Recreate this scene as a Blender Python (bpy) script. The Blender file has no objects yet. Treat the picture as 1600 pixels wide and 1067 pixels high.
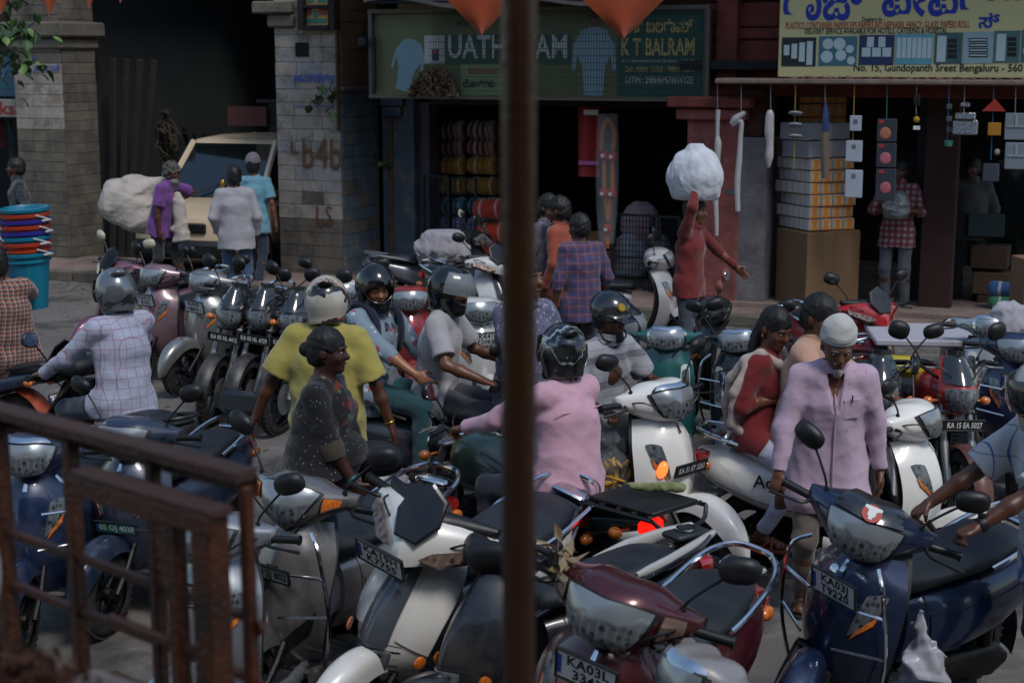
import bpy, math, random
import numpy as np
from mathutils import Vector, Matrix, Euler

R_ = math.radians
PI = math.pi
sc = bpy.context.scene
COL = sc.collection
rnd = random.Random(7)

# ---------------------------------------------------------------- camera
PITCH = math.atan((533.5 - 91) / 2400.0)
CAMZ = 3.0
cam = bpy.data.cameras.new('camera')
cam.lens = 54.0
cam.sensor_width = 36.0
cam.clip_start = 0.05
cam.clip_end = 3000
cam_o = bpy.data.objects.new('camera', cam)
cam_o.location = (0, 0, CAMZ)
cam_o.rotation_euler = (PI / 2 - PITCH, 0, 0)
COL.objects.link(cam_o)
sc.camera = cam_o
cam.dof.use_dof = True
cam.dof.focus_distance = 8.6
cam.dof.aperture_fstop = 4.5

# ---------------------------------------------------------------- sky, sun, exposure
world = bpy.data.worlds.new('World')
sc.world = world
world.use_nodes = True
wn = world.node_tree.nodes
wl = world.node_tree.links
bgn = wn['Background']
SUN_EL, SUN_AZ = R_(55), R_(150)      # azimuth the light comes from, measured from +Y clockwise
sky = wn.new('ShaderNodeTexSky')
sky.sky_type = 'NISHITA'
sky.sun_disc = False
sky.sun_elevation = SUN_EL
sky.sun_rotation = SUN_AZ
sky.air_density = 1.5
sky.dust_density = 1.2
sky.ozone_density = 3.0
wl.new(sky.outputs[0], bgn.inputs[0])
bgn.inputs[1].default_value = 0.12
sl = bpy.data.lights.new('sun', 'SUN')
sl.energy = 1.5
sl.angle = R_(15)
sl.color = (1.0, 0.965, 0.92)
so = bpy.data.objects.new('sun', sl)
dv = Vector((math.sin(SUN_AZ) * math.cos(SUN_EL), math.cos(SUN_AZ) * math.cos(SUN_EL), math.sin(SUN_EL)))
so.rotation_euler = dv.to_track_quat('Z', 'Y').to_euler()
so.location = (0, 0, 30)
COL.objects.link(so)
sc.view_settings.view_transform = 'Standard'
sc.view_settings.look = 'None'
sc.view_settings.gamma = 1.0
sc.view_settings.exposure = 0.22
sc.view_settings.use_curve_mapping = False
sc.cycles.max_bounces = 6
sc.cycles.diffuse_bounces = 2
sc.cycles.glossy_bounces = 3
sc.cycles.transparent_max_bounces = 6
sc.cycles.transmission_bounces = 4

# ---------------------------------------------------------------- survey helpers: where a sight line meets the ground or a wall
CF = Vector((0, math.cos(PITCH), -math.sin(PITCH)))
CU = Vector((0, math.sin(PITCH), math.cos(PITCH)))
def ray(x, y):
    return CF + Vector((1, 0, 0)) * ((x - 800) / 2400.0) + CU * ((533.5 - y) / 2400.0)
def G(x, y, z=0.0):
    d = ray(x, y); t = (z - CAMZ) / d.z
    return Vector((d.x * t, d.y * t, z))
def AT(x, y, Y):
    d = ray(x, y); t = Y / d.y
    return Vector((d.x * t, Y, CAMZ + d.z * t))
FANG = -math.atan(0.42)
FM = Matrix.Translation((0, 19.6, 0)) @ Matrix.Rotation(FANG, 4, 'Z')
FMI = FM.inverted()
def FP(x, y, w=0.0):
    """facade coordinates (u, z) of the point seen at x, y on the plane w metres behind the shop fronts"""
    o = FMI @ Vector((0, 0, CAMZ)); d = FMI.to_3x3() @ ray(x, y)
    t = (w - o.y) / d.y
    p = o + d * t
    return p.x, p.z

# ---------------------------------------------------------------- node materials
def lin(c):
    return tuple((v / 12.92 if v <= 0.04045 else ((v + 0.055) / 1.055) ** 2.4) for v in c)
def hx(s):
    return lin(tuple(int(s[i:i + 2], 16) / 255 for i in (0, 2, 4)))
MATS = {}
class NB:
    def __init__(s, name):
        s.m = bpy.data.materials.new(name); s.m.use_nodes = True
        s.n = s.m.node_tree.nodes; s.l = s.m.node_tree.links
        s.b = s.n['Principled BSDF']
        s._tc = None
    def node(s, t, **k):
        n = s.n.new(t)
        for a, b in k.items(): setattr(n, a, b)
        return n
    def inp(s, n, i, v):
        if v is None: return
        if isinstance(v, bpy.types.NodeSocket): s.l.new(v, n.inputs[i])
        else:
            if isinstance(v, (tuple, list)) and len(v) == 3 and n.inputs[i].type == 'RGBA': v = (*v, 1)
            n.inputs[i].default_value = v
    def tc(s, which='Object', sca=None, rot=None):
        if s._tc is None: s._tc = s.node('ShaderNodeTexCoord')
        o = s._tc.outputs[which]
        if sca or rot:
            mp = s.node('ShaderNodeMapping')
            s.l.new(o, mp.inputs[0])
            if sca: mp.inputs['Scale'].default_value = sca if isinstance(sca, (tuple, list)) else (sca,) * 3
            if rot: mp.inputs['Rotation'].default_value = rot
            o = mp.outputs[0]
        return o
    def noise(s, scale, det=3, rough=.55, vec=None, dist=0):
        n = s.node('ShaderNodeTexNoise')
        n.inputs['Scale'].default_value = scale; n.inputs['Detail'].default_value = det
        n.inputs['Roughness'].default_value = rough; n.inputs['Distortion'].default_value = dist
        s.l.new(vec if vec is not None else s.tc(), n.inputs['Vector'])
        return n.outputs['Fac']
    def creases(s, weave=1.0):
        n = s.node('ShaderNodeTexNoise'); n.noise_type = 'RIDGED_MULTIFRACTAL'
        n.inputs['Scale'].default_value = 5.5; n.inputs['Detail'].default_value = 2.5; n.inputs['Roughness'].default_value = .45; n.inputs['Distortion'].default_value = .5
        s.l.new(s.tc(sca=(1, 1, .7), rot=(.35, .2, .3)), n.inputs['Vector'])
        nrm = s.bump(n.outputs['Fac'], .42 * weave, .035)
        return s.bump(s.noise(16, 3, .5), .25 * weave, .02, nrm)
    def vor(s, scale, feat='F1', vec=None, out='Distance'):
        n = s.node('ShaderNodeTexVoronoi', feature=feat)
        n.inputs['Scale'].default_value = scale
        s.l.new(vec if vec is not None else s.tc(), n.inputs['Vector'])
        return n.outputs[out]
    def math(s, op, a, b=None, c=None, clamp=False):
        n = s.node('ShaderNodeMath', operation=op, use_clamp=clamp)
        s.inp(n, 0, a); s.inp(n, 1, b); s.inp(n, 2, c)
        return n.outputs[0]
    def ramp(s, v, a, b):
        n = s.node('ShaderNodeMapRange', clamp=True)
        s.inp(n, 0, v); n.inputs[1].default_value = a; n.inputs[2].default_value = b
        return n.outputs[0]
    def mix(s, f, a, b):
        n = s.node('ShaderNodeMix', data_type='RGBA')
        s.inp(n, 0, f)
        for i, v in ((6, a), (7, b)):
            if isinstance(v, bpy.types.NodeSocket): s.l.new(v, n.inputs[i])
            else: n.inputs[i].default_value = (*v[:3], 1)
        return n.outputs[2]
    def sep(s, v):
        n = s.node('ShaderNodeSeparateXYZ'); s.l.new(v, n.inputs[0]); return n.outputs
    def bump(s, h, st=.3, d=.01, nrm=None):
        n = s.node('ShaderNodeBump'); n.inputs['Strength'].default_value = st; n.inputs['Distance'].default_value = d
        s.l.new(h, n.inputs['Height'])
        if nrm is not None: s.l.new(nrm, n.inputs['Normal'])
        return n.outputs[0]
    def set(s, col=None, rough=None, metal=None, coat=None, nrm=None, **k):
        s.inp(s.b, 'Base Color', col); s.inp(s.b, 'Roughness', rough); s.inp(s.b, 'Metallic', metal)
        s.inp(s.b, 'Coat Weight', coat)
        if nrm is not None: s.l.new(nrm, s.b.inputs['Normal'])
        for a, v in k.items(): s.inp(s.b, a.replace('_', ' '), v)
        return s.m
def plain(name, col, rough=.6, metal=0, var=.15, scale=6, bump=0, bscale=60, coat=0, dust=0, dustcol='8a8278', **k):
    """colour with uneven patches, fine relief and, where asked, dust"""
    key = (name, col, rough, metal, var, dust, coat)
    if key in MATS: return MATS[key]
    b = NB(name); c = hx(col) if isinstance(col, str) else col
    n1 = b.noise(scale, 4)
    lo = tuple(v * (1 - var) for v in c); hi = tuple(min(1, v * (1 + var)) for v in c)
    cc = b.mix(n1, lo, hi)
    rr = b.math('ADD', b.math('MULTIPLY', b.noise(scale * 3, 3), .2), rough - .1, clamp=True)
    if dust:
        d = b.math('MULTIPLY', b.ramp(b.noise(scale * .8, 5, .65), .40, .75), dust)
        cc = b.mix(d, cc, hx(dustcol)); rr = b.math('ADD', rr, b.math('MULTIPLY', d, .5), clamp=True)
    nrm = b.bump(b.noise(bscale, 3), bump, .01) if bump else None
    b.set(cc, rr, metal, coat, nrm, **k)
    MATS[key] = b.m
    return b.m
def paint(col, metal=.25, dust=.22, rough=.28, name='scooter_paint'):
    return plain(name, col, rough, metal, .06, 5, 0, coat=.6, dust=dust)
def fabric(name, col, rough=.9, weave=1.0, var=.12):
    key = ('fab', name, col)
    if key in MATS: return MATS[key]
    b = NB(name); c = hx(col)
    n1 = b.noise(9, 4)
    cc = b.mix(n1, tuple(v * (1 - var) for v in c), tuple(min(1, v * (1 + var)) for v in c))
    nrm = b.creases(weave)
    nrm = b.bump(b.noise(260, 2), .15, .002, nrm)
    b.set(cc, rough, 0, 0, nrm, Sheen_Weight=.25)
    MATS[key] = b.m
    return b.m
def plaid(name, base, lines, weave=1.0, ax=('Y', 'Z')):
    """woven check: lines = [(axis, pitch metres, line share, phase, colour, strength)]"""
    key = ('plaid', name)
    if key in MATS: return MATS[key]
    b = NB(name)
    wob = b.noise(5, 2)
    so_ = b.sep(b.tc())
    cc = b.mix(b.noise(8, 3), tuple(v * .9 for v in hx(base)), hx(base))
    for (a, pitch, share, ph, col, st) in lines:
        v = so_['XYZ'.index(a)]
        v = b.math('ADD', v, b.math('MULTIPLY', wob, min(pitch * .5, .02)))
        fr = b.math('FRACT', b.math('ADD', b.math('DIVIDE', v, pitch), ph))
        m = b.math('MULTIPLY', b.math('LESS_THAN', fr, share), st)
        cc = b.mix(m, cc, hx(col))
    nrm = b.creases(weave)
    b.set(cc, .9, 0, 0, nrm, Sheen_Weight=.2)
    MATS[key] = b.m
    return b.m
def print_cloth(name, base, blobs, weave=1.0):
    """printed cloth: blobs = [(voronoi scale, threshold, colour)]"""
    key = ('print', name)
    if key in MATS: return MATS[key]
    b = NB(name)
    cc = b.mix(b.noise(8, 3), tuple(v * .88 for v in hx(base)), hx(base))
    for (s_, th, col) in blobs:
        w = b.node('ShaderNodeVectorMath', operation='ADD')
        b.l.new(b.tc(), w.inputs[0]); w.inputs[1].default_value = (s_ * .37, s_ * .11, s_ * .23)
        v = b.math('ADD', b.vor(s_, vec=w.outputs[0]), b.math('MULTIPLY', b.math('SUBTRACT', b.noise(s_ * 2.2, 2), .5), th * .9))
        cc = b.mix(b.math('LESS_THAN', v, th), cc, hx(col))
    nrm = b.creases(weave)
    b.set(cc, .9, 0, 0, nrm, Sheen_Weight=.2)
    MATS[key] = b.m
    return b.m

# ---------------------------------------------------------------- mesh building
def mesh_np(name, V, Fq, smooth=True, ang=None):
    me = bpy.data.meshes.new(name)
    V = np.asarray(V, dtype=np.float32).reshape(-1, 3)
    if isinstance(Fq, np.ndarray) and Fq.ndim == 2:
        n, k = Fq.shape
        me.vertices.add(len(V)); me.vertices.foreach_set('co', V.ravel())
        me.loops.add(n * k); me.loops.foreach_set('vertex_index', Fq.astype(np.int32).ravel())
        me.polygons.add(n); me.polygons.foreach_set('loop_start', np.arange(0, n * k, k, dtype=np.int32))
        me.update(calc_edges=True)
    else:
        me.from_pydata(V.tolist(), [], Fq)
        me.update()
    me.validate()
    if smooth:
        me.polygons.foreach_set('use_smooth', np.ones(len(me.polygons), dtype=bool))
        if ang: me.set_sharp_from_angle(angle=R_(ang))
    return me
def rot_to(d):
    return Vector(d).to_track_quat('Z', 'Y').to_matrix().to_4x4()
class MB:
    def __init__(s): s.v = []; s.f = []
    def add(s, V, F, M=None):
        o = len(s.v)
        if M is not None: V = [tuple(M @ Vector(p)) for p in V]
        s.v += [tuple(p) for p in V]; s.f += [tuple(i + o for i in f) for f in F]
        return s
    def box(s, c, d, rot=None, bev=0, M=None):
        x, y, z = (v / 2 for v in d)
        if bev:
            e = min(bev, x * .9, y * .9, z * .9)
            V = []; pts = []
            for (a, b, h) in ((x - e, y - e, -z), (x, y, -z + e), (x, y, z - e), (x - e, y - e, z)):
                pts.append([(a, b, h), (-a, b, h), (-a, -b, h), (a, -b, h)])
            # chamfer the standing edges too
            R = []
            for k, (a, b, h) in enumerate(((x - e, y - e, -z), (x, y, -z + e), (x, y, z - e), (x - e, y - e, z))):
                q = e if k in (1, 2) else e * .3
                R.append([(a, b - q, h), (a - q, b, h), (-a + q, b, h), (-a, b - q, h), (-a, -b + q, h), (-a + q, -b, h), (a - q, -b, h), (a, -b + q, h)])
            V = [p for r in R for p in r]; F = []
            for k in range(3):
                for i in range(8):
                    j = (i + 1) % 8
                    F.append((k * 8 + i, k * 8 + j, k * 8 + 8 + j, k * 8 + 8 + i))
            F.append(tuple(range(7, -1, -1))); F.append(tuple(range(24, 32)))
        else:
            V = [(sx * x, sy * y, sz * z) for sz in (-1, 1) for sy in (-1, 1) for sx in (-1, 1)]
            F = [(0, 2, 3, 1), (4, 5, 7, 6), (0, 1, 5, 4), (2, 6, 7, 3), (0, 4, 6, 2), (1, 3, 7, 5)]
        T = Matrix.Translation(c)
        if rot is not None: T = T @ (Euler(rot).to_matrix().to_4x4() if not isinstance(rot, Matrix) else rot)
        if M is not None: T = M @ T
        return s.add(V, F, T)
    def tube(s, pts, r, n=8, cap=True, smooth=0):
        P = [Vector(p) for p in pts]
        if smooth and len(P) > 2:
            Q = []
            for i in range(len(P) - 1):
                p0 = P[max(i - 1, 0)]; p1 = P[i]; p2 = P[i + 1]; p3 = P[min(i + 2, len(P) - 1)]
                for k in range(smooth):
                    t = k / smooth
                    Q.append(.5 * ((2 * p1) + (p2 - p0) * t + (2 * p0 - 5 * p1 + 4 * p2 - p3) * t * t + (3 * p1 - p0 - 3 * p2 + p3) * t ** 3))
            Q.append(P[-1])
            if not isinstance(r, (int, float)): r = list(np.interp(np.linspace(0, len(P) - 1, len(Q)), range(len(P)), r))
            P = Q
        m = len(P)
        rr = [r] * m if isinstance(r, (int, float)) else list(r)
        V = []; F = []
        up = None
        for i in range(m):
            d = (P[min(i + 1, m - 1)] - P[max(i - 1, 0)])
            if d.length < 1e-9: d = Vector((0, 0, 1))
            d.normalize()
            if up is None:
                up = Vector((0, 0, 1)) if abs(d.z) < .9 else Vector((1, 0, 0))
            a = d.cross(up)
            if a.length < 1e-6: a = d.cross(Vector((.3, 1, .2)))
            a.normalize(); b = a.cross(d).normalized(); up = b
            for k in range(n):
                t = 2 * PI * k / n
                V.append(P[i] + (a * math.cos(t) + b * math.sin(t)) * rr[i])
        for i in range(m - 1):
            for k in range(n):
                j = (k + 1) % n
                F.append((i * n + k, i * n + j, (i + 1) * n + j, (i + 1) * n + k))
        if cap:
            F.append(tuple(range(n - 1, -1, -1))); F.append(tuple((m - 1) * n + k for k in range(n)))
        return s.add(V, F)
    def lathe(s, prof, c=(0, 0, 0), d=(0, 0, 1), n=24, cap=True):
        T = Matrix.Translation(c) @ rot_to(d)
        V = [(r * math.cos(2 * PI * k / n), r * math.sin(2 * PI * k / n), h) for (r, h) in prof for k in range(n)]
        F = []
        for i in range(len(prof) - 1):
            for k in range(n):
                j = (k + 1) % n
                F.append((i * n + k, i * n + j, (i + 1) * n + j, (i + 1) * n + k))
        if cap:
            m = len(prof)
            F.append(tuple(range(n - 1, -1, -1))); F.append(tuple((m - 1) * n + k for k in range(n)))
        return s.add(V, F, T)
    def loft(s, rings, closed=True, cap=True):
        n = len(rings[0]); V = [tuple(p) for r in rings for p in r]; F = []
        for i in range(len(rings) - 1):
            for k in range(n if closed else n - 1):
                j = (k + 1) % n
                F.append((i * n + k, i * n + j, (i + 1) * n + j, (i + 1) * n + k))
        if cap and closed:
            m = len(rings)
            F.append(tuple(range(n - 1, -1, -1))); F.append(tuple((m - 1) * n + k for k in range(n)))
        return s.add(V, F)
    def ell(s, c, r, rot=None, n=14, m=9):
        V = []; F = []
        for i in range(1, m):
            a = PI * i / m
            for k in range(n):
                t = 2 * PI * k / n
                V.append((math.sin(a) * math.cos(t) * r[0], math.sin(a) * math.sin(t) * r[1], math.cos(a) * r[2]))
        for i in range(m - 2):
            for k in range(n):
                j = (k + 1) % n
                F.append((i * n + k, (i + 1) * n + k, (i + 1) * n + j, i * n + j))
        V.append((0, 0, r[2])); V.append((0, 0, -r[2])); t0 = len(V) - 2
        for k in range(n):
            j = (k + 1) % n
            F.append((t0, k, j)); F.append((t0 + 1, (m - 2) * n + j, (m - 2) * n + k))
        T = Matrix.Translation(c)
        if rot is not None: T = T @ (Euler(rot).to_matrix().to_4x4() if not isinstance(rot, Matrix) else rot.to_4x4())
        return s.add(V, F, T)
    def prism(s, poly, t, M=None):
        """outline in the local xz plane, thickness t along y"""
        n = len(poly)
        V = [(x, -t / 2, z) for x, z in poly] + [(x, t / 2, z) for x, z in poly]
        F = [tuple(range(n)), tuple(range(2 * n - 1, n - 1, -1))] + [((i + 1) % n, i, n + i, n + (i + 1) % n) for i in range(n)]
        return s.add(V, F, M)
    def sheet(s, fn, nu, nv, th=0, M=None):
        """grid surface fn(u, v) with u, v in 0..1, thickened by th along its normals"""
        P = np.array([[fn(i / nu, j / nv) for j in range(nv + 1)] for i in range(nu + 1)], dtype=float)
        W = nv + 1
        F = [(i * W + j, (i + 1) * W + j, (i + 1) * W + j + 1, i * W + j + 1) for i in range(nu) for j in range(nv)]
        V = P.reshape(-1, 3)
        if th:
            du = np.gradient(P, axis=0); dvv = np.gradient(P, axis=1)
            N = np.cross(du, dvv); L = np.linalg.norm(N, axis=2, keepdims=True); L[L < 1e-12] = 1; N = N / L
            Q = (P + N * th).reshape(-1, 3); o = len(V)
            F2 = [tuple(o + a for a in f) for f in F]; F = [f[::-1] for f in F]
            rim = [(i, 0) for i in range(nu)] + [(nu, j) for j in range(nv)] + [(i, nv) for i in range(nu, 0, -1)] + [(0, j) for j in range(nv, 0, -1)]
            ids = [i * W + j for i, j in rim]
            for a, b in zip(ids, ids[1:] + ids[:1]): F2.append((a, b, b + o, a + o))
            F = F + F2; V = np.vstack([V, Q])
        return s.add(V.tolist(), F, M)
    def mesh(s, name='mesh', smooth=True, ang=38):
        return mesh_np(name, s.v, s.f, smooth, ang)

def dress(o, label=None, cat=None, group=None, kind=None):
    if label: o['label'] = label
    if cat: o['category'] = cat
    if group: o['group'] = group
    if kind: o['kind'] = kind
    return o
def link(name, data, mat=None, parent=None, M=None):
    o = bpy.data.objects.new(name, data); COL.objects.link(o)
    if parent is not None: o.parent = parent
    if M is not None: o.matrix_local = M
    if mat is not None and data is not None:
        if not data.materials: data.materials.append(mat)
        elif data.materials[0] != mat:
            o.material_slots[0].link = 'OBJECT'; o.material_slots[0].material = mat
    return o
def root(name, M, label, cat, group=None):
    if not isinstance(M, Matrix): M = Matrix.Translation(M)
    o = bpy.data.objects.new(name, None); COL.objects.link(o); o.matrix_world = M
    o.empty_display_size = .2
    return dress(o, label, cat, group)
def one(name, mb, mat, label, cat, group=None, M=None, kind=None, ang=38, smooth=True):
    return dress(link(name, mb.mesh(name, smooth, ang), mat, None, M), label, cat, group, kind)
def part(name, mb, mat, parent, M=None, ang=38, smooth=True, label=None):
    o = link(name, mb.mesh(name, smooth, ang) if isinstance(mb, MB) else mb, mat, parent, M)
    if label: o['label'] = label
    return o
def TRS(loc, rz=0, rx=0, ry=0, s=1):
    return Matrix.Translation(loc) @ Matrix.Rotation(rz, 4, 'Z') @ Matrix.Rotation(ry, 4, 'Y') @ Matrix.Rotation(rx, 4, 'X') @ Matrix.Scale(s, 4)

# lettering: a flat mesh in its own xy plane; islands stepped apart so that overlapping glyph pieces never share a plane
FONT_CACHE = {}
def letters(text, h, bold=.0, align='CENTER', sx=1.0, space=1.0, shear=0):
    key = (text, h, bold, align, sx, space)
    if key in FONT_CACHE: return FONT_CACHE[key]
    cu = bpy.data.curves.new('lettering', 'FONT'); cu.body = text; cu.size = h * 1.4
    cu.align_x = align; cu.align_y = 'CENTER'; cu.offset = bold * h; cu.resolution_u = 2; cu.space_character = space
    cu.shear = shear; cu.space_line = .85
    o = bpy.data.objects.new('lettering', cu); COL.objects.link(o)
    dg = bpy.context.evaluated_depsgraph_get()
    me = bpy.data.meshes.new_from_object(o.evaluated_get(dg))
    bpy.data.objects.remove(o); bpy.data.curves.remove(cu)
    nv = len(me.vertices)
    par = list(range(nv))
    def find(a):
        while par[a] != a: par[a] = par[par[a]]; a = par[a]
        return a
    for e in me.edges:
        a, b = find(e.vertices[0]), find(e.vertices[1])
        if a != b: par[a] = b
    ids = {}
    for v in me.vertices:
        k = ids.setdefault(find(v.index), len(ids))
        v.co.z = .0002 + .00025 * (k % 4); v.co.x *= sx
    me.materials.clear()
    FONT_CACHE[key] = me
    return me
def text_on(parent, text, h, M, mat, bold=.02, align='CENTER', sx=1.0, name='lettering', space=1.0):
    return link(name, letters(text, h, bold, align, sx, space), mat, parent, M)

# ---------------------------------------------------------------- soft volumes: distance fields meshed with surface nets
class Vol:
    def __init__(s, lo, hi, h):
        s.h = h; s.lo = np.array(lo, dtype=np.float32)
        n = np.ceil((np.array(hi) - s.lo) / h).astype(int) + 1
        s.n = n; s.F = np.full(n, .25, dtype=np.float32)
        s.ax = [s.lo[i] + h * np.arange(n[i], dtype=np.float32) for i in range(3)]
    def reg(s, lo, hi, m):
        sl = []
        for i in range(3):
            a = int(max(0, math.floor((lo[i] - m - s.lo[i]) / s.h))); b = int(min(s.n[i], math.ceil((hi[i] + m - s.lo[i]) / s.h) + 1))
            if b <= a: return None
            sl.append(slice(a, b))
        return tuple(sl), s.ax[0][sl[0]][:, None, None], s.ax[1][sl[1]][None, :, None], s.ax[2][sl[2]][None, None, :]
    def put(s, lo, hi, fn, k=.02, mode='add'):
        r = s.reg(lo, hi, k + 2.5 * s.h)
        if r is None: return s
        sl, X, Y, Z = r
        d = fn(X, Y, Z).astype(np.float32); f = s.F[sl]
        if mode == 'add':
            hh = np.maximum(k - np.abs(f - d), 0) / k
            s.F[sl] = np.minimum(f, d) - hh * hh * k * .25
        else:
            d = -d
            hh = np.maximum(k - np.abs(f - d), 0) / k
            s.F[sl] = np.maximum(f, d) + hh * hh * k * .25
        return s
    def cone(s, a, b, ra, rb, k=.02, mode='add', flat=False):
        a = np.array(a, dtype=np.float32); b = np.array(b, dtype=np.float32); ab = b - a; L2 = float(ab @ ab) + 1e-9
        r = max(ra, rb); lo = np.minimum(a, b) - r; hi = np.maximum(a, b) + r
        def fn(X, Y, Z):
            x, y, z = X - a[0], Y - a[1], Z - a[2]
            t0 = (x * ab[0] + y * ab[1] + z * ab[2]) / L2
            t = np.clip(t0, 0, 1)
            d = np.sqrt((x - t * ab[0]) ** 2 + (y - t * ab[1]) ** 2 + (z - t * ab[2]) ** 2) - (ra + (rb - ra) * t)
            if flat: d = np.maximum(d, (t0 - 1) * math.sqrt(L2))
            return d
        return s.put(lo, hi, fn, k, mode)
    def econe(s, a, b, ra, rb, side, fwd, k=.03, mode='add'):
        """ra, rb = (half width along side, half depth along fwd)"""
        a = np.array(a, dtype=np.float32); b = np.array(b, dtype=np.float32); ab = b - a; L = math.sqrt(float(ab @ ab)) + 1e-6
        e = ab / L; sd = np.array(side, dtype=np.float32); sd = sd - e * (sd @ e); sd /= np.linalg.norm(sd)
        fw = np.cross(e, sd); 
        if fw @ np.array(fwd) < 0: fw = -fw
        r = max(*ra, *rb); lo = np.minimum(a, b) - r; hi = np.maximum(a, b) + r
        def fn(X, Y, Z):
            x, y, z = X - a[0], Y - a[1], Z - a[2]
            q = x * e[0] + y * e[1] + z * e[2]
            t = np.clip(q / L, 0, 1)
            w = ra[0] + (rb[0] - ra[0]) * t; d = ra[1] + (rb[1] - ra[1]) * t
            p = (x * sd[0] + y * sd[1] + z * sd[2]) / w; g = (x * fw[0] + y * fw[1] + z * fw[2]) / d
            o = (q - t * L) / (np.minimum(w, d) * .9)
            return (np.sqrt(p * p + g * g + o * o) - 1) * np.minimum(w, d)
        return s.put(lo, hi, fn, k, mode)
    def ell(s, c, r, R=None, k=.02, mode='add'):
        c = np.array(c, dtype=np.float32); m = max(r)
        R = np.eye(3, dtype=np.float32) if R is None else np.array(R, dtype=np.float32)
        def fn(X, Y, Z):
            x, y, z = X - c[0], Y - c[1], Z - c[2]
            a = (x * R[0, 0] + y * R[1, 0] + z * R[2, 0]) / r[0]
            b = (x * R[0, 1] + y * R[1, 1] + z * R[2, 1]) / r[1]
            g = (x * R[0, 2] + y * R[1, 2] + z * R[2, 2]) / r[2]
            q = np.sqrt(a * a + b * b + g * g)
            q2 = np.sqrt((a / r[0]) ** 2 + (b / r[1]) ** 2 + (g / r[2]) ** 2) + 1e-6
            return q * (q - 1) / q2
        return s.put(c - m, c + m, fn, k, mode)
    def cut(s, p, n, lo=None, hi=None, k=.006):
        """remove what lies beyond the plane, inside the box lo..hi if given"""
        p = np.array(p, dtype=np.float32); n = np.array(n, dtype=np.float32); n = n / np.linalg.norm(n)
        lo = s.lo if lo is None else np.array(lo); hi = (s.lo + s.h * s.n) if hi is None else np.array(hi)
        r = s.reg(lo, hi, 0)
        if r is None: return s
        sl, X, Y, Z = r
        d = ((X - p[0]) * n[0] + (Y - p[1]) * n[1] + (Z - p[2]) * n[2]).astype(np.float32)
        s.F[sl] = np.maximum(s.F[sl], d)
        return s
    def wrinkle(s, amp, freq, seed=0, st=(1, 1, 1)):
        """folds: warped sine ridges pushed into the field"""
        g = np.random.RandomState(seed)
        X = s.ax[0][:, None, None]; Y = s.ax[1][None, :, None]; Z = s.ax[2][None, None, :]
        acc = 0
        for i in range(5):
            v = g.normal(size=3) * np.array(st); v = v / np.linalg.norm(v) * freq * (.7 + .8 * i / 4)
            w = g.normal(size=3); w = w / np.linalg.norm(w) * freq * .45
            ph, p2 = g.uniform(0, 6.28, 2)
            q = X * w[0] + Y * w[1] + Z * w[2]
            q = X * v[0] + Y * v[1] + Z * v[2] + ph + 1.6 * np.sin(q + p2)
            acc = acc + (1 - 2 * np.abs(np.sin(q * .5))) * (.9 if i < 3 else .5)
        s.F -= (acc * (amp / 2.2)).astype(np.float32)
        return s
    def mesh(s, name='mesh'):
        F = s.F; F[0], F[-1] = .2, .2; F[:, 0] = .2; F[:, -1] = .2; F[:, :, 0] = .2; F[:, :, -1] = .2
        S = F < 0
        c = S[:-1, :-1, :-1]; al = c.copy(); an = c.copy()
        for i in (0, 1):
            for j in (0, 1):
                for l in (0, 1):
                    q = S[i:S.shape[0] - 1 + i, j:S.shape[1] - 1 + j, l:S.shape[2] - 1 + l]
                    al &= q; an |= q
        act = an & ~al
        ix = np.argwhere(act)
        if len(ix) == 0: return mesh_np(name, np.zeros((3, 3)), np.array([[0, 1, 2]]))
        num = np.full(act.shape, -1, dtype=np.int32); num[act] = np.arange(len(ix))
        cs = [np.array(o) for o in ((0, 0, 0), (1, 0, 0), (0, 1, 0), (1, 1, 0), (0, 0, 1), (1, 0, 1), (0, 1, 1), (1, 1, 1))]
        val = [F[ix[:, 0] + o[0], ix[:, 1] + o[1], ix[:, 2] + o[2]] for o in cs]
        acc = np.zeros((len(ix), 3), dtype=np.float32); cnt = np.zeros(len(ix), dtype=np.float32)
        for a, b in ((0, 1), (2, 3), (4, 5), (6, 7), (0, 2), (1, 3), (4, 6), (5, 7), (0, 4), (1, 5), (2, 6), (3, 7)):
            va, vb = val[a], val[b]; m = (va < 0) != (vb < 0)
            t = np.where(m, va / np.where(m, va - vb, 1), 0)[:, None]
            acc += np.where(m[:, None], cs[a] + t * (cs[b] - cs[a]), 0); cnt += m
        P = s.lo + s.h * (ix + acc / cnt[:, None])
        Q = []
        for a in range(3):
            sl0 = [slice(None)] * 3; sl1 = [slice(None)] * 3
            sl0[a] = slice(0, -1); sl1[a] = slice(1, None)
            s0, s1 = S[tuple(sl0)], S[tuple(sl1)]
            for sgn in (0, 1):
                e = np.argwhere((s0 & ~s1) if sgn == 0 else (~s0 & s1))
                b, c2 = (a + 1) % 3, (a + 2) % 3
                ok = (e[:, b] > 0) & (e[:, c2] > 0) & (e[:, b] < act.shape[b]) & (e[:, c2] < act.shape[c2])
                e = e[ok]
                ids = []
                for ob, oc in ((0, 0), (-1, 0), (-1, -1), (0, -1)):
                    o = np.zeros(3, dtype=int); o[b] = ob; o[c2] = oc
                    f = e + o; ids.append(num[f[:, 0], f[:, 1], f[:, 2]])
                q = np.stack(ids, 1)
                Q.append(q if sgn == 0 else q[:, ::-1])
        Q = np.concatenate(Q); Q = Q[(Q >= 0).all(1)]
        return mesh_np(name, P, Q)
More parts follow.
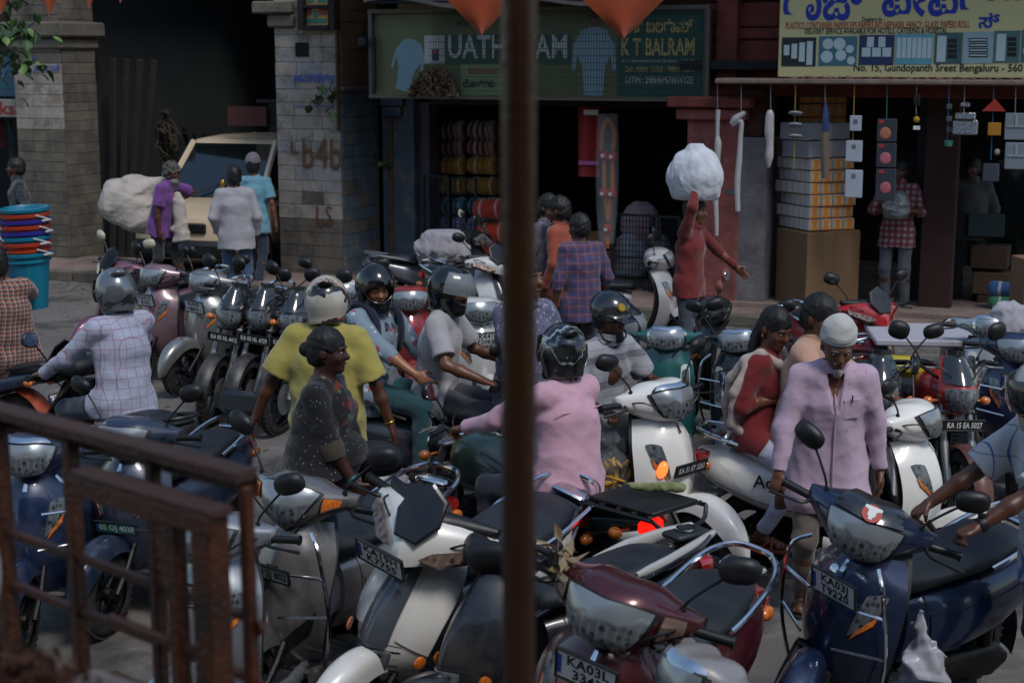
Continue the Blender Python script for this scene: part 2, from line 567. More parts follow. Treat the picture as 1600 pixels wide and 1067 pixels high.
# ================================================================ shared materials
TYRE = plain('tyre_rubber', '131314', .85, 0, .3, 20, .3, 90, dust=.35, dustcol='5c564e')
BLACKP = plain('black_plastic', '0d0f12', .45, 0, .2, 9, .1, 200, dust=.12, dustcol='4e4a46')
GREYP = plain('grey_plastic', '1d2024', .5, 0, .15, 9, .1, 200, dust=.2, dustcol='4e4a46')
DARKMET = plain('dark_metal', '1c1d20', .45, .7, .3, 12, .2, 90, dust=.25, dustcol='5c564e')
ALLOY = plain('alloy', '8d8f92', .38, .8, .15, 12, .1, 80, dust=.4, dustcol='6a645a')
CHROME = plain('chrome', 'd8dadc', .12, 1.0, .05, 6, 0, 60, dust=.12)
SEATV = plain('seat_vinyl', '171c22', .45, 0, .15, 5, .35, 420, dust=.25, dustcol='4c5158')
SEATBR = plain('brown_seat_vinyl', '6b3d31', .5, 0, .15, 5, .3, 420, dust=.2)
PLATEW = plain('white_plate', 'cfd2d0', .45, 0, .06, 8, 0, dust=.2)
PLATEK = plain('black_plate', '111213', .4, 0, .1, 8, 0, dust=.15)
PLATEG = plain('green_plate', '1c7a6c', .4, 0, .06, 8, 0, dust=.1)
INKK = plain('black_ink', '0b0c0e', .5, 0, .05)
INKW = plain('white_ink', 'd0d4d4', .5, 0, .05)
INKB = plain('blue_ink', '20479a', .5, 0, .05)
def _mglass():
    b = NB('mirror_glass'); b.set(hx('b9c4cc'), .03, 1.0, 0); return b.m
MIRROR = _mglass()
def _lens(name, tint, dark=.25):
    b = NB(name)
    s_ = b.sep(b.tc())
    zz = b.math('ADD', b.math('SUBTRACT', s_[2], .985), b.math('MULTIPLY', b.math('SUBTRACT', b.noise(10, 2), .5), .10))
    fc = b.math('MULTIPLY', b.ramp(b.math('SINE', b.math('MULTIPLY', s_[1], 210)), .2, .9), .14)
    m = b.math('MAXIMUM', b.math('MULTIPLY', b.ramp(zz, .020, .050), .55), b.math('ADD', b.math('MULTIPLY', b.ramp(b.vor(34), .25, .45), .28), fc))  # bright upper band and dark inside paint a reflector's gleam into the colour
    cc = b.mix(m, tuple(c * dark * .3 for c in hx(tint)), tuple(c * .95 for c in hx(tint)))
    nrm = b.bump(b.noise(7, 1), .35, .05)
    b.set(cc, .25, .4, .6, nrm, Coat_Roughness=.08)
    return b.m
LENS = _lens('lamp_lens', 'b4bcc2')
def _amber():
    b = NB('amber_lens'); b.set(b.mix(b.vor(60), hx('b2501a'), hx('e08334')), .2, 0, 1.0); return b.m
AMBER = _amber()
def _red():
    b = NB('red_lens'); b.set(b.mix(b.vor(70), hx('6a0d0d'), hx('c01c18')), .2, 0, 1.0); return b.m
REDL = _red()
SHELLK = plain('gloss_dark_shell', '0e141b', .22, 0, .08, 6, coat=.7, dust=.15)
AMBERC = _lens('clear_amber_lamp', 'b49484')
def emis(name, col, st):
    if name in MATS: return MATS[name]
    b = NB(name); b.set(hx(col), .3, 0, .5, Emission_Color=hx(col), Emission_Strength=st); MATS[name] = b.m; return b.m
def _clear(name='clear_visor', tint=(.55, .62, .66), alpha=.16):
    b = NB(name); b.set(tint, .06, 0, 1.0, Alpha=alpha, IOR=1.45); return b.m
VISOR = _clear()
SMOKE = _clear('smoked_screen', (.03, .035, .04), .82)
SHEER = _clear('thin_polythene', (.8, .84, .86), .35)

def cr(xs, ys, t):
    """smooth interpolation through points"""
    xs = list(xs); n = len(xs); t = max(xs[0], min(xs[-1], t)) if xs[0] < xs[-1] else t
    for i in range(n - 1):
        if t <= xs[i + 1] or i == n - 2: break
    x0, x1 = xs[i], xs[i + 1]; u = (t - x0) / (x1 - x0)
    def sl(j):
        a, b = max(j - 1, 0), min(j + 1, n - 1); return (ys[b] - ys[a]) / (xs[b] - xs[a])
    m0, m1 = sl(i) * (x1 - x0), sl(i + 1) * (x1 - x0)
    return (2 * u ** 3 - 3 * u ** 2 + 1) * ys[i] + (u ** 3 - 2 * u ** 2 + u) * m0 + (-2 * u ** 3 + 3 * u ** 2) * ys[i + 1] + (u ** 3 - u ** 2) * m1
def sup(a, n):
    c, s_ = math.cos(a), math.sin(a)
    return math.copysign(abs(c) ** (2 / n), c), math.copysign(abs(s_) ** (2 / n), s_)
def patch(S, quad, nu=8, nv=6, off=.004, th=.006, bulge=0):
    """a raised piece of the surface S(u, v) inside the four corners quad = [(u,v) bl, br, tr, tl]"""
    (a, b, c, d) = [np.array(q, dtype=float) for q in quad]
    def uv(s_, t):
        p = (a * (1 - s_) + b * s_) * (1 - t) + (d * (1 - s_) + c * s_) * t
        if bulge:
            cen = (a + b + c + d) / 4
            k = 1 + bulge * (1 - (2 * s_ - 1) ** 2) * (abs(2 * t - 1)) + bulge * (1 - (2 * t - 1) ** 2) * abs(2 * s_ - 1)
            p = cen + (p - cen) * k
        return p
    def fn(s_, t):
        u, v = uv(s_, t); e = 1e-3
        p = np.array(S(u, v)); pu = np.array(S(u + e, v)) - p; pv = np.array(S(u, v + e)) - p
        n = np.cross(pu, pv); L = np.linalg.norm(n) + 1e-12
        return p + n / L * off
    mb = MB(); mb.sheet(fn, nu, nv, th)
    return mb
def cols(x, y, z, loc=(0, 0, 0)):
    return Matrix((( x[0], y[0], z[0], loc[0]), (x[1], y[1], z[1], loc[1]), (x[2], y[2], z[2], loc[2]), (0, 0, 0, 1)))
FACE_F = lambda loc, tilt=0: cols((0, 1, 0), (0, 0, 1), (1, 0, 0), loc) @ Matrix.Rotation(-tilt, 4, 'X')
FACE_B = lambda loc, tilt=0: cols((0, -1, 0), (0, 0, 1), (-1, 0, 0), loc) @ Matrix.Rotation(-tilt, 4, 'X')

VC = {}
def cached(key, fn):
    if key not in VC: VC[key] = fn()
    return VC[key]
def wheel(root_, c, R, w, rimr, M, spokes=5, style='alloy', mat=None, disc=False):
    def ty():
        mb = MB(); pr = []
        for i in range(13):
            a = PI * (i / 12) ; pr.append((rimr + (R - rimr) * (math.sin(a) ** .6 if 0 < i < 12 else 0), -w / 2 * math.cos(a)))
        mb.lathe(pr, (0, 0, 0), (0, 1, 0), 40, cap=False)
        # tread grooves, proud blocks round the crown
        for k in range(40):
            a = 2 * PI * k / 40
            for s_ in (-1, 1):
                mb.box((0, 0, 0), (.012, w * .26, .028), M=Matrix.Rotation(a, 4, 'Y') @ Matrix.Translation((R - .004, s_ * w * .2, 0)) @ Matrix.Rotation(s_ * .5, 4, 'X'))
        return mb.mesh('tyre', ang=50)
    def rim():
        mb = MB()
        mb.lathe([(rimr + .004, -w * .36), (rimr - .012, -w * .34), (rimr - .02, 0), (rimr - .012, w * .34), (rimr + .004, w * .36)], (0, 0, 0), (0, 1, 0), 36, cap=False)
        mb.lathe([(rimr + .003, -w * .36), (rimr + .003, w * .36)], (0, 0, 0), (0, 1, 0), 36, cap=False)
        mb.lathe([(.03, -w * .5), (.036, -w * .3), (.036, w * .3), (.03, w * .5)], (0, 0, 0), (0, 1, 0), 16)
        if style == 'wire':
            for k in range(28):
                a = 2 * PI * k / 28; s_ = 1 if k % 2 else -1
                mb.tube([(math.cos(a) * .03, s_ * w * .3, math.sin(a) * .03), (math.cos(a + .35 * s_) * (rimr - .01), 0, math.sin(a + .35 * s_) * (rimr - .01))], .0022, 4)
        else:
            for k in range(spokes):
                a = 2 * PI * k / spokes
                mb.box((0, 0, 0), (rimr - .03, w * .3, .03), bev=.006, M=Matrix.Rotation(a, 4, 'Y') @ Matrix.Translation((rimr / 2 + .01, 0, 0)))
        return mb.mesh('rim', ang=35)
    key = (R, w, rimr, spokes, style)
    t = link('wheel', cached(('ty',) + key, ty), TYRE, root_, M @ Matrix.Translation(c))
    link('rim', cached(('rim',) + key, rim), mat or DARKMET, t)
    if disc:
        link('brake_disc', cached(('disc', R), lambda: MB().lathe([(.045, -.002), (R * .42, -.002), (R * .42, .002), (.045, .002)], (0, w * .62, 0), (0, 1, 0), 28).mesh('brake_disc', ang=30)), ALLOY, t)
    return t
def plate(root_, M, lines, w=.2, h=.1, mat=PLATEW, ink=INKK, ind=True, frame=True):
    key = ('plate', w, h)
    p = link('number_plate', cached(key, lambda: MB().box((0, 0, 0), (w, h, .004), bev=.0015).mesh('number_plate', ang=30)), mat, root_, M)
    if frame:
        def fr():
            mb = MB()
            for s_ in (-1, 1):
                mb.box((0, s_ * (h / 2 + .004), 0), (w + .02, .008, .012), bev=.002)
                mb.box((s_ * (w / 2 + .004), 0, 0), (.008, h, .012), bev=.002)
            mb.box((0, 0, -.006), (w + .012, h + .012, .006))
            return mb.mesh('plate_frame', ang=30)
        link('plate_frame', cached(key + ('f',), fr), BLACKP, p)
    n = len(lines); th = h * (.62 if n == 1 else .36)
    for i, t in enumerate(lines):
        y = 0 if n == 1 else (h * .23 if i == 0 else -h * .23)
        me = letters(t, th, .035, 'CENTER', 1.0, 1.05)
        xs = [v.co.x for v in me.vertices]; wd = (max(xs) - min(xs)) or 1
        sx = min(1.0, (w * .88) / wd)
        link('lettering', me, ink, p, Matrix.Translation((.006 if ind else 0, y - .0, .0025)) @ Matrix.Diagonal((sx, 1, 1, 1)))
    if ind and mat is not PLATEK:
        link('blue_band', cached(key + ('b',), lambda: MB().box((-w / 2 + .009, 0, .0026), (.014, h * .7, .001)).mesh('blue_band')), INKB, p)
    return p
def mirror_pair(root_, M, base, out, mat, stalk=None, shape='oval', which=(-1, 1), tip=None, splay=1.0):
    def hs():
        mb = MB(); n = 20
        P = []
        for k in range(n):
            a = 2 * PI * k / n; c, s_ = sup(a, 2.6 if shape != 'box' else 4.5)
            P.append((c * .068, s_ * (.048 if shape != 'round' else .06)))
        rings = []
        for (x, q) in ((-.012, .93), (-.008, 1), (.008, .97), (.022, .75), (.03, .38), (.032, .05)):
            rings.append([(x, y * q, z * q) for y, z in P])
        mb.loft(rings[::-1])
        return mb.mesh('mirror', ang=50)
    def gl():
        mb = MB(); n = 20; R1 = []
        for x, q in ((-.0125, .88), (-.0145, .86)):
            R1.append([(x, sup(2 * PI * k / n, 2.6)[0] * .068 * q, sup(2 * PI * k / n, 2.6)[1] * .048 * q) for k in range(n)])
        mb.loft(R1); return mb.mesh('mirror_glass', ang=30)
    for s_ in which:
        b = Vector((base[0], s_ * base[1], base[2])); o = Vector((out[0], s_ * out[1] * splay, out[2]))
        mb = MB(); mb.tube([b, b + Vector((.0, s_ * .01, .05)), b.lerp(o, .6) + Vector((0, 0, .02)), o], .0055, 6, smooth=4)
        mb.lathe([(.012, 0), (.012, .02), (.008, .03)], b, (0, 0, 1), 10)
        st = part('mirror_stalk', mb, stalk or BLACKP, root_, M)
        m = link('mirror', cached(('mir', shape), hs), mat, root_, M @ TRS(o + Vector((0, s_ * .03, .03)), s_ * .25, s_ * .25, .12))
        link('mirror_glass', cached(('mirg', shape), gl), MIRROR, m)

def scooter(P, yaw, label, group=None, col='d8d6d0', col2=None, style='activa', lean=0.0, steer=0, seat=None, pl=None, plmat=None, plink=None,
            rearpl=None, mirrors=(-1, 1), mcol=None, guard=False, rail='chrome', metal=.2, s=1.0, name='scooter', lamp=None, taillit=False, mirshape='oval', inner=None, dust=.22, platepos=None, brow='none', sidelamps=False):
    """P is the ground point under the handlebar; forward is +x"""
    M0 = TRS((P[0], P[1], 0), yaw, -lean, 0, s) @ Matrix.Translation((-.30, 0, 0))
    r = root(name, M0, label, 'scooter', group)
    pm = paint(col, metal, dust); pm2 = paint(col2, metal, dust) if col2 else pm
    ax = Vector((-.22, 0, .66)).normalized()
    SM = Matrix.Translation((.36, 0, .9)) @ Matrix.Rotation(steer, 4, ax) @ Matrix.Translation((-.36, 0, -.9))
    I = Matrix()
    # ---- wheels, fork
    FWX = .615
    wheel(r, (FWX, 0, .235), .235, .095, .15, SM, 5, mat=DARKMET if style != 'sharp' else BLACKP)
    wheel(r, (-.615, 0, .235), .235, .10, .15, I, 5)
    part('fork', cached('fork', lambda: MB().tube([(.33, 0, .80), (.40, 0, .47)], .022).tube([(.41, -.075, .46), (.50, -.085, .36), (FWX, -.082, .235)], .017).tube([(.41, .075, .46), (.50, .085, .36), (FWX, .082, .235)], .017).box((.405, 0, .46), (.05, .18, .03), bev=.008).mesh('fork')), DARKMET, r, SM)
    def fender():
        wdt = .085 if style != 'sharp' else .075
        a0, a1 = (-.05, 2.45) if style in ('activa', 'retro', 'led') else (.35, 2.3)
        def fn(u, v):
            a = a0 + (a1 - a0) * u; t = 2 * v - 1
            w = wdt * (math.sin(min(u * 2.2, 1) * PI / 2) ** .6 * .85 + .15) * (1 - .1 * u)
            R = .262 + .055 * (1 - abs(t) ** 2.6) - .012 * u
            drop = .0 if abs(t) < .8 else (abs(t) - .8) * .25 * math.sin(u * PI)
            return (math.cos(a) * (R - drop) + .0, t * w, math.sin(a) * (R - drop))
        return MB().sheet(fn, 26, 14, .004).mesh('front_mudguard', ang=60)
    link('front_mudguard', cached(('fender', style in ('sharp',)), fender), pm if style != 'sharp' else pm, r, SM @ Matrix.Translation((FWX, 0, .235)))
    # ---- front apron
    if style == 'sharp':
        ZV = (.30, .95); XS = (0, .25, .5, .8, 1); XC = (.40, .53, .52, .40, .31); HW = (.06, .15, .185, .17, .10); DP = .15; pw = 1.5
    elif style == 'retro':
        ZV = (.27, .93); XS = (0, .2, .5, .8, 1); XC = (.34, .37, .39, .37, .33); HW = (.20, .215, .21, .195, .15); DP = .07; pw = 2.6
    elif style == 'led':
        ZV = (.27, .93); XS = (0, .2, .5, .8, 1); XC = (.37, .45, .47, .41, .34); HW = (.13, .18, .205, .19, .12); DP = .15; pw = 1.8
    else:
        ZV = (.27, .93); XS = (0, .2, .5, .8, 1); XC = (.35, .42, .455, .42, .35); HW = (.165, .205, .235, .22, .145); DP = .15; pw = 2.1
    def Sa(u, v):
        xc = cr(XS, XC, v); hw = cr(XS, HW, v)
        rg = .018 * math.exp(-(u / .22) ** 2) * math.sin(min(max(v, 0), 1) * PI)
        if style == 'led': rg += .012 * math.exp(-((abs(u) - .55) / .12) ** 2) * math.sin(min(max(v, 0), 1) * PI)
        uu = abs(u)
        return (xc - DP * uu ** pw + rg, hw * u, ZV[0] + (ZV[1] - ZV[0]) * v - .03 * uu ** 2 * (v > .5) * (v - .5) * 2)
    link('front_apron', cached(('apron', style), lambda: MB().sheet(lambda a, b: Sa(2 * a - 1, b), 30, 26, .006).mesh('front_apron', ang=60)), pm, r)
    def inn():
        mb = MB(); rings = []
        for i in range(12):
            v = i / 11; xc = cr(XS, XC, v) - .02; hw = cr(XS, HW, v) * .97; z = ZV[0] + (ZV[1] - ZV[0]) * v
            rings.append([(xc - .01 - DP * abs(u) ** pw, hw * u, z) for u in np.linspace(-1, 1, 11)] + [(xc - .06 - DP * .8 + .05 * u * u, hw * u * .8, z) for u in np.linspace(1, -1, 7)])
        mb.loft(rings); return mb.mesh('leg_shield', ang=40)
    link('leg_shield', cached(('inn', style), inn), inner or GREYP, r)
    # ---- floor, body, seat
    def floor():
        mb = MB(); mb.box((.14, 0, .265), (.44, .36, .05), bev=.015)
        for k in range(7): mb.box((.14 + (k - 3) * .05, 0, .293), (.03, .26, .006), bev=.002)
        return mb.mesh('footboard')
    link('footboard', cached('floor', floor), GREYP, r)
    link('side_skirt', cached(('skirt',), lambda: MB().loft([[(x, y * .185 + sup(t, 3)[0] * .018, .25 + z + sup(t, 3)[1] * .04) for t in np.linspace(0, 2 * PI, 10, endpoint=False)] for y in (1,) for x, z in ((.38, .03), (.2, 0), (0, 0), (-.14, .03))]).loft([[(x, -.185 + sup(t, 3)[0] * .018, .25 + z + sup(t, 3)[1] * .04) for t in np.linspace(0, 2 * PI, 10, endpoint=False)] for x, z in ((.38, .03), (.2, 0), (0, 0), (-.14, .03))]).mesh('side_skirt', ang=50)), pm, r)
    if style == 'sharp':
        BX = (.03, -.12, -.3, -.55, -.78, -.95); BH = (.09, .14, .175, .165, .12, .05); BL = (.34, .36, .42, .52, .64, .74); BT = (.66, .69, .72, .76, .80, .83)
    else:
        BX = (.03, -.12, -.3, -.55, -.80, -.95); BH = (.10, .16, .20, .20, .155, .07); BL = (.34, .33, .36, .41, .50, .58); BT = (.66, .69, .71, .72, .73, .72)
    def Sb(q, a):
        """q 0 front .. 1 rear; a angle"""
        x = BX[0] + (BX[-1] - BX[0]) * q; xr = [-b for b in BX]
        hw = cr(xr, BH, -x); zl = cr(xr, BL, -x); zt = cr(xr, BT, -x)
        c, s_ = sup(a, 3.0)
        return (x, hw * c * (1 - .10 * max(0, s_)), (zl + zt) / 2 + (zt - zl) / 2 * s_ )
    def body():
        rings = [[Sb(q, a) for a in np.linspace(0, 2 * PI, 32, endpoint=False)] for q in np.linspace(0, 1, 22)]
        return MB().loft(rings).mesh('side_panel', ang=50)
    link('body_panel', cached(('body', style == 'sharp'), body), pm2 if style == 'sharp' else pm, r)
    for s_ in (-1, 1):
        a0 = 0 if s_ > 0 else PI
        mb = patch(lambda u, v: Sb(u, v), [(.12, a0 - s_ * .45), (.62, a0 - s_ * .35), (.80, a0 + s_ * .20), (.10, a0 + s_ * .30)], 12, 6, .003 * s_, .004 * s_)
        link('trim_panel', cached(('trim', style == 'sharp', s_), lambda: mb.mesh('trim_panel')), pm if style == 'sharp' else paint(col, metal, dust * .5, .2), r)
    def seatm():
        SX = (.07, .02, -.15, -.38, -.62, -.76); SH = (.075, .11, .135, .155, .14, .09); SL = (.68, .68, .70, .71, .73, .75); ST = (.745, .775, .775, .80, .825, .80)
        if style == 'sharp': SL = tuple(v + .03 for v in SL); ST = tuple(v + .03 for v in ST)
        rings = []
        for x in np.linspace(.07, -.76, 24):
            xr = [-b for b in SX]
            hw = cr(xr, SH, -x); zl = cr(xr, SL, -x); zt = cr(xr, ST, -x)
            rings.append([(x, hw * sup(a, 2.7)[0], (zl + zt) / 2 + (zt - zl) / 2 * sup(a, 2.7)[1]) for a in np.linspace(0, 2 * PI, 26, endpoint=False)])
        return MB().loft(rings).mesh('seat', ang=60)
    st = link('seat', cached(('seat', style == 'sharp'), seatm), seat or SEATV, r)
    # ---- drive train
    link('engine', cached('engine', lambda: MB().box((-.30, 0, .28), (.30, .20, .16), bev=.04).box((-.15, 0, .34), (.2, .14, .18), bev=.03).loft([[(x, .13 + .035 * sup(a, 3)[0], z + h * sup(a, 3)[1]) for a in np.linspace(0, 2 * PI, 14, endpoint=False)] for x, z, h in ((-.12, .29, .03), (-.17, .29, .08), (-.38, .27, .07), (-.62, .24, .085), (-.70, .235, .03))]).mesh('engine', ang=40)), DARKMET, r)
    link('exhaust', cached('exh', lambda: MB().tube([(-.2, -.10, .2), (-.35, -.15, .17), (-.48, -.17, .20)], .016, 8, smooth=3).tube([(-.46, -.175, .19), (-.50, -.175, .205), (-.86, -.185, .29), (-.90, -.185, .30)], [.03, .052, .055, .035], 14).mesh('exhaust', ang=40)), BLACKP, r)
    link('shock_absorber', cached('shock', lambda: MB().tube([(-.55, .13, .27), (-.50, .13, .60)], .016, 8).tube([(-.545, .13, .33), (-.51, .13, .54)], .03, 10).mesh('shock_absorber')), BLACKP, r)
    link('stand', cached('stand', lambda: MB().tube([(-.1, .12, .22), (-.12, .26, .01)], .010, 6).tube([(-.12, .26, .012), (-.06, .29, .012)], .012, 6).mesh('stand')), DARKMET, r)
    link('rear_mudguard', cached('rmud', lambda: MB().sheet(lambda u, v: (-.615 - math.cos(1.9 - 2.1 * u) * .30 - .0, (2 * v - 1) * .07, .235 + math.sin(1.9 - 2.1 * u) * .30 - .03 * abs(2 * v - 1) ** 2), 14, 6, .005).mesh('rear_mudguard', ang=60)), BLACKP, r)
    tz = .70 if style != 'sharp' else .76
    link('tail_lamp', cached(('tail', style == 'sharp'), lambda: MB().loft([[(x, w * sup(a, 3)[0], tz - .03 + h * sup(a, 3)[1]) for a in np.linspace(0, 2 * PI, 18, endpoint=False)] for x, w, h in ((-.86, .12, .05), (-.93, .115, .048), (-.97, .09, .036), (-.98, .05, .015))]).mesh('tail_lamp', ang=50)), emis('lit_tail_lamp', 'd8160a', 1.6) if taillit else REDL, r)
    for s_ in (-1, 1):
        link('rear_indicator', cached(('rind', s_), lambda: MB().ell((-.885, s_ * .125, .64), (.05, .028, .03)).mesh('rear_indicator')), AMBER, r)
    if rearpl is not None:
        part('plate_bracket', MB().box((-.985, 0, .50), (.02, .13, .22), rot=(0, .25, 0), bev=.006), BLACKP, r)
        plate(r, FACE_B((-1.005, 0, .50), .2), rearpl, .2, .1)
    if rail:
        rm = {'chrome': CHROME, 'black': BLACKP, 'body': pm}[rail]
        hz = .03 if style == 'sharp' else 0
        def gr():
            mb = MB()
            mb.tube([(-.42, .155, .735 + hz), (-.55, .165, .77 + hz), (-.80, .15, .82 + hz), (-.93, .09, .845 + hz), (-.955, 0, .85 + hz), (-.93, -.09, .845 + hz), (-.80, -.15, .82 + hz), (-.55, -.165, .77 + hz), (-.42, -.155, .735 + hz)], .013, 8, smooth=4)
            mb.box((-.86, 0, .80 + hz), (.10, .17, .03), bev=.01)
            return mb.mesh('grab_rail')
        link('grab_rail', cached(('grab', hz), gr), rm, r)
    # ---- handlebar head
    if style == 'sharp':
        MX = (0, .3, .6, 1.0)
        def Sc(t, a):
            q = abs(t); rx = cr(MX, (.09, .08, .05, .02), q); rz = cr(MX, (.075, .06, .045, .02), q)
            c, s_ = sup(a, 2.1); tilt = .55
            x0, z0 = rx * c, rz * s_
            return (.33 - .10 * q + x0 * math.cos(tilt) - z0 * math.sin(tilt), .25 * t, 1.0 + .05 * q + x0 * math.sin(tilt) + z0 * math.cos(tilt))
        hw = .25
    else:
        MX = (0, .35, .62, 1.0)
        K = {'activa': ((.145, .138, .095, .030), (.118, .110, .074, .030)), 'retro': ((.115, .112, .06, .03), (.095, .09, .05, .027)), 'led': ((.13, .12, .085, .028), (.115, .10, .06, .027))}[style]
        NN = {'activa': 2.5, 'retro': 3.0, 'led': 2.2}[style]
        def Sc(t, a):
            q = abs(t); rx = cr(MX, K[0], q); rz = cr(MX, K[1], q)
            c, s_ = sup(a, NN); tilt = .32
            x0, z0 = rx * c, rz * s_
            cx = .30 - .10 * q ** 1.5; cz = 1.0 + (.015 * q if style != 'led' else .03 * q)
            return (cx + x0 * math.cos(tilt) - z0 * math.sin(tilt) * .8, (.265 if style == 'activa' else .25) * t, cz + x0 * math.sin(tilt) * .5 + z0 * math.cos(tilt))
    def cowl():
        rings = [[Sc(t, a) for a in np.linspace(0, 2 * PI, 36, endpoint=False)] for t in np.linspace(-1, 1, 36)]
        return MB().loft(rings).mesh('handlebar_cowl', ang=60)
    link('handlebar_cowl', cached(('cowl', style), cowl), pm if style != 'sharp' else BLACKP, r, SM)
    lm = lamp or LENS
    def rimlens(quad, nm, mat, rimmat, bul=.08, off=.003, gx=1.12):
        q = np.array(quad); c = q.mean(0); q2 = c + (q - c) * gx
        link(nm + '_rim', cached(('lr', style, nm, tuple(map(tuple, quad))), lambda: patch(Sc, q2.tolist(), 12, 8, off, .004, bul).mesh('rim', ang=60)), rimmat, r, SM)
        return link(nm, cached(('ll', style, nm, tuple(map(tuple, quad))), lambda: patch(Sc, quad, 14, 8, off + .005, .006, bul).mesh(nm, ang=60)), mat, r, SM)
    if style == 'activa':
        rimlens([(-.34, -.72), (.34, -.72), (.53, .38), (-.53, .38)], 'headlamp', lm, BLACKP, .1)
        if brow == 'chrome': rimlens([(-.46, .52), (.46, .52), (.36, .80), (-.36, .80)], 'brow_trim', CHROME, BLACKP, .05)
        elif brow == 'black': rimlens([(-.50, .54), (.50, .54), (.34, 1.62), (-.34, 1.62)], 'screen_panel', SHELLK, BLACKP, .08, gx=1.04)
        if sidelamps:
            for s_ in (-1, 1): rimlens([(s_ * .60, -.5), (s_ * .84, -.3), (s_ * .84, .36), (s_ * .64, .40)][::1 if s_ > 0 else -1], 'indicator', AMBERC, BLACKP, .05, gx=1.08)
    elif style == 'retro':
        rimlens([(-.42, -.55), (.42, -.55), (.46, .40), (-.46, .40)], 'headlamp', lm, CHROME, .06, gx=1.16)
        rimlens([(-.44, .50), (.44, .50), (.38, .85), (-.38, .85)], 'brow_trim', CHROME, CHROME, .02)
    elif style == 'led':
        rimlens([(-.10, -1.0), (.10, -1.0), (.50, .50), (-.50, .50)], 'headlamp', lm, BLACKP, .22)
        for s_ in (-1, 1):
            rimlens([(s_ * .56, -.5), (s_ * .78, -.3), (s_ * .80, .2), (s_ * .58, .3)][::1 if s_ > 0 else -1], 'indicator', AMBER, BLACKP, .05)
    else:
        TM = SM @ Matrix.Translation((.40, 0, 1.02)) @ Matrix.Rotation(-.62, 4, 'Y') @ Matrix.Scale(1.06, 4)
        def mk(u, v, off=0):
            y = 2 * u - 1; q = abs(y)
            zb_ = -.175 + .21 * q ** 1.1; zt_ = .045 + .075 * q - .03 * max(0, q - .8) * 5
            return (.05 - .17 * q ** 1.3 - .035 * abs(2 * v - 1) ** 2 + off, .27 * y, zb_ + (zt_ - zb_) * v)
        link('front_mask', cached('mask', lambda: MB().sheet(mk, 24, 10, -.02).mesh('front_mask', ang=30)), pm, r, TM)
        def fsc():
            mb = MB(); out = [(-.055, -.085), (.055, -.085), (.105, .02), (.085, .13), (0, .175), (-.085, .13), (-.105, .02)]
            mb.loft([[(x0 + .02 - abs(y) * .25, y * k, z * k) for y, z in out] for x0, k in ((.048, 1.0), (.060, .98), (.064, .90))]); return mb.mesh('flyscreen', ang=20)
        link('flyscreen', cached('flysc', fsc), plain('gloss_black', '050608', .3, 0, .05, 6, 0, coat=.3, dust=.05), r, TM @ Matrix.Scale(.88, 4))
        for s_ in (-1, 1):
            def lmp():
                mb = MB(); out = [(.07, -.135), (.13, -.125), (.235, -.03), (.235, .01), (.10, -.09)]
                mb.loft([[(.06 + x0 - y * .52, s_ * y, z + .02) for y, z in out] for x0 in (-.035, .0)]); return mb.mesh('indicator', ang=20)
            link('indicator', cached(('dlmp', s_), lmp), AMBERC, r, TM)
    # lower lamps and trims on the apron
    if style == 'activa':
        for s_ in (-1, 1):
            q = [(s_ * .40, .52), (s_ * .66, .62), (s_ * .80, .80), (s_ * .52, .78)]
            link('indicator', cached(('ai', s_), lambda: patch(Sa, q if s_ > 0 else q[::-1], 8, 6, .006, .008, .12).mesh('indicator')), LENS, r)
            q2 = [(s_ * .44, .50), (s_ * .50, .56), (s_ * .74, .69), (s_ * .70, .62)]
            link('indicator_bulb', cached(('aib', s_), lambda: patch(Sa, q2 if s_ > 0 else q2[::-1], 6, 4, .015, .004).mesh('indicator_bulb')), AMBER, r)
        link('badge', cached('abadge', lambda: patch(Sa, [(-.05, .86), (.05, .86), (.035, .93), (-.035, .93)], 4, 4, .008, .004).mesh('badge')), CHROME, r)
    if style == 'retro':
        for s_ in (-1, 1):
            q = [(s_ * .48, .46), (s_ * .74, .48), (s_ * .78, .80), (s_ * .56, .78)]
            link('indicator_surround', cached(('ris', s_), lambda: patch(Sa, (np.array(q).mean(0) + (np.array(q) - np.array(q).mean(0)) * 1.3).tolist()[::1 if s_ > 0 else -1], 8, 6, .006, .006, .08).mesh('indicator_surround')), PLATEW, r)
            link('indicator', cached(('ri', s_), lambda: patch(Sa, q if s_ > 0 else q[::-1], 8, 6, .014, .006, .08).mesh('indicator')), LENS, r)
        mb = MB(); mb.tube([Sa(-.99, v) for v in np.linspace(.02, .98, 12)] + [Sa(u, 1.0) for u in np.linspace(-.9, .9, 6)] + [Sa(.99, v) for v in np.linspace(.98, .02, 12)], .008, 6)
        part('chrome_edging', mb, CHROME, r)
    if style == 'sharp':
        link('headlamp', cached('dlamp', lambda: patch(Sa, [(-.28, .12), (.28, .12), (.42, .36), (-.42, .36)], 12, 8, .008, .01, .1).mesh('headlamp')), LENS, r)
        link('nose_panel', cached('dnose', lambda: patch(Sa, [(-.30, .40), (.30, .40), (.22, .92), (-.22, .92)], 12, 12, .010, .012, .05).mesh('nose_panel')), pm2, r)
        link('lamp_surround', cached('dsur', lambda: patch(Sa, [(-.62, .02), (.62, .02), (.55, .40), (-.55, .40)], 14, 8, .002, .004, .05).mesh('lamp_surround')), BLACKP, r)
        for s_ in (-1, 1):
            part('side_reflector', MB().lathe([(.028, 0), (.028, .008), (.02, .012)], Vector(Sa(s_ * .9, .33)) + Vector((.03, s_ * .02, 0)), (.3, s_, 0), 16), AMBER, r)
            q = [(s_ * .40, .44), (s_ * .98, .36), (s_ * .95, .86), (s_ * .34, .93)]
            link('facet_panel', cached(('dfac', s_), lambda: patch(Sa, q if s_ > 0 else q[::-1], 10, 10, .006, .008).mesh('facet_panel')), pm, r)
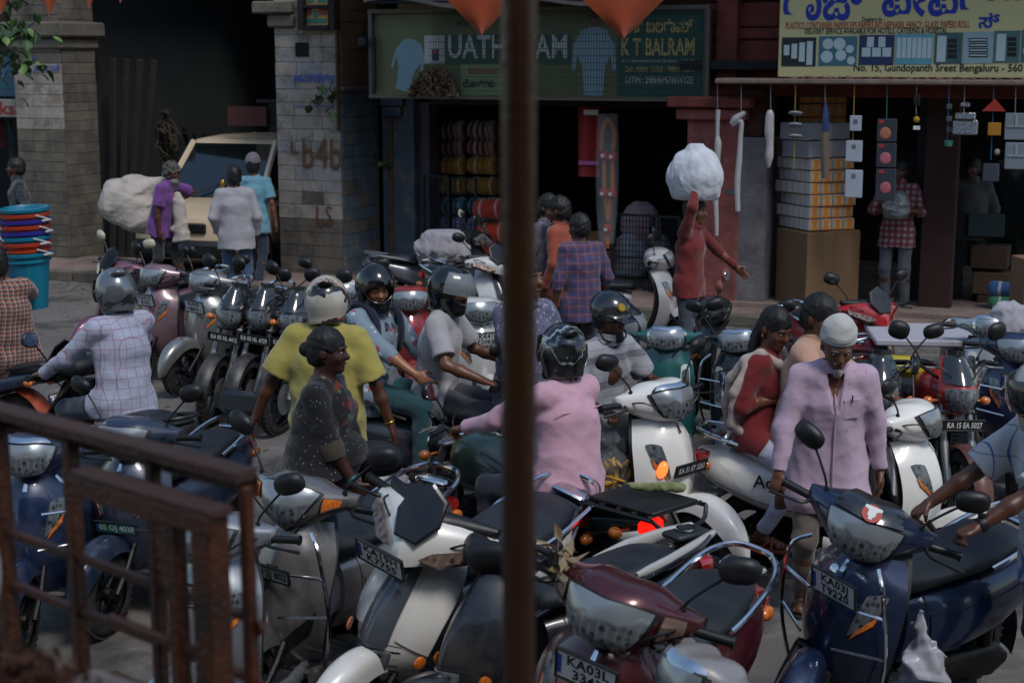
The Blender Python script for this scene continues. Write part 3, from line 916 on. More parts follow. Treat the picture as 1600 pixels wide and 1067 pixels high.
    if style == 'led':
        for s_ in (-1, 1):
            q = [(s_ * .30, .10), (s_ * .8, .30), (s_ * .85, .45), (s_ * .30, .22)]
            link('grille_trim', cached(('lg', s_), lambda: patch(Sa, q if s_ > 0 else q[::-1], 8, 4, .004, .006).mesh('grille_trim')), BLACKP, r)
    # controls
    def ctl():
        mb = MB(); mb.tube([(.21, -.36, 1.005), (.235, -.22, 1.0), (.25, 0, 1.0), (.235, .22, 1.0), (.21, .36, 1.005)], .012, 8, smooth=3)
        return mb.mesh('handlebar')
    link('handlebar', cached('bar', ctl), DARKMET, r, SM)
    for s_ in (-1, 1):
        link('grip', cached(('grip', s_), lambda: MB().tube([(.225, s_ * .25, 1.003), (.206, s_ * .37, 1.006)], .0175, 12).lathe([(.022, 0), (.022, .008)], (.206, s_ * .37, 1.006), (-.1, s_, 0), 12).mesh('grip')), BLACKP, r, SM)
        link('brake_lever', cached(('lev', s_), lambda: MB().tube([(.24, s_ * .24, 1.0), (.29, s_ * .27, .995), (.285, s_ * .34, .985), (.27, s_ * .41, .975)], [.01, .008, .006, .008], 7, smooth=3).mesh('brake_lever')), BLACKP, r, SM)
    link('cable', cached('scable', lambda: MB().tube([(.25, -.22, 1.01), (.36, -.20, 1.03), (.40, -.10, .97), (.36, -.04, .90)], .0045, 5, smooth=5).tube([(.25, .22, 1.01), (.37, .19, 1.02), (.39, .10, .95), (.36, .04, .88)], .0045, 5, smooth=5).mesh('cable')), BLACKP, r, SM)
    link('panel_seam', cached(('seam', style == 'sharp'), lambda: MB().tube([Sb(.09 + .0 * k, a) for k, a in enumerate(np.linspace(-1.2, 1.2, 9))], .0035, 4).tube([Sb(.09, a) for a in np.linspace(PI - 1.2, PI + 1.2, 9)], .0035, 4).tube([Sb(q, -.42) for q in np.linspace(.12, .9, 14)], .003, 4).tube([Sb(q, PI + .42) for q in np.linspace(.12, .9, 14)], .003, 4).mesh('panel_seam')), BLACKP, r)
    mirror_pair(r, SM, (.25, .20, 1.05), (.22, .31, 1.22), mcol or BLACKP, None, mirshape, mirrors)
    if pl:
        if platepos is None:
            platepos = {'activa': (.475, 0, .80), 'retro': (.42, 0, .76), 'led': (.50, 0, .74), 'sharp': (.44, 0, .86)}[style]
        tilt = .28 if style != 'sharp' else .5
        w, h = (.24, .055) if len(pl) == 1 else (.21, .105)
        plate(r, FACE_F(platepos, -tilt), pl, w, h, plmat or PLATEW, plink or INKK)
        part('plate_bracket', MB().box((platepos[0] - .035, 0, platepos[2]), (.06, .05, .03)), BLACKP, r)
    if guard:
        mb = MB()
        for s_ in (-1, 1):
            mb.tube([(.42, s_ * .17, .93), (.46, s_ * .24, .85), (.40, s_ * .27, .55), (.34, s_ * .22, .30)], .009, 7, smooth=4)
            mb.tube([(.47, s_ * .10, .74), (.45, s_ * .255, .76)], .007, 6)
            mb.tube([(.50, s_ * .08, .56), (.41, s_ * .265, .58)], .007, 6)
        part('crash_guard', mb, CHROME, r)
    r['_steer'] = steer
    return r, SM

def motorcycle(P, yaw, label, group=None, col='15171c', style='commuter', lean=0.0, steer=0, pl=None, plmat=PLATEK, plink=INKW, rearpl=None, mirrors=(-1, 1), wirew=False, screen=None, name='motorcycle', taillit=False, fender='1a1b1e', mirshape='round', rack=False):
    """P is the ground point under the steering head; forward +x"""
    M0 = TRS((P[0], P[1], 0), yaw, -lean) @ Matrix.Translation((-.42, 0, 0))
    r = root(name, M0, label, 'motorcycle', group)
    pm = paint(col, .2, .2); fm = plain('mudguard_' + fender, fender, .4, .1, .1, 8, dust=.3)
    ax = Vector((-.24, 0, .62)).normalized()
    SM = Matrix.Translation((.42, 0, .9)) @ Matrix.Rotation(steer, 4, ax) @ Matrix.Translation((-.42, 0, -.9)); I = Matrix()
    stl = 'wire' if wirew else 'alloy'
    wheel(r, (.68, 0, .30), .30, .085, .225, SM, 6, stl, ALLOY if wirew else DARKMET, disc=not wirew)
    wheel(r, (-.62, 0, .30), .30, .10, .225, I, 6, stl, ALLOY if wirew else DARKMET)
    link('fork', cached('mfork', lambda: MB().tube([(.40, -.09, .95), (.53, -.09, .62)], .022, 10).tube([(.53, -.09, .62), (.68, -.09, .30)], .028, 10).tube([(.40, .09, .95), (.53, .09, .62)], .022, 10).tube([(.53, .09, .62), (.68, .09, .30)], .028, 10).box((.41, 0, .93), (.07, .24, .03), bev=.01).box((.46, 0, .80), (.07, .24, .03), bev=.01).mesh('fork')), ALLOY, r, SM)
    def fen():
        def fn(u, v):
            a = .1 + 2.5 * u; t = 2 * v - 1; R = .335 - .02 * t * t
            return (.68 + math.cos(a) * R, t * .06, .30 + math.sin(a) * R)
        return MB().sheet(fn, 20, 6, .004).mesh('front_mudguard', ang=60)
    link('front_mudguard', cached('mfen', fen), fm, r, SM)
    def tank():
        TX = (.38, .30, .10, -.08, -.18); TH = (.08, .145, .165, .13, .09); TL = (.78, .72, .70, .72, .74); TT = (.92, 1.0, 1.01, .92, .84)
        rings = []
        for x in np.linspace(.36, -.16, 18):
            xr = [-b for b in TX]
            hw = cr(xr, TH, -x); zl = cr(xr, TL, -x); zt = cr(xr, TT, -x)
            rings.append([(x, hw * sup(a, 2.6)[0] * (1 - .18 * min(0, sup(a, 2.6)[1])), (zl + zt) / 2 + (zt - zl) / 2 * sup(a, 2.6)[1]) for a in np.linspace(0, 2 * PI, 26, endpoint=False)])
        return MB().loft(rings).mesh('tank', ang=60)
    tk = link('tank', cached('tank', tank), pm, r)
    part('filler_cap', MB().lathe([(.035, 0), (.035, .012), (.025, .018)], (.12, 0, .985), (0, 0, 1), 18), CHROME, tk)
    def seatm():
        SX = (.0, -.15, -.4, -.65, -.85); SH = (.08, .115, .13, .12, .09); SL = (.74, .73, .74, .76, .79); ST = (.80, .80, .81, .85, .86); rings = []
        for x in np.linspace(0, -.85, 20):
            xr = [-b for b in SX]
            hw = cr(xr, SH, -x); zl = cr(xr, SL, -x); zt = cr(xr, ST, -x)
            rings.append([(x - .08, hw * sup(a, 3)[0], (zl + zt) / 2 + (zt - zl) / 2 * sup(a, 3)[1]) for a in np.linspace(0, 2 * PI, 22, endpoint=False)])
        return MB().loft(rings).mesh('seat', ang=60)
    link('seat', cached('mseat', seatm), SEATV, r)
    def panel():
        BX = (-.05, -.25, -.5, -.8, -1.0); BH = (.08, .14, .15, .11, .05); BL = (.52, .50, .58, .68, .74); BT = (.72, .73, .75, .80, .80); rings = []
        for x in np.linspace(-.05, -1.0, 16):
            xr = [-b for b in BX]
            hw = cr(xr, BH, -x); zl = cr(xr, BL, -x); zt = cr(xr, BT, -x)
            rings.append([(x, hw * sup(a, 3)[0], (zl + zt) / 2 + (zt - zl) / 2 * sup(a, 3)[1]) for a in np.linspace(0, 2 * PI, 22, endpoint=False)])
        return MB().loft(rings).mesh('side_panel', ang=60)
    link('side_panel', cached('mpanel', panel), pm, r)
    def eng():
        mb = MB(); mb.box((.12, 0, .38), (.36, .24, .24), bev=.05)
        for k in range(7): mb.box((.20, 0, .50 + k * .027), (.19 - .008 * k, .20, .013), rot=(0, .1, 0), bev=.003)
        mb.tube([(.10, .13, .36), (.10, .155, .36)], .095, 20); mb.tube([(.04, -.13, .36), (.04, -.155, .36)], .09, 20)
        return mb.mesh('engine', ang=35)
    link('engine', cached('meng', eng), DARKMET, r)
    link('frame', cached('mframe', lambda: MB().tube([(.40, 0, .86), (.36, 0, .45), (.25, 0, .26), (-.1, 0, .26), (-.2, 0, .5)], .02, 8, smooth=3).tube([(-.12, .09, .32), (-.62, .09, .30)], .017, 8).tube([(-.12, -.09, .32), (-.62, -.09, .30)], .017, 8).tube([(-.62, .12, .33), (-.5, .12, .70)], .022, 8).tube([(-.62, -.12, .33), (-.5, -.12, .70)], .022, 8).tube([(-.05, -.22, .30), (-.05, .22, .30)], .012, 6).mesh('frame')), BLACKP, r)
    link('exhaust', cached('mexh', lambda: MB().tube([(.28, -.06, .56), (.40, -.10, .45), (.28, -.13, .24), (-.2, -.14, .22)], .019, 8, smooth=4).tube([(-.18, -.15, .22), (-.3, -.16, .23), (-.9, -.18, .36), (-.93, -.18, .37)], [.025, .045, .048, .03], 14).mesh('exhaust', ang=40)), CHROME if wirew else BLACKP, r)
    link('chain_cover', cached('mchain', lambda: MB().loft([[(x, .12 + .02 * sup(a, 3)[0], z + .045 * sup(a, 3)[1]) for a in np.linspace(0, 2 * PI, 10, endpoint=False)] for x, z in ((-.05, .34), (-.3, .34), (-.65, .31))]).mesh('chain_cover', ang=40)), BLACKP, r)
    link('rear_mudguard', cached('mrm', lambda: MB().sheet(lambda u, v: (-.62 - math.cos(1.7 - 1.9 * u) * .36, (2 * v - 1) * .075, .30 + math.sin(1.7 - 1.9 * u) * .36 - .02 * abs(2 * v - 1) ** 2), 14, 6, .005).mesh('rear_mudguard', ang=60)), fm, r)
    link('stand', cached('mstand', lambda: MB().tube([(-.02, .12, .28), (-.05, .27, .01)], .011, 6).mesh('stand')), DARKMET, r)
    link('tail_lamp', cached('mtail', lambda: MB().box((-1.0, 0, .755), (.07, .15, .075), bev=.02).mesh('tail_lamp')), emis('lit_tail_lamp', 'd8160a', 1.6) if taillit else REDL, r)
    for s_ in (-1, 1):
        link('rear_indicator', cached(('mri', s_), lambda: MB().tube([(-.92, s_ * .07, .74), (-.92, s_ * .15, .74)], .008, 6).ell((-.92, s_ * .17, .74), (.04, .03, .03)).mesh('rear_indicator')), AMBER, r)
        link('grip', cached(('mgrip', s_), lambda: MB().tube([(.24, s_ * .25, 1.07), (.20, s_ * .37, 1.06)], .0175, 12).mesh('grip')), BLACKP, r, SM)
        link('lever', cached(('mlev', s_), lambda: MB().tube([(.27, s_ * .22, 1.065), (.32, s_ * .27, 1.06), (.30, s_ * .37, 1.05)], [.009, .007, .006], 7, smooth=3).mesh('lever')), ALLOY, r, SM)
    if rearpl: plate(r, FACE_B((-1.06, 0, .60), .2), rearpl, .2, .1)
    link('grab_rail', cached('mgrab', lambda: MB().tube([(-.55, .14, .78), (-.85, .13, .84), (-1.0, .10, .87), (-1.0, -.10, .87), (-.85, -.13, .84), (-.55, -.14, .78)], .011, 8, smooth=3).mesh('grab_rail')), BLACKP if not rack else DARKMET, r)
    link('handlebar', cached('mbar', lambda: MB().tube([(.20, -.37, 1.06), (.28, -.22, 1.075), (.36, -.10, 1.0), (.37, 0, .97), (.36, .10, 1.0), (.28, .22, 1.075), (.20, .37, 1.06)], .012, 8, smooth=4).mesh('handlebar')), CHROME if wirew else DARKMET, r, SM)
    # head
    if style == 'roundlamp':
        h = link('headlamp_shell', cached('mhs', lambda: MB().lathe([(.02, -.13), (.06, -.11), (.085, -.05), (.092, 0), (.092, .015), (.085, .02)], (.53, 0, .90), (1, 0, .05), 28).mesh('headlamp_shell', ang=60)), BLACKP, r, SM)
        link('headlamp', cached('mhl', lambda: MB().lathe([(.084, .0), (.078, .015), (.05, .024), (.01, .028)], (.545, 0, .90), (1, 0, .05), 28).mesh('headlamp', ang=60)), LENS, r, SM)
        link('headlamp_ring', cached('mhr', lambda: MB().lathe([(.084, 0), (.093, 0), (.095, .01), (.088, .02), (.084, .018)], (.543, 0, .90), (1, 0, .05), 28, cap=False).mesh('headlamp_ring', ang=60)), CHROME, r, SM)
    else:
        def Sh(t, v):
            q = abs(t); z = .80 + .34 * v; xc = cr((0, .3, .6, 1), (.55, .60, .56, .45), v); hw = cr((0, .3, .6, 1), (.075, .125, .12, .07), v)
            return (xc - .12 * q ** 2, hw * t, z)
        link('headlamp_cowl', cached('mcowl', lambda: MB().sheet(lambda a, b: Sh(2 * a - 1, b), 16, 16, -.012).box((.47, 0, .92), (.12, .15, .16), bev=.03).mesh('headlamp_cowl', ang=60)), pm, r, SM)
        link('headlamp', cached('mlamp', lambda: patch(Sh, [(-.6, .10), (.6, .10), (.75, .46), (-.75, .46)], 10, 8, .006, .01, .12).mesh('headlamp')), LENS, r, SM)
        link('flyscreen', cached('mscr', lambda: patch(Sh, [(-.8, .56), (.8, .56), (.72, 1.12), (-.72, 1.12)], 10, 8, .006, .008, .08).mesh('flyscreen')), screen or SMOKE, r, SM)
    for s_ in (-1, 1):
        link('indicator', cached(('mind', s_), lambda: MB().tube([(.46, s_ * .09, .87), (.46, s_ * .17, .87)], .008, 6).ell((.465, s_ * .19, .87), (.032, .034, .028)).mesh('indicator')), AMBER, r, SM)
    link('cable', cached('mcable', lambda: MB().tube([(.26, -.22, 1.08), (.42, -.20, 1.12), (.52, -.08, 1.04), (.46, -.04, .90)], .005, 5, smooth=5).tube([(.26, .22, 1.08), (.44, .18, 1.12), (.54, .06, 1.02), (.46, .04, .84)], .005, 5, smooth=5).tube([(.50, .05, .95), (.56, .10, .7), (.64, .10, .42)], .004, 5, smooth=4).mesh('cable')), BLACKP, r, SM)
    mirror_pair(r, SM, (.28, .20, 1.09), (.25, .30, 1.25), BLACKP, BLACKP, mirshape, mirrors)
    if pl:
        plate(r, SM @ FACE_F((.60, 0, .74), -.1), pl, .26, .06, plmat, plink)
    return r, SM
# ================================================================ people
def skin_mat(col):
    key = ('skin', col)
    if key in MATS: return MATS[key]
    b = NB('skin_' + col); c = hx(col)
    n = b.noise(18, 4)
    cc = b.mix(n, tuple(v * 1.05 for v in c), tuple(min(1, v * 1.45) for v in c))
    b.set(cc, .42, 0, 0, b.bump(b.noise(160, 3), .18, .002), Subsurface_Weight=.06, Subsurface_Scale=.01)
    MATS[key] = b.m; return b.m
def hair_mat(col='0c0a0a'):
    key = ('hair', col)
    if key in MATS: return MATS[key]
    b = NB('hair_' + col); c = hx(col)
    v = b.tc(sca=(1, 1, .25)); n = b.noise(90, 3, .6, vec=v)
    b.set(b.mix(n, tuple(x * .5 for x in c), tuple(min(1, x * 1.5) for x in c)), .6, 0, 0, b.bump(n, .4, .006))
    MATS[key] = b.m; return b.m
EYE = plain('eye_white', 'b5aca4', .3, 0, .05); IRIS = plain('iris', '140c08', .2, 0, .05)
def ik(a, c, l1, l2, hint):
    a, c, hint = Vector(a), Vector(c), Vector(hint); d = c - a; L = d.length
    mx = (l1 + l2) * .995
    if L > mx: c = a + d * (mx / L); d = c - a; L = mx
    e = d / L; x = (L * L + l1 * l1 - l2 * l2) / (2 * L); h = math.sqrt(max(0, l1 * l1 - x * x))
    p = hint - e * hint.dot(e)
    if p.length < 1e-5: p = Vector((0, 0, -1)) - e * e.z * -1
    return a + e * x + p.normalized() * h, c
def unit(v): return Vector(v).normalized()
def hand_sdf(V, wrist, d, pn, thumb, mode, h, sc_=1.0, k=.008):
    """d towards the fingers, pn out of the palm, thumb the side the thumb leaves on"""
    d, pn, th = unit(d), unit(pn), unit(thumb)
    pn = (pn - d * pn.dot(d)).normalized(); th = (th - d * th.dot(d) - pn * th.dot(pn)).normalized()
    w = Vector(wrist); q = sc_; r0 = max(.0085 * q, h * .85)
    R = np.array([[*d], [*th], [*pn]]).T
    V.ell(w + d * .045 * q, (.052 * q, .040 * q, max(.018 * q, h)), R, .02)
    lens = (.070, .078, .073, .058); offs = (.030, .011, -.009, -.028)
    for ln, of in zip(lens, offs):
        p = w + d * .082 * q + th * of * q
        curl = {'relaxed': (.35, .8), 'grip': (1.15, 2.5), 'flat': (.05, .12)}[mode]
        a1, a2 = curl
        p2 = p + (d * math.cos(a1) + pn * math.sin(a1)) * ln * .52 * q
        p3 = p2 + (d * math.cos(a2) + pn * math.sin(a2)) * ln * .48 * q
        V.cone(p - d * .02 * q, p2, r0 * 1.05, r0, k); V.cone(p2, p3, r0, r0 * .85, k * .6)
    t0 = w + d * .02 * q + th * .028 * q
    t1 = t0 + (d * .6 + th * .7 + pn * .3).normalized() * .042 * q
    t2 = t1 + ((d * .9 + pn * .5) if mode != 'grip' else (d * .5 + pn * 1.0 - th * .3)).normalized() * .034 * q
    V.cone(t0, t1, r0 * 1.4, r0 * 1.15, .012); V.cone(t1, t2, r0 * 1.15, r0 * .9, k)

def hair_part(style, col, h=.006):
    def f():
        V = Vol((-.17, -.13, -.16), (.15, .13, .17), h)
        if style in ('short', 'thin', 'curly', 'bun', 'pony'):
            g = .012 if style == 'short' else (.005 if style == 'thin' else (.022 if style == 'curly' else .010))
            V.ell((-.012, 0, .03), (.100 + g, .079 + g, .104 + g), None, .01)
            V.ell((-.04, 0, -.03), (.065 + g, .07 + g, .07), None, .03)
            V.wrinkle(.004 if style != 'curly' else .016, 110 if style != 'curly' else 90, 3)
            if style == 'thin': V.ell((.02, 0, .12), (.08, .06, .06), None, .01, 'sub')
            V.ell((.095, 0, -.045), (.085, .095, .085), None, .012, 'sub')
            V.ell((.02, .085, -.02), (.024, .03, .036), None, .01, 'sub'); V.ell((.02, -.085, -.02), (.024, .03, .036), None, .01, 'sub')
            V.ell((.04, 0, -.12), (.12, .10, .06), None, .01, 'sub')
        if style == 'bun': V.ell((-.12, 0, .0), (.042, .045, .042), None, .01)
        if style == 'pony': V.cone((-.10, 0, -.02), (-.13, .0, -.14), .038, .03, .02)
        return V.mesh('hair')
    return cached(('hair', style, h), f), hair_mat(col)
def beard_part(style):
    def f():
        V = Vol((-.05, -.09, -.24), (.15, .09, .02), .005)
        if style == 'goatee':
            V.ell((.085, 0, -.115), (.026, .028, .040), None, .01); V.cone((.095, .026, -.044), (.10, -.026, -.044), .006, .006, .01)
        elif style == 'long':
            V.ell((.06, 0, -.09), (.058, .064, .05), None, .02); V.cone((.075, 0, -.10), (.085, 0, -.20), .045, .018, .03); V.cone((.10, .03, -.044), (.10, -.03, -.044), .009, .009, .01)
            V.ell((.10, 0, .0), (.05, .055, .035), None, .01, 'sub')
        elif style == 'full':
            V.ell((.035, 0, -.07), (.072, .067, .056), None, .02); V.cone((.095, .03, -.042), (.10, -.03, -.042), .007, .007, .01)
            V.ell((.08, 0, .012), (.07, .08, .045), None, .01, 'sub'); V.ell((.115, 0, -.062), (.02, .02, .007), None, .004, 'sub')
        else:
            V.cone((.098, .028, -.046), (.104, 0, -.041), .005, .008, .008); V.cone((.104, 0, -.041), (.098, -.028, -.046), .008, .005, .008)
        V.wrinkle(.003, 150, 5)
        return V.mesh('beard')
    return cached(('beard', style), f)
HELM = {}
def helmet_meshes(kind):
    def shell():
        V = Vol((-.18, -.16, -.19), (.19, .16, .19), .006)
        if kind in ('full', 'visor', 'open'):
            V.ell((-.008, 0, .02), (.148, .126, .140), None, .01)
            V.cone((-.02, 0, -.02), (-.02, 0, -.09), .118, .104, .03)
            if kind != 'open': V.econe((.045, 0, -.095), (.062, 0, -.11), (.088, .085), (.08, .07), (0, 1, 0), (1, 0, 0), .04)
            V.cut((0, 0, -.135), (-.12, 0, -1))
            V.ell((-.004, 0, .0), (.118, .100, .118), None, .006, 'sub'); V.cone((0, 0, -.05), (.01, 0, -.2), .092, .098, .006, 'sub')
            if kind == 'open': V.ell((.13, 0, -.085), (.13, .20, .115), None, .006, 'sub')
            else: V.ell((.15, 0, .0), (.13, .105, .058), None, .01, 'sub')
            V.ell((-.13, 0, .115), (.05, .05, .02), None, .02)
        else:
            V.ell((-.008, 0, .03), (.135, .118, .125), None, .01); V.cut((0, 0, -.0), (-.15, 0, -1)); V.ell((-.005, 0, .0), (.116, .100, .115), None, .005, 'sub')
            V.econe((.08, 0, .012), (.165, 0, -.012), (.09, .012), (.06, .008), (0, 1, 0), (0, 0, 1), .02)
        return V.mesh('helmet')
    def vis():
        mb = MB(); up = .38 if kind == 'visor' else 0
        def fn(u, v):
            a = (2 * u - 1) * 1.45; e = -.42 + .95 * v + up
            return (.006 + math.cos(e) * math.cos(a) * (.158 + .012 * (kind == 'visor')), math.cos(e) * math.sin(a) * .136, .015 + math.sin(e) * .155)
        mb.sheet(fn, 18, 10, .003); return mb.mesh('visor', ang=70)
    def lin_():
        mb = MB()
        mb.tube([(.02, .10, -.09), (.05, .09, -.13), (.06, 0, -.15), (.05, -.09, -.13), (.02, -.10, -.09)], .006, 6, smooth=3)
        for s_ in (-1, 1): mb.lathe([(.018, 0), (.018, .008), (.012, .012)], (.005, s_ * .124, .01), (0, s_, 0), 14)
        return mb.mesh('strap')
    return cached(('helm', kind), shell), cached(('vis', kind), vis), cached(('hstrap', kind), lin_)
def helmet_on(parent, M, kind, mat, visor=None, name='helmet'):
    a, b, c = helmet_meshes(kind)
    h = link(name, a, mat, parent, M)
    link('chin_strap', c, BLACKP, h)
    if kind != 'half' and visor is not None: link('visor', b, visor, h)
    return h
def helmet_mat(name, col, marks=(), rough=.22, metal=.1):
    if name in MATS: return MATS[name]
    b = NB(name); cc = b.mix(b.noise(10, 3), tuple(v * .9 for v in hx(col)), hx(col))
    s_ = b.sep(b.tc())
    w = b.noise(7, 2, dist=1.5)
    for (lo, hi, c2, fr) in marks:
        v = b.math('ADD', b.math('MULTIPLY', b.math('SUBTRACT', w, .5), .22), b.math('ADD', s_[2], b.math('MULTIPLY', s_[0], fr)))
        m = b.math('MULTIPLY', b.math('GREATER_THAN', v, lo), b.math('LESS_THAN', v, hi))
        cc = b.mix(m, cc, hx(c2))
    d = b.math('MULTIPLY', b.ramp(b.noise(6, 5), .5, .8), .25)
    b.set(b.mix(d, cc, hx('8a8278')), rough, metal, .7); MATS[name] = b.m; return b.m

def person(M, label, pose, look, h=.010, group=None, S=1.0):
    """x forward, y left, z up, feet (or seat) above the origin"""
    lk = dict(skin='6b4632', sleeve='short', hair='short', haircol='0b0a0a', hem=-.16, fem=False, build=1.0, shoes='2a2622', shoe='shoe', neck=.0)
    lk.update(look); po = dict(lean=0, side=0, twist=0, head=(0, 0, 0), hz=.93, px=0, hl=None, hr=None, el=None, er=None, fl=None, fr=None, kl=(1, .15, 0), kr=(1, -.15, 0), ml='relaxed', mr='relaxed')
    po.update(pose)
    r = root('person', M if S == 1 else M @ Matrix.Scale(S, 4), label, 'person', group)
    skin = skin_mat(lk['skin'])
    RT = Euler((R_(po['side']), R_(po['lean']), 0)).to_matrix()
    U = RT @ Vector((0, 0, 1)); RW = Matrix.Rotation(R_(po['twist']), 3, U)
    Fh = RT @ Vector((1, 0, 0)); Sh = RT @ Vector((0, 1, 0)); F = RW @ Fh; Sd = RW @ Sh
    P0 = Vector((po['px'], 0, po['hz'])); B = lk['build']
    sw = (.175 if not lk['fem'] else .150) * (.6 + .4 * B)
    bend = po.get('bend', 0)
    Uc = (U + F * bend).normalized()
    W = P0 + U * .13; C = W + Uc * .21; NB_ = C + Uc * .165
    shl = C + Uc * .135 + Sd * sw; shr = C + Uc * .135 - Sd * sw
    hip = {1: P0 - U * .01 + Sh * .095, -1: P0 - U * .01 - Sh * .095}
    hy, hp, hr_ = po['head']
    HR = Matrix((( *F, ), ( *Sd, ), ( *Uc, ))).transposed() if False else Matrix.Rotation(0, 3, 'Z')
    # head frame: keeps mostly upright
    base = Matrix.Rotation(math.atan2(F.y, F.x), 3, 'Z')
    HM3 = base @ Euler((R_(hr_), R_(hp), R_(hy)), 'XYZ').to_matrix()
    HC = NB_ + (Uc * .5 + Vector((0, 0, 1)) * .5).normalized() * .07 + HM3 @ Vector((.018, 0, .105))
    HM = Matrix.Translation(HC) @ HM3.to_4x4()
    def hd(p): return HC + HM3 @ Vector(p)
    # limbs
    la, lf, lt, lc = .285, .255, .43, .42
    arms = {}
    for s_, sh, tg, hint in ((1, shl, po['hl'], po['el']), (-1, shr, po['hr'], po['er'])):
        if tg is None: tg = sh + Vector((0, 0, -.50)) + Sd * s_ * .07 + F * .06
        if hint is None: hint = Vector((-.6, s_ * .5, -.5))
        el, wr = ik(sh, tg, la, lf, hint); arms[s_] = (sh, el, wr)
    legs = {}
    for s_, tg, hint in ((1, po['fl'], po['kl']), (-1, po['fr'], po['kr'])):
        if tg is None: tg = Vector((po['px'] * 0 - .01, s_ * .11, .085))
        kn, an = ik(hip[s_], tg, lt, lc, hint); legs[s_] = (hip[s_], kn, an)
    pts = [P0, HC, *arms[1], *arms[-1], *legs[1], *legs[-1]]
    lo = Vector([min(p[i] for p in pts) for i in range(3)]) - Vector((.22, .22, .12)); hi = Vector([max(p[i] for p in pts) for i in range(3)]) + Vector((.22, .22, .20))
    V = Vol(lo, hi, h)
    sd = Sd; fw = F
    def torso(V, g, k=.05, hem=None):
        V.econe(P0 - U * .02, W, ((.150 if not lk['fem'] else .160) * B + g, .105 * B + g), (.135 * B + g, .098 * B + g), sd, fw, k)
        V.econe(W, C, (.135 * B + g, .098 * B + g), (.158 * (.5 + .5 * B) + g, .112 * (.6 + .4 * B) + g), sd, fw, k)
        V.econe(C, C + Uc * .10, (.158 * (.5 + .5 * B) + g, .112 * (.6 + .4 * B) + g), (.150 + g, .085 + g), sd, fw, k)
        V.cone(shl - Sd * .04, NB_ + Uc * .0, .052 + g, .052 + g, k); V.cone(shr + Sd * .04, NB_, .052 + g, .052 + g, k)
        if B > 1.05: V.ell(W + F * .07 * B, (.09 * B + g, .12 * B + g, .11 + g), None, k)
        if lk['fem']:
            for s_ in (-1, 1): V.ell(C + F * (.085) + Sd * s_ * .07 - Uc * .03, (.055 + g, .06 + g, .06 + g), None, .04)
    torso(V, -.010)
    V.cone(NB_ - Uc * .02, hd((-.018, 0, -.06)), .058, .050, .04)
    R3 = np.array(HM3)
    e = lambda c, rr, k, mode='add': V.ell(hd(c), rr, R3, k, mode)
    e((-.012, 0, .03), (.100, .078, .100), .02); e((.030, 0, -.055), (.062, .054, .066), .04); e((.045, 0, -.015), (.050, .060, .060), .03)
    e((.074, 0, -.092), (.026, .026, .022), .02)
    e((.082, 0, .030), (.018, .050, .012), .016)
    for s_ in (-1, 1):
        e((.104, s_ * .031, .008), (.017, .017, .011), .012, 'sub'); e((-.004, s_ * .080, -.006), (.019, .011, .030), .008)
        e((.062, s_ * .040, -.025), (.030, .022, .022), .02)
    V.cone(hd((.090, 0, .018)), hd((.116, 0, -.022)), .009, .014, .012); V.ell(hd((.104, 0, -.026)), (.013, .018, .010), R3, .010)
    e((.094, 0, -.056), (.012, .024, .0065), .006); e((.090, 0, -.067), (.013, .021, .0075), .005)
    for s_ in (-1, 1):
        sh, el, wr = arms[s_]
        V.cone(sh, el, .046, .036, .03); V.cone(el, el.lerp(wr, .35), .036, .038, .02); V.cone(el.lerp(wr, .35), wr, .038, .025, .02)
        d = (wr - el).normalized(); mode = po['ml'] if s_ > 0 else po['mr']
        pn = po.get('pl' if s_ > 0 else 'pr')
        if pn is None: pn = Vector((0, -s_, 0)) if mode == 'relaxed' else Vector((0, 0, -1))
        thd = po.get('tl' if s_ > 0 else 'tr')
        if thd is None: thd = Vector((1, 0, 0)) if mode == 'relaxed' else Vector((0, -s_, 0))
        d2 = po.get('dl' if s_ > 0 else 'dr') or d
        hand_sdf(V, wr, d2, pn, thd, mode, h)
        hp_, kn, an = legs[s_]
        V.cone(hp_, kn, .078, .052, .05); V.cone(kn, kn.lerp(an, .35), .052, .054, .03); V.cone(kn.lerp(an, .35), an, .054, .034, .03)
        fd = po.get('footl' if s_ > 0 else 'footr', None); fd = unit(fd) if fd is not None else unit((1, s_ * .15, 0))
        V.cone(an, an - fd * .045 - Vector((0, 0, .05)), .034, .026, .02)
        V.cone(an - Vector((0, 0, .045)) - fd * .03, an + fd * .13 - Vector((0, 0, .058)), .030, .026, .03)
        if lk['shoe'] == 'sandal':
            for t in range(5): V.cone(an + fd * .12 - Vector((0, 0, .06)) + Vector((-fd.y, fd.x, 0)) * (.03 - .015 * t), an + fd * (.165 - .008 * t) - Vector((0, 0, .066)) + Vector((-fd.y, fd.x, 0)) * (.034 - .017 * t), .010, .009, .006)
    link('body', V.mesh('body'), skin, r)
    # eyes, brows
    for s_ in (-1, 1):
        ey = link('eye', cached('eyeb', lambda: MB().ell((0, 0, 0), (.0115, .0125, .0062), None, 10, 7).mesh('eye')), EYE, r, HM @ Matrix.Translation((.0845, s_ * .031, .007)))
        link('iris', cached('iris', lambda: MB().ell((.008, 0, -.0005), (.0045, .0062, .0060), None, 8, 6).mesh('iris')), IRIS, ey)
        link('eyebrow', cached(('brow', s_), lambda: MB().tube([(.097, s_ * .014, .026), (.097, s_ * .032, .031), (.084, s_ * .052, .026)], [.003, .0045, .0025], 6, smooth=3).mesh('eyebrow')), hair_mat(lk['haircol']), r, HM)
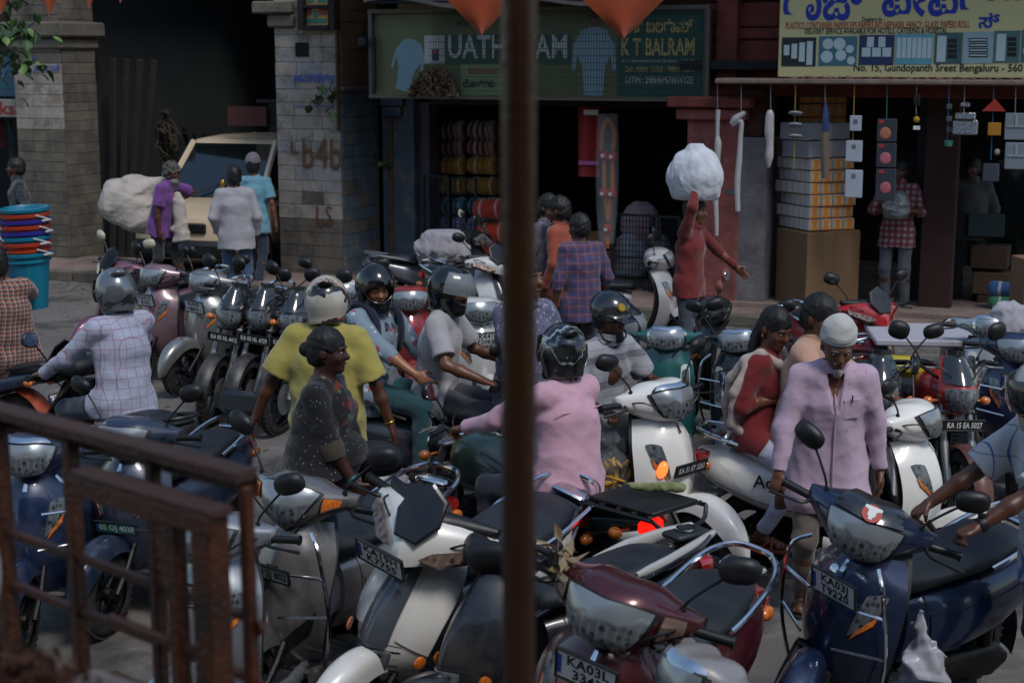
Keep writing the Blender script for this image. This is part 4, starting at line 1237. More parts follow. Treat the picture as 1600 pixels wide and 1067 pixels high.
    link('lips', cached('lips', lambda: MB().tube([(.098, -.022, -.061), (.105, -.008, -.058), (.106, 0, -.060), (.105, .008, -.058), (.098, .022, -.061)], [.002, .0045, .004, .0045, .002], 6, smooth=3).mesh('lips')), skin_mat('5a2f2a' if lk['skin'] < '7' else '8a5248'), r, HM)
    if lk['hair']:
        m_, mt = hair_part(lk['hair'], lk['haircol'], .006 if h < .012 else .009); link('hair', m_, mt, r, HM)
    if lk.get('beard'): link('beard' if lk['beard'] != 'tache' else 'moustache', beard_part(lk['beard']), hair_mat(lk.get('beardcol', lk['haircol'])), r, HM)
    if lk.get('helmet'):
        kind, mat, vz = lk['helmet']; hh = helmet_on(r, HM, kind, mat, vz)
        if lk.get('helmet_extra'): lk['helmet_extra'](hh)
    # shirt
    if lk.get('shirt'):
        g = .012 * lk.get('loose', 1.0); T = Vol(lo, hi, h * lk.get('clothres', 1.0))
        hem = lk['hem']
        torso(T, g)
        if not lk['fem']: T.econe(P0, C, (.158 * B + g, .116 * B + g), (.160 * B + g, .114 * B + g), sd, fw, .04)
        fl = lk.get('flare', .02)
        if hem < .04:
            T.econe(P0 + U * hem * 1.2, W, ((.165 if not lk['fem'] else .175) * B + g + fl, .125 * B + g + fl), (.14 * B + g, .105 * B + g), sd, fw, .04)
        for s_ in (-1, 1): T.cone(legs[s_][0], legs[s_][0].lerp(legs[s_][1], .35 if po.get('seated') else .45), .094 + g, (.090 if po.get('seated') else .098) + g, .05)
        T.cut(P0 + U * hem, -U, k=.004)
        if po.get('seated'):
            mid = (legs[1][0].lerp(legs[1][1], .30) + legs[-1][0].lerp(legs[-1][1], .30)) / 2; dd = ((legs[1][1] - legs[1][0]) + (legs[-1][1] - legs[-1][0])).normalized()
            T.cut(mid, dd, k=.004)
        for s_ in (-1, 1):
            sh, el, wr = arms[s_]
            if lk['sleeve'] == 'long':
                T.cone(sh, el, .060 + g * .6, .048 + g * .6, .04); T.cone(el, wr - (wr - el) * .02, .047 + g * .6, .034 + g * .4, .02, flat=True)
                T.cone(wr - (wr - el) * .2, wr - (wr - el) * .02, .038 + g * .4, .037 + g * .4, .006, flat=True)
            elif lk['sleeve'] == 'roll':
                T.cone(sh, el, .060 + g * .6, .050 + g * .6, .04); T.cone(el, el.lerp(wr, .35), .050 + g * .6, .046 + g * .6, .02, flat=True)
            elif lk['sleeve'] == 'short':
                T.cone(sh, sh.lerp(el, lk.get('sl', .82)), .062 + g * .6, .066 + g, .04, flat=True)
        if lk.get('wrk', 1): T.wrinkle(.0052 * lk.get('wrk', 1), 34, int(h * 1e4) + len(label), (.45, .45, 1)); T.wrinkle(.0050, 27, 4 + len(label), (1, 1, .25)); T.wrinkle(.0010, 80, 7, (.6, .6, 1))
        # neck opening
        T.cone(NB_ - Uc * .0 + F * .01, NB_ + Uc * .2, .062, .075, .01, 'sub')
        if lk.get('vneck'): T.cone(NB_ + F * .07, NB_ + F * .15 - Uc * lk['vneck'], .045, .018, .01, 'sub')
        sh_o = link('shirt', T.mesh('shirt'), lk['shirt'], r)
        if lk.get('collar', True):
            CM = Matrix.Translation(NB_ + Uc * .030 + F * .008) @ cols(F, Sd, Uc)
            def coll():
                mb = MB()
                def fn(u, v):
                    a = -PI + .42 + (2 * PI - .84) * u; a += PI
                    rr = .072 + .006 * math.sin(v * PI) + .028 * max(0, v - .45); f_ = abs(2 * u - 1)
                    z = .045 * math.sin(min(v * 1.15, 1) * PI) + .012 - .055 * max(0, v - .6) - .045 * f_ ** 3 * (.6 + v)
                    return (rr * math.cos(a - PI) * -1 * -1 * 1.0, rr * math.sin(a - PI) * .95, z)
                mb.sheet(lambda u, v: fn(u, v), 22, 7, .003); return mb.mesh('collar', ang=70)
            link('collar', cached('collar', coll), lk.get('collarmat', lk['shirt']), sh_o, CM @ Matrix.Rotation(PI if False else 0, 4, 'Z'))
        if lk.get('buttons'):
            for i in range(6):
                c = (NB_ - Uc * (.06 + .085 * i)); g2 = .118 * B + g
                mb = MB().lathe([(.0058, 0), (.0058, .003)], (0, 0, 0), (1, 0, 0), 10)
                part('button', mb, lk['buttons'], sh_o, Matrix.Translation(c + F * (g2 + .004 - (.03 if i == 0 else 0))) @ cols(F, Sd, Uc))
    if lk.get('pants'):
        g = .012; T = Vol(lo, hi, h)
        T.econe(P0 - U * .03, P0 + U * .07, (.155 * B + g, .112 * B + g), (.145 * B + g * .5, .106 * B + g * .5), sd, fw, .04)
        for s_ in (-1, 1):
            hp_, kn, an = legs[s_]
            T.cone(hp_, kn, .083 + g, .060 + g, .045); T.cone(kn, an + (kn - an) * .02, .058 + g, lk.get('cuff', .052) + g * .5, .03, flat=True)
        T.cut(P0 + U * .085, U)
        T.wrinkle(.006, 30, 9, (1, 1, .35)); T.wrinkle(.0035, 60, 2, (.5, .5, 1))
        link('trousers', T.mesh('trousers'), lk['pants'], r)
    if lk.get('skirt'):
        T = Vol(lo, hi, h)
        T.econe(Vector((0, 0, .10)), P0 + U * .05, (.24, .22), (.155, .12), sd, fw, .05)
        T.cut((0, 0, .09), (0, 0, -1)); T.cut(P0 + U * .09, U)
        T.wrinkle(.016, 34, 9, (1, 1, .12)); T.wrinkle(.004, 60, 2, (1, 1, .4))
        link('skirt', T.mesh('skirt'), lk['skirt'], r)
    for s_ in (-1, 1):
        hp_, kn, an = legs[s_]; fd = po.get('footl' if s_ > 0 else 'footr', None); fd = unit(fd) if fd is not None else unit((1, s_ * .15, 0))
        ang = math.atan2(fd.y, fd.x)
        if lk['shoe'] == 'shoe':
            def sho():
                V2 = Vol((-.12, -.07, -.11), (.22, .07, .08), .008)
                V2.cone((-.045, 0, -.045), (.13, 0, -.055), .044, .040, .03); V2.cone((0, 0, .02), (-.02, 0, -.04), .046, .046, .03); V2.cut((0, 0, -.085), (0, 0, -1)); V2.cut((0, 0, .03), (0, 0, 1)); return V2.mesh('shoe')
            link('shoe', cached('shoe', sho), plain('shoe_' + lk['shoes'], lk['shoes'], .6, 0, .2), r, TRS(an, ang))
        else:
            def snd():
                mb = MB(); out = [(.175 * math.cos(t) * (1 if math.cos(t) > 0 else .52) + .01, .046 * math.sin(t) * (1 + .15 * math.cos(t))) for t in np.linspace(0, 2 * PI, 22, endpoint=False)]
                mb.loft([[(x, y, z) for x, y in out] for z in (-.100, -.082)])
                mb.tube([(.02, .045, -.085), (.06, .03, -.045), (.10, 0, -.035), (.06, -.03, -.045), (.02, -.045, -.085)], .009, 6, smooth=3); mb.tube([(.09, .045, -.085), (.08, .02, -.035), (.08, -.02, -.035), (.09, -.045, -.085)], .008, 6, smooth=3)
                return mb.mesh('sandal')
            link('sandal', cached('sandal', snd), plain('sandal_' + lk['shoes'], lk['shoes'], .6, 0, .2), r, TRS(an, ang))
    info = dict(HM=HM, HC=HC, NB=NB_, C=C, W=W, P0=P0, U=U, Uc=Uc, F=F, S=Sd, arms=arms, legs=legs, root=r, lo=lo, hi=hi, h=h)
    return r, info
# ================================================================ street, buildings, shop fronts
def wm(name, c1, c2, rough=.9, scale=3, bump=.4, bscale=30, stain=None, metal=0, sscale=1.2, sth=(.45, .7), c3=None):
    """weathered wall or ground colour laid in world space, so that neighbouring pieces differ"""
    if name in MATS: return MATS[name]
    b = NB(name); g = b.node('ShaderNodeNewGeometry').outputs['Position']
    cc = b.mix(b.ramp(b.noise(scale, 5, .6, vec=g), .3, .7), hx(c1), hx(c2))
    if c3: cc = b.mix(b.ramp(b.noise(scale * 4.3, 4, .6, vec=g), .55, .75), cc, hx(c3))
    if stain: cc = b.mix(b.ramp(b.noise(sscale, 6, .7, vec=g), *sth), cc, hx(stain))
    nrm = b.bump(b.noise(bscale, 4, .6, vec=g), bump, .02)
    b.set(cc, rough, metal, 0, nrm); MATS[name] = b.m; return b.m
ASPH = wm('street_surface', '5c5753', '6e6964', .9, 1.1, .5, 60, stain='3f3c39', sscale=.9, sth=(.5, .62), c3='7f7972')
STONE = [wm('granite_%d' % i, a, b_, .9, 5, .8, 40, stain=c, sscale=2.2, c3='5a6066') for i, (a, b_, c) in enumerate((('5a544b', '6e665a', '443f39'), ('5f584d', '736b5e', '47423c'), ('544f48', '665f55', '3e3a35')))]
WWASH = [wm('limewashed_stone_%d' % i, a, b_, .9, 6, .7, 40, stain=c, sscale=3, sth=(.5, .75), c3=d) for i, (a, b_, c, d) in enumerate((('a39b92', '8a8278', '625a50', '9a8062'), ('9c948b', '807970', '5a534b', 'a08a70'), ('97949a', '858078', '605950', '8e7f6a')))]
BLUEW = [wm('blue_painted_stone_%d' % i, a, b_, .85, 4, .6, 40, stain=c, sscale=3.2, sth=(.52, .66)) for i, (a, b_, c) in enumerate((('44545f', '52626a', '7a7064'), ('4a5c68', '3f4f5a', '70675c')))]
BRICKB = [wm('brown_block_%d' % i, a, b_, .9, 6, .7, 40) for i, (a, b_) in enumerate((('6b5238', '7c6248'), ('5d4a36', '6b573f')))]
MORTAR = wm('mortar', '4c4740', '5c554c', .95, 8, .6, 60)
DARKW = wm('shaded_interior_wall', '15191a', '22282a', .95, 1.2, .6, 20, stain='101314')  # interior shade put into a very dark wall colour
DARKW2 = wm('dim_alley_wall', '1a201f', '282c28', .95, 1.6, .6, 20, stain='101516')  # the alley's shade is carried by this dark base colour
REDW = wm('red_painted_masonry', '6a2e27', '7d3a30', .85, 3, .5, 30, stain='4a2722', sscale=2)
PINKW = wm('pink_painted_plaster', '7e3f3a', '93504a', .85, 4, .4, 30, stain='5d3a36', sscale=2.2, c3='9a6a60')
GREYW = wm('grey_plaster', '6a6468', '7d777a', .85, 4, .4, 30, stain='4b4749', sscale=1.8)
WOODD = wm('dark_timber', '1e1a18', '2a2420', .85, 6, .6, 40)
CONC = wm('concrete_ledge', '75645c', '8d7a70', .9, 4, .6, 40, stain='544842')
RUST = wm('rusted_brown_steel', '3a1805', '4a2208', .42, 14, .4, 90, stain='170b05', sscale=9, c3='4c280d')
RUSTD = wm('rusted_dark_rail_top', '34201a', '48291f', .7, 14, .8, 90, stain='1f1817', sscale=7)
STEELD = plain('dark_paint_steel', '22282c', .55, .4, .2, 8, .2)

# ground, one sheet to the horizon, with shallow relief close to the camera
def gfn(u, v):
    X = -60 + 120 * u; Y = -20 + 120 * v
    return (X, Y, 0)
one('street', MB().sheet(gfn, 30, 30), ASPH, None, None, kind='structure')
def FMB(build, name, mat, parent=None, kind=None, label=None, cat=None, group=None, ang=38, smooth=True):
    mb = MB(); build(mb)
    o = link(name, mb.mesh(name, smooth, ang), mat, parent, FM if parent is None else None)
    return dress(o, label, cat, group, kind)
def fbox(mb, x0, y0, x1, y1, w0, w1, bev=0, ref=None):
    """block whose front face covers the sight lines x0..x1, y0..y1 on the plane w0"""
    u0, z1 = FP(x0, y0, w0); u1, z0 = FP(x1, y1, w0)
    zz = ((FP((x0 + x1) / 2, y0, w0)[1]), (FP((x0 + x1) / 2, y1, w0)[1]))
    mb.box(((u0 + u1) / 2, (w0 + w1) / 2, (zz[0] + zz[1]) / 2), (abs(u1 - u0), abs(w1 - w0), abs(zz[0] - zz[1])), bev=bev)
    return mb
def froot(name, x, y, w, label, cat, group=None, z=None):
    u, zz = FP(x, y, w)
    return root(name, FM @ Matrix.Translation((u, w, zz if z is None else z)), label, cat, group)
def fpart(name, parent, mat, build, ang=38, smooth=True, label=None):
    """part built in facade coordinates under a thing whose root stands on the facade frame"""
    mb = MB(); build(mb); inv = (FMI @ parent.matrix_world).inverted()
    mb.v = [tuple(inv @ Vector(p)) for p in mb.v]
    return part(name, mb, mat, parent, None, ang, smooth, label)
def ftext(parent, text, x0, y0, x1, y1, w, mat, bold=.03, font_h=None, name='lettering'):
    u0, z1 = FP(x0, y0, w); u1, z0 = FP(x1, y1, w); inv = (FMI @ parent.matrix_world).inverted()
    zt = FP((x0 + x1) / 2, y0, w)[1]; zb = FP((x0 + x1) / 2, y1, w)[1]; h = zt - zb
    me = letters(text, 1.0, bold, 'CENTER'); xs = [v.co.x for v in me.vertices]; ys = [v.co.y for v in me.vertices]
    sx = (u1 - u0) / (max(xs) - min(xs)); sy = h / (max(ys) - min(ys)); mx = (max(xs) + min(xs)) / 2; my = (max(ys) + min(ys)) / 2
    M = inv @ Matrix.Translation(((u0 + u1) / 2, w, (zt + zb) / 2)) @ Matrix.Rotation(PI / 2, 4, 'X') @ Matrix.Diagonal((sx, sy, 1, 1)) @ Matrix.Translation((-mx, -my, 0))
    return link(name, me, mat, parent, M)

def litter():
    mb = MB(); g = random.Random(77)
    for i in range(2600):
        t = g.random(); p = FM @ Vector((g.uniform(-9, 8), -1.25 - abs(g.gauss(0, 1.0)) - (g.random() < .3) * g.uniform(0, 6), 0)); p.z = .006
        L = g.uniform(.008, .035); q = Matrix.Translation(p) @ Euler((g.uniform(-.3, .3), g.uniform(-.3, .3), g.uniform(0, 6))).to_matrix().to_4x4()
        mb.add([(-L, -L * .4, 0), (L, -L * .5, .004), (L * .8, L * .5, .006), (-L * .7, L * .4, .002)], [(0, 1, 2, 3)], q)
    return mb
one('street_litter', litter(), wm('litter_scraps', '3a2e24', '8a8074', .9, 60), 'scraps and leaf litter scattered along the kerb and street', 'litter', kind='stuff')
FMB(lambda m: m.box((0.5, -.35, .06), (26, 1.5, .12), bev=.02), 'pavement', CONC, kind='structure')
FMB(lambda m: [m.box((-12.5 + i * 1.0, -1.17, .065), (.97, .14, .15), bev=.02) for i in range(26)], 'kerb', STONE[0], kind='structure')

UB = {}
def unitblock():
    return cached('ublock', lambda: MB().box((0, 0, 0), (1, 1, 1), bev=.03).mesh('stone', ang=30))
def stonework(parent, u0, u1, w, z0, z1, ch, cw, matfn, face='front', seed=1, name='stone', d=.06):
    """courses of blocks, each its own object; face 'front' lies in u, 'side' in w"""
    g = random.Random(seed); z = z0; k = 0; inv = (FMI @ parent.matrix_world).inverted()
    while z < z1 - .02:
        h = min(ch * g.uniform(.85, 1.15), z1 - z); u = u0
        while u < u1 - .01:
            L = cw * g.uniform(.7, 1.35)
            if u1 - u - L < cw * .45: L = u1 - u
            c = (u + L / 2, 0, z + h / 2); jt = .006
            pr = g.uniform(-.003, .005)
            if face == 'front': T = Matrix.Translation((c[0], w - pr, c[2])) @ Matrix.Diagonal((L - jt, d, h - jt, 1))
            else: T = Matrix.Translation((w + pr, c[0], c[2])) @ Matrix.Diagonal((d, L - jt, h - jt, 1))
            link(name, unitblock(), matfn(c[0], c[2], g), parent, inv @ T)
            u += L; k += 1
        z += h
    return k
def pillar(name, x0, x1, w, depth, zt, label, cw, ch, mf, ms, seed, caps):
    u0 = FP(x0, 400, w)[0]; u1 = FP(x1, 400, w)[0]
    r = root(name, FM @ Matrix.Translation((u0, w, 0)), label, 'pillar')
    fpart('core', r, MORTAR, lambda m: m.box(((u0 + u1) / 2, w + depth / 2, zt / 2), (u1 - u0 - .05, depth - .05, zt)))
    stonework(r, u0, u1, w, 0, zt, ch, cw, mf, 'front', seed)
    stonework(r, w, w + depth, u1, 0, zt, ch, cw, ms, 'side', seed + 1)
    for (z, h, o, ul) in caps:
        fpart('cap_slab', r, STONE[1], lambda m: m.box(((u0 + u1) / 2 + ul / 2, w + depth / 2, z + h / 2), (u1 - u0 + 2 * o + ul * -1, depth + 2 * o, h), bev=.03))
    return r, u0, u1
# left pillar
pl_, pu0, pu1 = pillar('stone_pillar', 40, 112, 0, .72, 5.2, 'left stone pillar with a stepped cap and faded whitewash', .28, .15,
    lambda u, z, g: g.choice(WWASH[:2] if (z > 1.9 and z < 2.9 and g.random() < .8) else STONE), lambda u, z, g: g.choice(STONE), 3,
    [(3.12, .16, .07, 0), (3.29, .22, .14, 0)])
ftext(pl_, 'ನಾರಾಯಣಸಿ', 52, 100, 94, 112, -.055, INKB, .02)
ftext(pl_, 'ಬಿಗಿ', 41, 86, 56, 96, -.055, INKB, .02)
# middle pillar
def mfront(u, z, g): return g.choice(WWASH) if z > 1.15 else (g.choice(WWASH + STONE) if z > .9 else g.choice(STONE))
def mside(u, z, g): return g.choice(BRICKB) if z > 2.62 else (g.choice(BLUEW) if z > 1.3 or g.random() < .45 else g.choice(STONE + BLUEW))
pm_, mu0, mu1 = pillar('stone_pillar', 440, 537, 0, 1.0, 5.2, 'middle stone pillar, limewashed in front and painted blue on its side', .34, .17, mfront, mside, 9, [])
uu0, zz0 = FP(402, 26, 0); uu1, zz1 = FP(462, 8, 0)
fpart('cap_slab', pm_, STONE[1], lambda m: m.box(((uu0 + uu1) / 2, .3, 3.66), (uu1 - uu0, .9, .16), bev=.02).box(((uu0 + uu1) / 2 + .1, .3, 3.48), (uu1 - uu0 - .2, .8, .16), bev=.02))
fpart('cap_slab', pm_, STONE[1], lambda m: m.box((mu1 + .0, .5, 2.60), (.16, 1.1, .05), bev=.01))
fpart('socket_hole', pm_, plain('hole_shade_black', '050505', .9), lambda m: fbox(m, 461, 67, 482, 89, -.045, .0))  # black block standing in for the shade inside the square hole
ftext(pm_, 'ಅಕಮಪ್ಪಕಟೀಲ', 458, 114, 522, 129, -.055, INKB, .03)
ftext(pm_, 'ಅಮೃತ ಬಿಲಾಸ', 458, 163, 522, 171, -.055, INKB, .02)
BRNP = plain('brown_paint', '5d3a1f', .7)
ftext(pm_, 'L', 454, 222, 466, 240, -.055, BRNP, .02); ftext(pm_, 'b4b', 472, 216, 534, 264, -.055, BRNP, .0); ftext(pm_, 'LS', 494, 322, 520, 352, -.055, BRNP, .0); ftext(pm_, 'U', 484, 350, 492, 368, -.055, BRNP, .0)
one_pipe = MB(); u_, z_ = FP(525, 0, -.08); one_pipe.tube([(u_, -.08, 5), (u_, -.08, 2.05)], .025, 10)
o = link('drain_pipe', one_pipe.mesh('drain_pipe'), RUST, None, FM); dress(o, 'rusty drain pipe running down the corner of the middle stone pillar', 'pipe')
# shrine picture box on the pillar
r = froot('shrine_box', 490, 45, -.10, 'brown wooden shrine frame with painted panels high on the middle pillar', 'shrine')
fpart('frame', r, WOODD, lambda m: [fbox(m, 463, -20, 474, 47, -.16, .0, .01), fbox(m, 512, -20, 523, 47, -.16, .0, .01), fbox(m, 474, 40, 512, 47, -.155, .0, .01), fbox(m, 474, 8, 512, 13, -.15, .0, .005)])
fpart('painted_panel', r, plain('shrine_yellow', 'b8945a', .6, 0, .2), lambda m: fbox(m, 474, -20, 512, 40, -.06, -.02))
fpart('painted_figure', r, plain('shrine_teal', '2f7c74', .6), lambda m: [fbox(m, 478, 30, 509, 36, -.07, -.062), fbox(m, 489, 18, 496, 29, -.07, -.062), fbox(m, 480, -6, 490, 4, -.07, -.062), fbox(m, 496, -6, 508, 4, -.07, -.062)])
fpart('painted_robe', r, plain('shrine_red', '8a3c28', .6), lambda m: [fbox(m, 476, 14, 486, 24, -.075, -.072), fbox(m, 498, 14, 509, 24, -.075, -.072)])

# alley between the pillars
r = root('alley_building', FM @ Matrix.Translation((-4.4, 3, 0)), 'dark unlit alley building between the two stone pillars', 'building')
aL = FP(112, 300, 0)[0] - .05; aR = mu0 + .02
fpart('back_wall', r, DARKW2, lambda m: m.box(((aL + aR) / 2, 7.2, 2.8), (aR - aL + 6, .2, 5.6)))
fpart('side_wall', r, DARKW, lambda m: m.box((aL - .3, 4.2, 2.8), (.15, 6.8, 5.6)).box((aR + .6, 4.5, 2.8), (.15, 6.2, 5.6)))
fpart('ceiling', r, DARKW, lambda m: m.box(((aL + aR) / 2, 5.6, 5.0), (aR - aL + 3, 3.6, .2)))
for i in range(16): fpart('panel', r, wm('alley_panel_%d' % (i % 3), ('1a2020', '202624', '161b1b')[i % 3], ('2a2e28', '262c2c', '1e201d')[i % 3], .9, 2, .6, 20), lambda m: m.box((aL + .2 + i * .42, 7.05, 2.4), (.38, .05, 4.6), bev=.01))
for i, xx in enumerate((168, 176, 184, 193)):
    u, _ = FP(xx, 300, .9); mb = MB(); mb.box((0, 0, 1.5), (.10, .06, 3.0), bev=.01)
    o = link('plank', mb.mesh('plank'), WOODD, None, FM @ Matrix.Translation((u, .95 + .08 * i, 0)) @ Matrix.Rotation(.06 + .03 * i, 4, 'Y'))
    dress(o, ('timber plank standing nearest the left pillar', 'second timber plank from the left pillar', 'third timber plank from the left pillar', 'timber plank farthest right, leaning most in the alley')[i], 'plank', 'planks leaning by the left pillar')
r = froot('fence', 300, 200, 3.2, 'low dark slatted fence deep in the alley behind the cream car', 'fence')
fpart('rail', r, WOODD, lambda m: [fbox(m, 185, 196, 335, 200, 3.2, 3.26), fbox(m, 185, 206, 440, 210, 3.2, 3.26)])
for i in range(15): fpart('slat', r, WOODD, lambda m: fbox(m, 190 + i * 16, 208, 194 + i * 16, 285, 3.27, 3.30))
r = froot('signboard', 390, 180, .8, 'plain brown board sign hanging in the alley above the cream car', 'sign')
fpart('board', r, plain('brown_board', '4a2620', .8, 0, .15), lambda m: fbox(m, 355, 167, 416, 197, .8, .86))
fpart('bracket', r, WOODD, lambda m: [fbox(m, 418, 160, 440, 206, .9, 1.0), fbox(m, 400, 156, 440, 161, .85, 1.0)])
def tangle():
    mb = MB(); g = random.Random(5); u, z = FP(245, 205, 2.6)
    for i in range(34):
        p = Vector((u + g.uniform(-.22, .22), 2.6 + g.uniform(-.15, .15), z + g.uniform(-.1, .35))); pts = [p]
        for k in range(6): p = p + Vector((g.uniform(-.12, .12), g.uniform(-.08, .08), g.uniform(-.16, .06))); pts.append(p)
        mb.tube(pts, .014, 5, smooth=2)
    for i in range(8): mb.tube([(u + g.uniform(-.1, .1), 2.6, z + .1), (u + g.uniform(-.1, .1), 2.62, z - .7)], .02, 5)
    return mb
one('rope_tangle', tangle(), plain('old_rope', '3f3528', .9, 0, .3), 'tangle of old rope hung on the fence in the dark alley', 'rope', M=FM)

r = root('shading_storeys', FM @ Matrix.Translation((0, 0, 5.2)), 'unseen upper storeys and eaves, added to keep skylight off the shop fronts', 'building')  # out of view, added to cut the sky light reaching the facade
fpart('upper_wall', r, STONE[1], lambda m: m.box((3.9, 2.4, 7.4), (11.6, 4.6, 4.2)).box((-9.6, 2.4, 7.4), (7.4, 4.6, 4.2)))
fpart('shading_eave', r, CONC, lambda m: m.box((3.9, -.3, 5.28), (11.8, 3.2, .14), bev=.03))  # added overhang shades the shops, left off over the alley mouth
for i in range(4): fpart('window', r, WOODD, lambda m: m.box((-.2 + i * 2.6, .08, 7.4), (1.1, .08, 1.5), bev=.02))
r = root('shading_building', (0, -7, 0), 'unseen plain building behind the viewer, added to block light from that side', 'building')  # unseen block, added so that light falls mainly from overhead
part('wall', MB().box((0, -2, 5.5), (46, 4, 11)), STONE[0], r)
for i in range(8): part('window', MB().box((-14 + i * 4, .02, 5.6), (1.3, .08, 1.6), bev=.02), WOODD, r)
# far left shop
r = froot('shop_sign', 20, 120, .4, 'blue shop sign at the far left edge beside the left pillar', 'sign')
fpart('board', r, plain('faded_blue_board', '35566e', .6, 0, .2, 2), lambda m: fbox(m, -80, 84, 39, 151, .3, .4, .01))
fpart('band', r, plain('teal_band', '2b6a72', .6), lambda m: fbox(m, -80, 132, 39, 138, .292, .3))
ftext(r, 'ಮೀನಾಕ್ಷಿ', -60, 100, 36, 122, .288, plain('pale_blue_ink', '5a7f98', .6), .03)
r = froot('shop_sign', 20, 165, .4, 'white sign lettered nkshi in red at the far left edge', 'sign')
fpart('board', r, plain('pale_board', '8f8a84', .6, 0, .15), lambda m: fbox(m, -80, 155, 43, 183, .25, .33, .01))
ftext(r, 'Meenakshi', -75, 159, 43, 179, .242, plain('red_ink', '8a2620', .6), .03)
r = froot('shopfront', 0, 250, 1.0, 'dark shop front at the far left edge under the blue sign', 'building')
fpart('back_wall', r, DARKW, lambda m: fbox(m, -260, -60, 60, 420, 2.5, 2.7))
fpart('upper_wall', r, wm('brown_upper_wall', '3a2620', '4a3028', .9), lambda m: fbox(m, -260, -120, 60, 84, .5, .7))
for i, (x0, c, y1) in enumerate(((-2, '5a1c24', 230), (12, '3a4a4e', 250), (27, '8a4a30', 245), (34, '1c2a6a', 330))):
    mb = MB(); u, z1 = FP(x0, 186, .6); u2, z0 = FP(x0 + 11, y1, .6)
    mb.sheet(lambda a, b: (u + (u2 - u) * a, .6 + .03 * math.sin(a * 12 + b * 2), z1 + (z0 - z1) * b), 10, 8, .012)
    o = link('hanging_cloth', mb.mesh('hanging_cloth'), fabric('hang_%s' % c, c), None, FM)
    dress(o, ('dark red', 'grey', 'orange brown', 'long blue')[i] + ' cloth hanging in the shop front at the far left', 'cloth')

# ---- shop one (under the long sign)
W1 = 1.0
r = froot('fabric_shop', 700, 400, W1, 'dim shop opening under the long green sign', 'building', z=0)
def blk(x0, y0, x1, y1, w0, w1, mat, nm, bev=.01): fpart(nm, r, mat, lambda m: fbox(m, x0, y0, x1, y1, w0, w1, bev))
blk(596, 152, 650, 500, W1, W1 + .4, BLUEW[0], 'pilaster')
blk(593, 150, 628, 166, W1 - .10, W1 + .1, BLUEW[1], 'capital'); blk(597, 167, 626, 182, W1 - .07, W1 + .1, BLUEW[1], 'capital')
blk(604, 184, 616, 450, W1 - .03, W1, wm('peeled_render', '6a5a44', '4a4034', .95, 9), 'peeled_strip', 0)
blk(650, 160, 673, 480, W1 + .15, W1 + .45, wm('mauve_post', '4d4450', '5d525c', .85, 3), 'door_post')
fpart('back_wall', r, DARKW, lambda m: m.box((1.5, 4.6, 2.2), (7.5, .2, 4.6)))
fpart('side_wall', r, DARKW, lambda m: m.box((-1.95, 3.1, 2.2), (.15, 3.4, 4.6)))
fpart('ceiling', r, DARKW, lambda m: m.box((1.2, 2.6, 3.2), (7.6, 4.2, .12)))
fpart('floor_slab', r, CONC, lambda m: m.box((1.2, 2.9, .08), (7.4, 4.0, .16)))
fpart('upper_wall', r, BRICKB[0], lambda m: m.box((1.0, .95, 4.2), (6.0, .3, 2.2)))
fpart('beam', r, WOODD, lambda m: fbox(m, 672, 152, 1060, 166, .55, .8))
# bundles of bedding
BC = [('5a3034', 'ae9aa0', 'dim grey striped'), ('6a2a28', 'b0a090', 'red and white striped'), ('9a6a18', 'c09030', 'yellow'), ('a87820', '8a5a20', 'golden yellow'), ('2c5a6a', '7ab0b8', 'teal'), ('8a80a8', 'b0a8c8', 'lilac'), ('6e6690', 'a8a0c0', 'dull violet')]
def bundle(x, y, w, c1, c2, label, rx=.34, h=.15, group='bedding bundles stacked in the shop', M=None, rot=0, grp=True):
    V = cached(('bund', round(rx, 2), round(h, 2)), lambda: (lambda V: (V.econe((-rx + h * .8, 0, 0), (rx - h * .8, 0, 0), (h * 1.25, h), (h * 1.25, h), (0, 1, 0), (0, 0, 1), .02), V.wrinkle(.014, 24, 4, (2, 1, 1)), V.mesh('bundle'))[-1])(Vol((-rx - .06, -h * 1.6, -h * 1.5), (rx + .06, h * 1.6, h * 1.5), .016)))
    if M is None: u, z = FP(x, y, w); M = FM @ Matrix.Translation((u, w, z)) @ Matrix.Rotation(rot, 4, 'Z')
    m = plaid('bundle_' + c1 + c2, c1, [('X', .09, .4, .1, c2, .6), ('X', .23, .15, .4, 'd0c8c0', .4)])
    return dress(link('bundle', V, m, None, M), label, 'bundle', group)
for i, (y, k) in enumerate(((203, 0), (229, 1), (258, 2), (290, 3), (322, 4), (350, 5), (375, 6))):
    for j, xx in enumerate((708, 757)):
        c = BC[k]
        bundle(xx, y, 1.75 + .05 * (i % 2), c[0], c[1], '%s bedding bundle %s, %s of its stack' % (c[2], 'by the door post' if j == 0 else 'towards the brown pole', ('topmost', 'second from top', 'third from top', 'fourth from top', 'fifth from top', 'sixth from top', 'lowest')[i]), .24, .135)
for i, (x, y, c) in enumerate(((765, 325, 'a8301c'), (770, 362, 'c83c1c'), (768, 396, 'b83418'), (772, 340, '8a7a70'))):
    bundle(x, y, .9 + .1 * i, c, c, ('red bag on top beside the brown pole', 'orange red bag in the middle beside the brown pole', 'lowest orange bag beside the brown pole', 'grey crumpled bag tucked among the orange bags')[i], .22, .14, 'orange bags piled inside the shop')
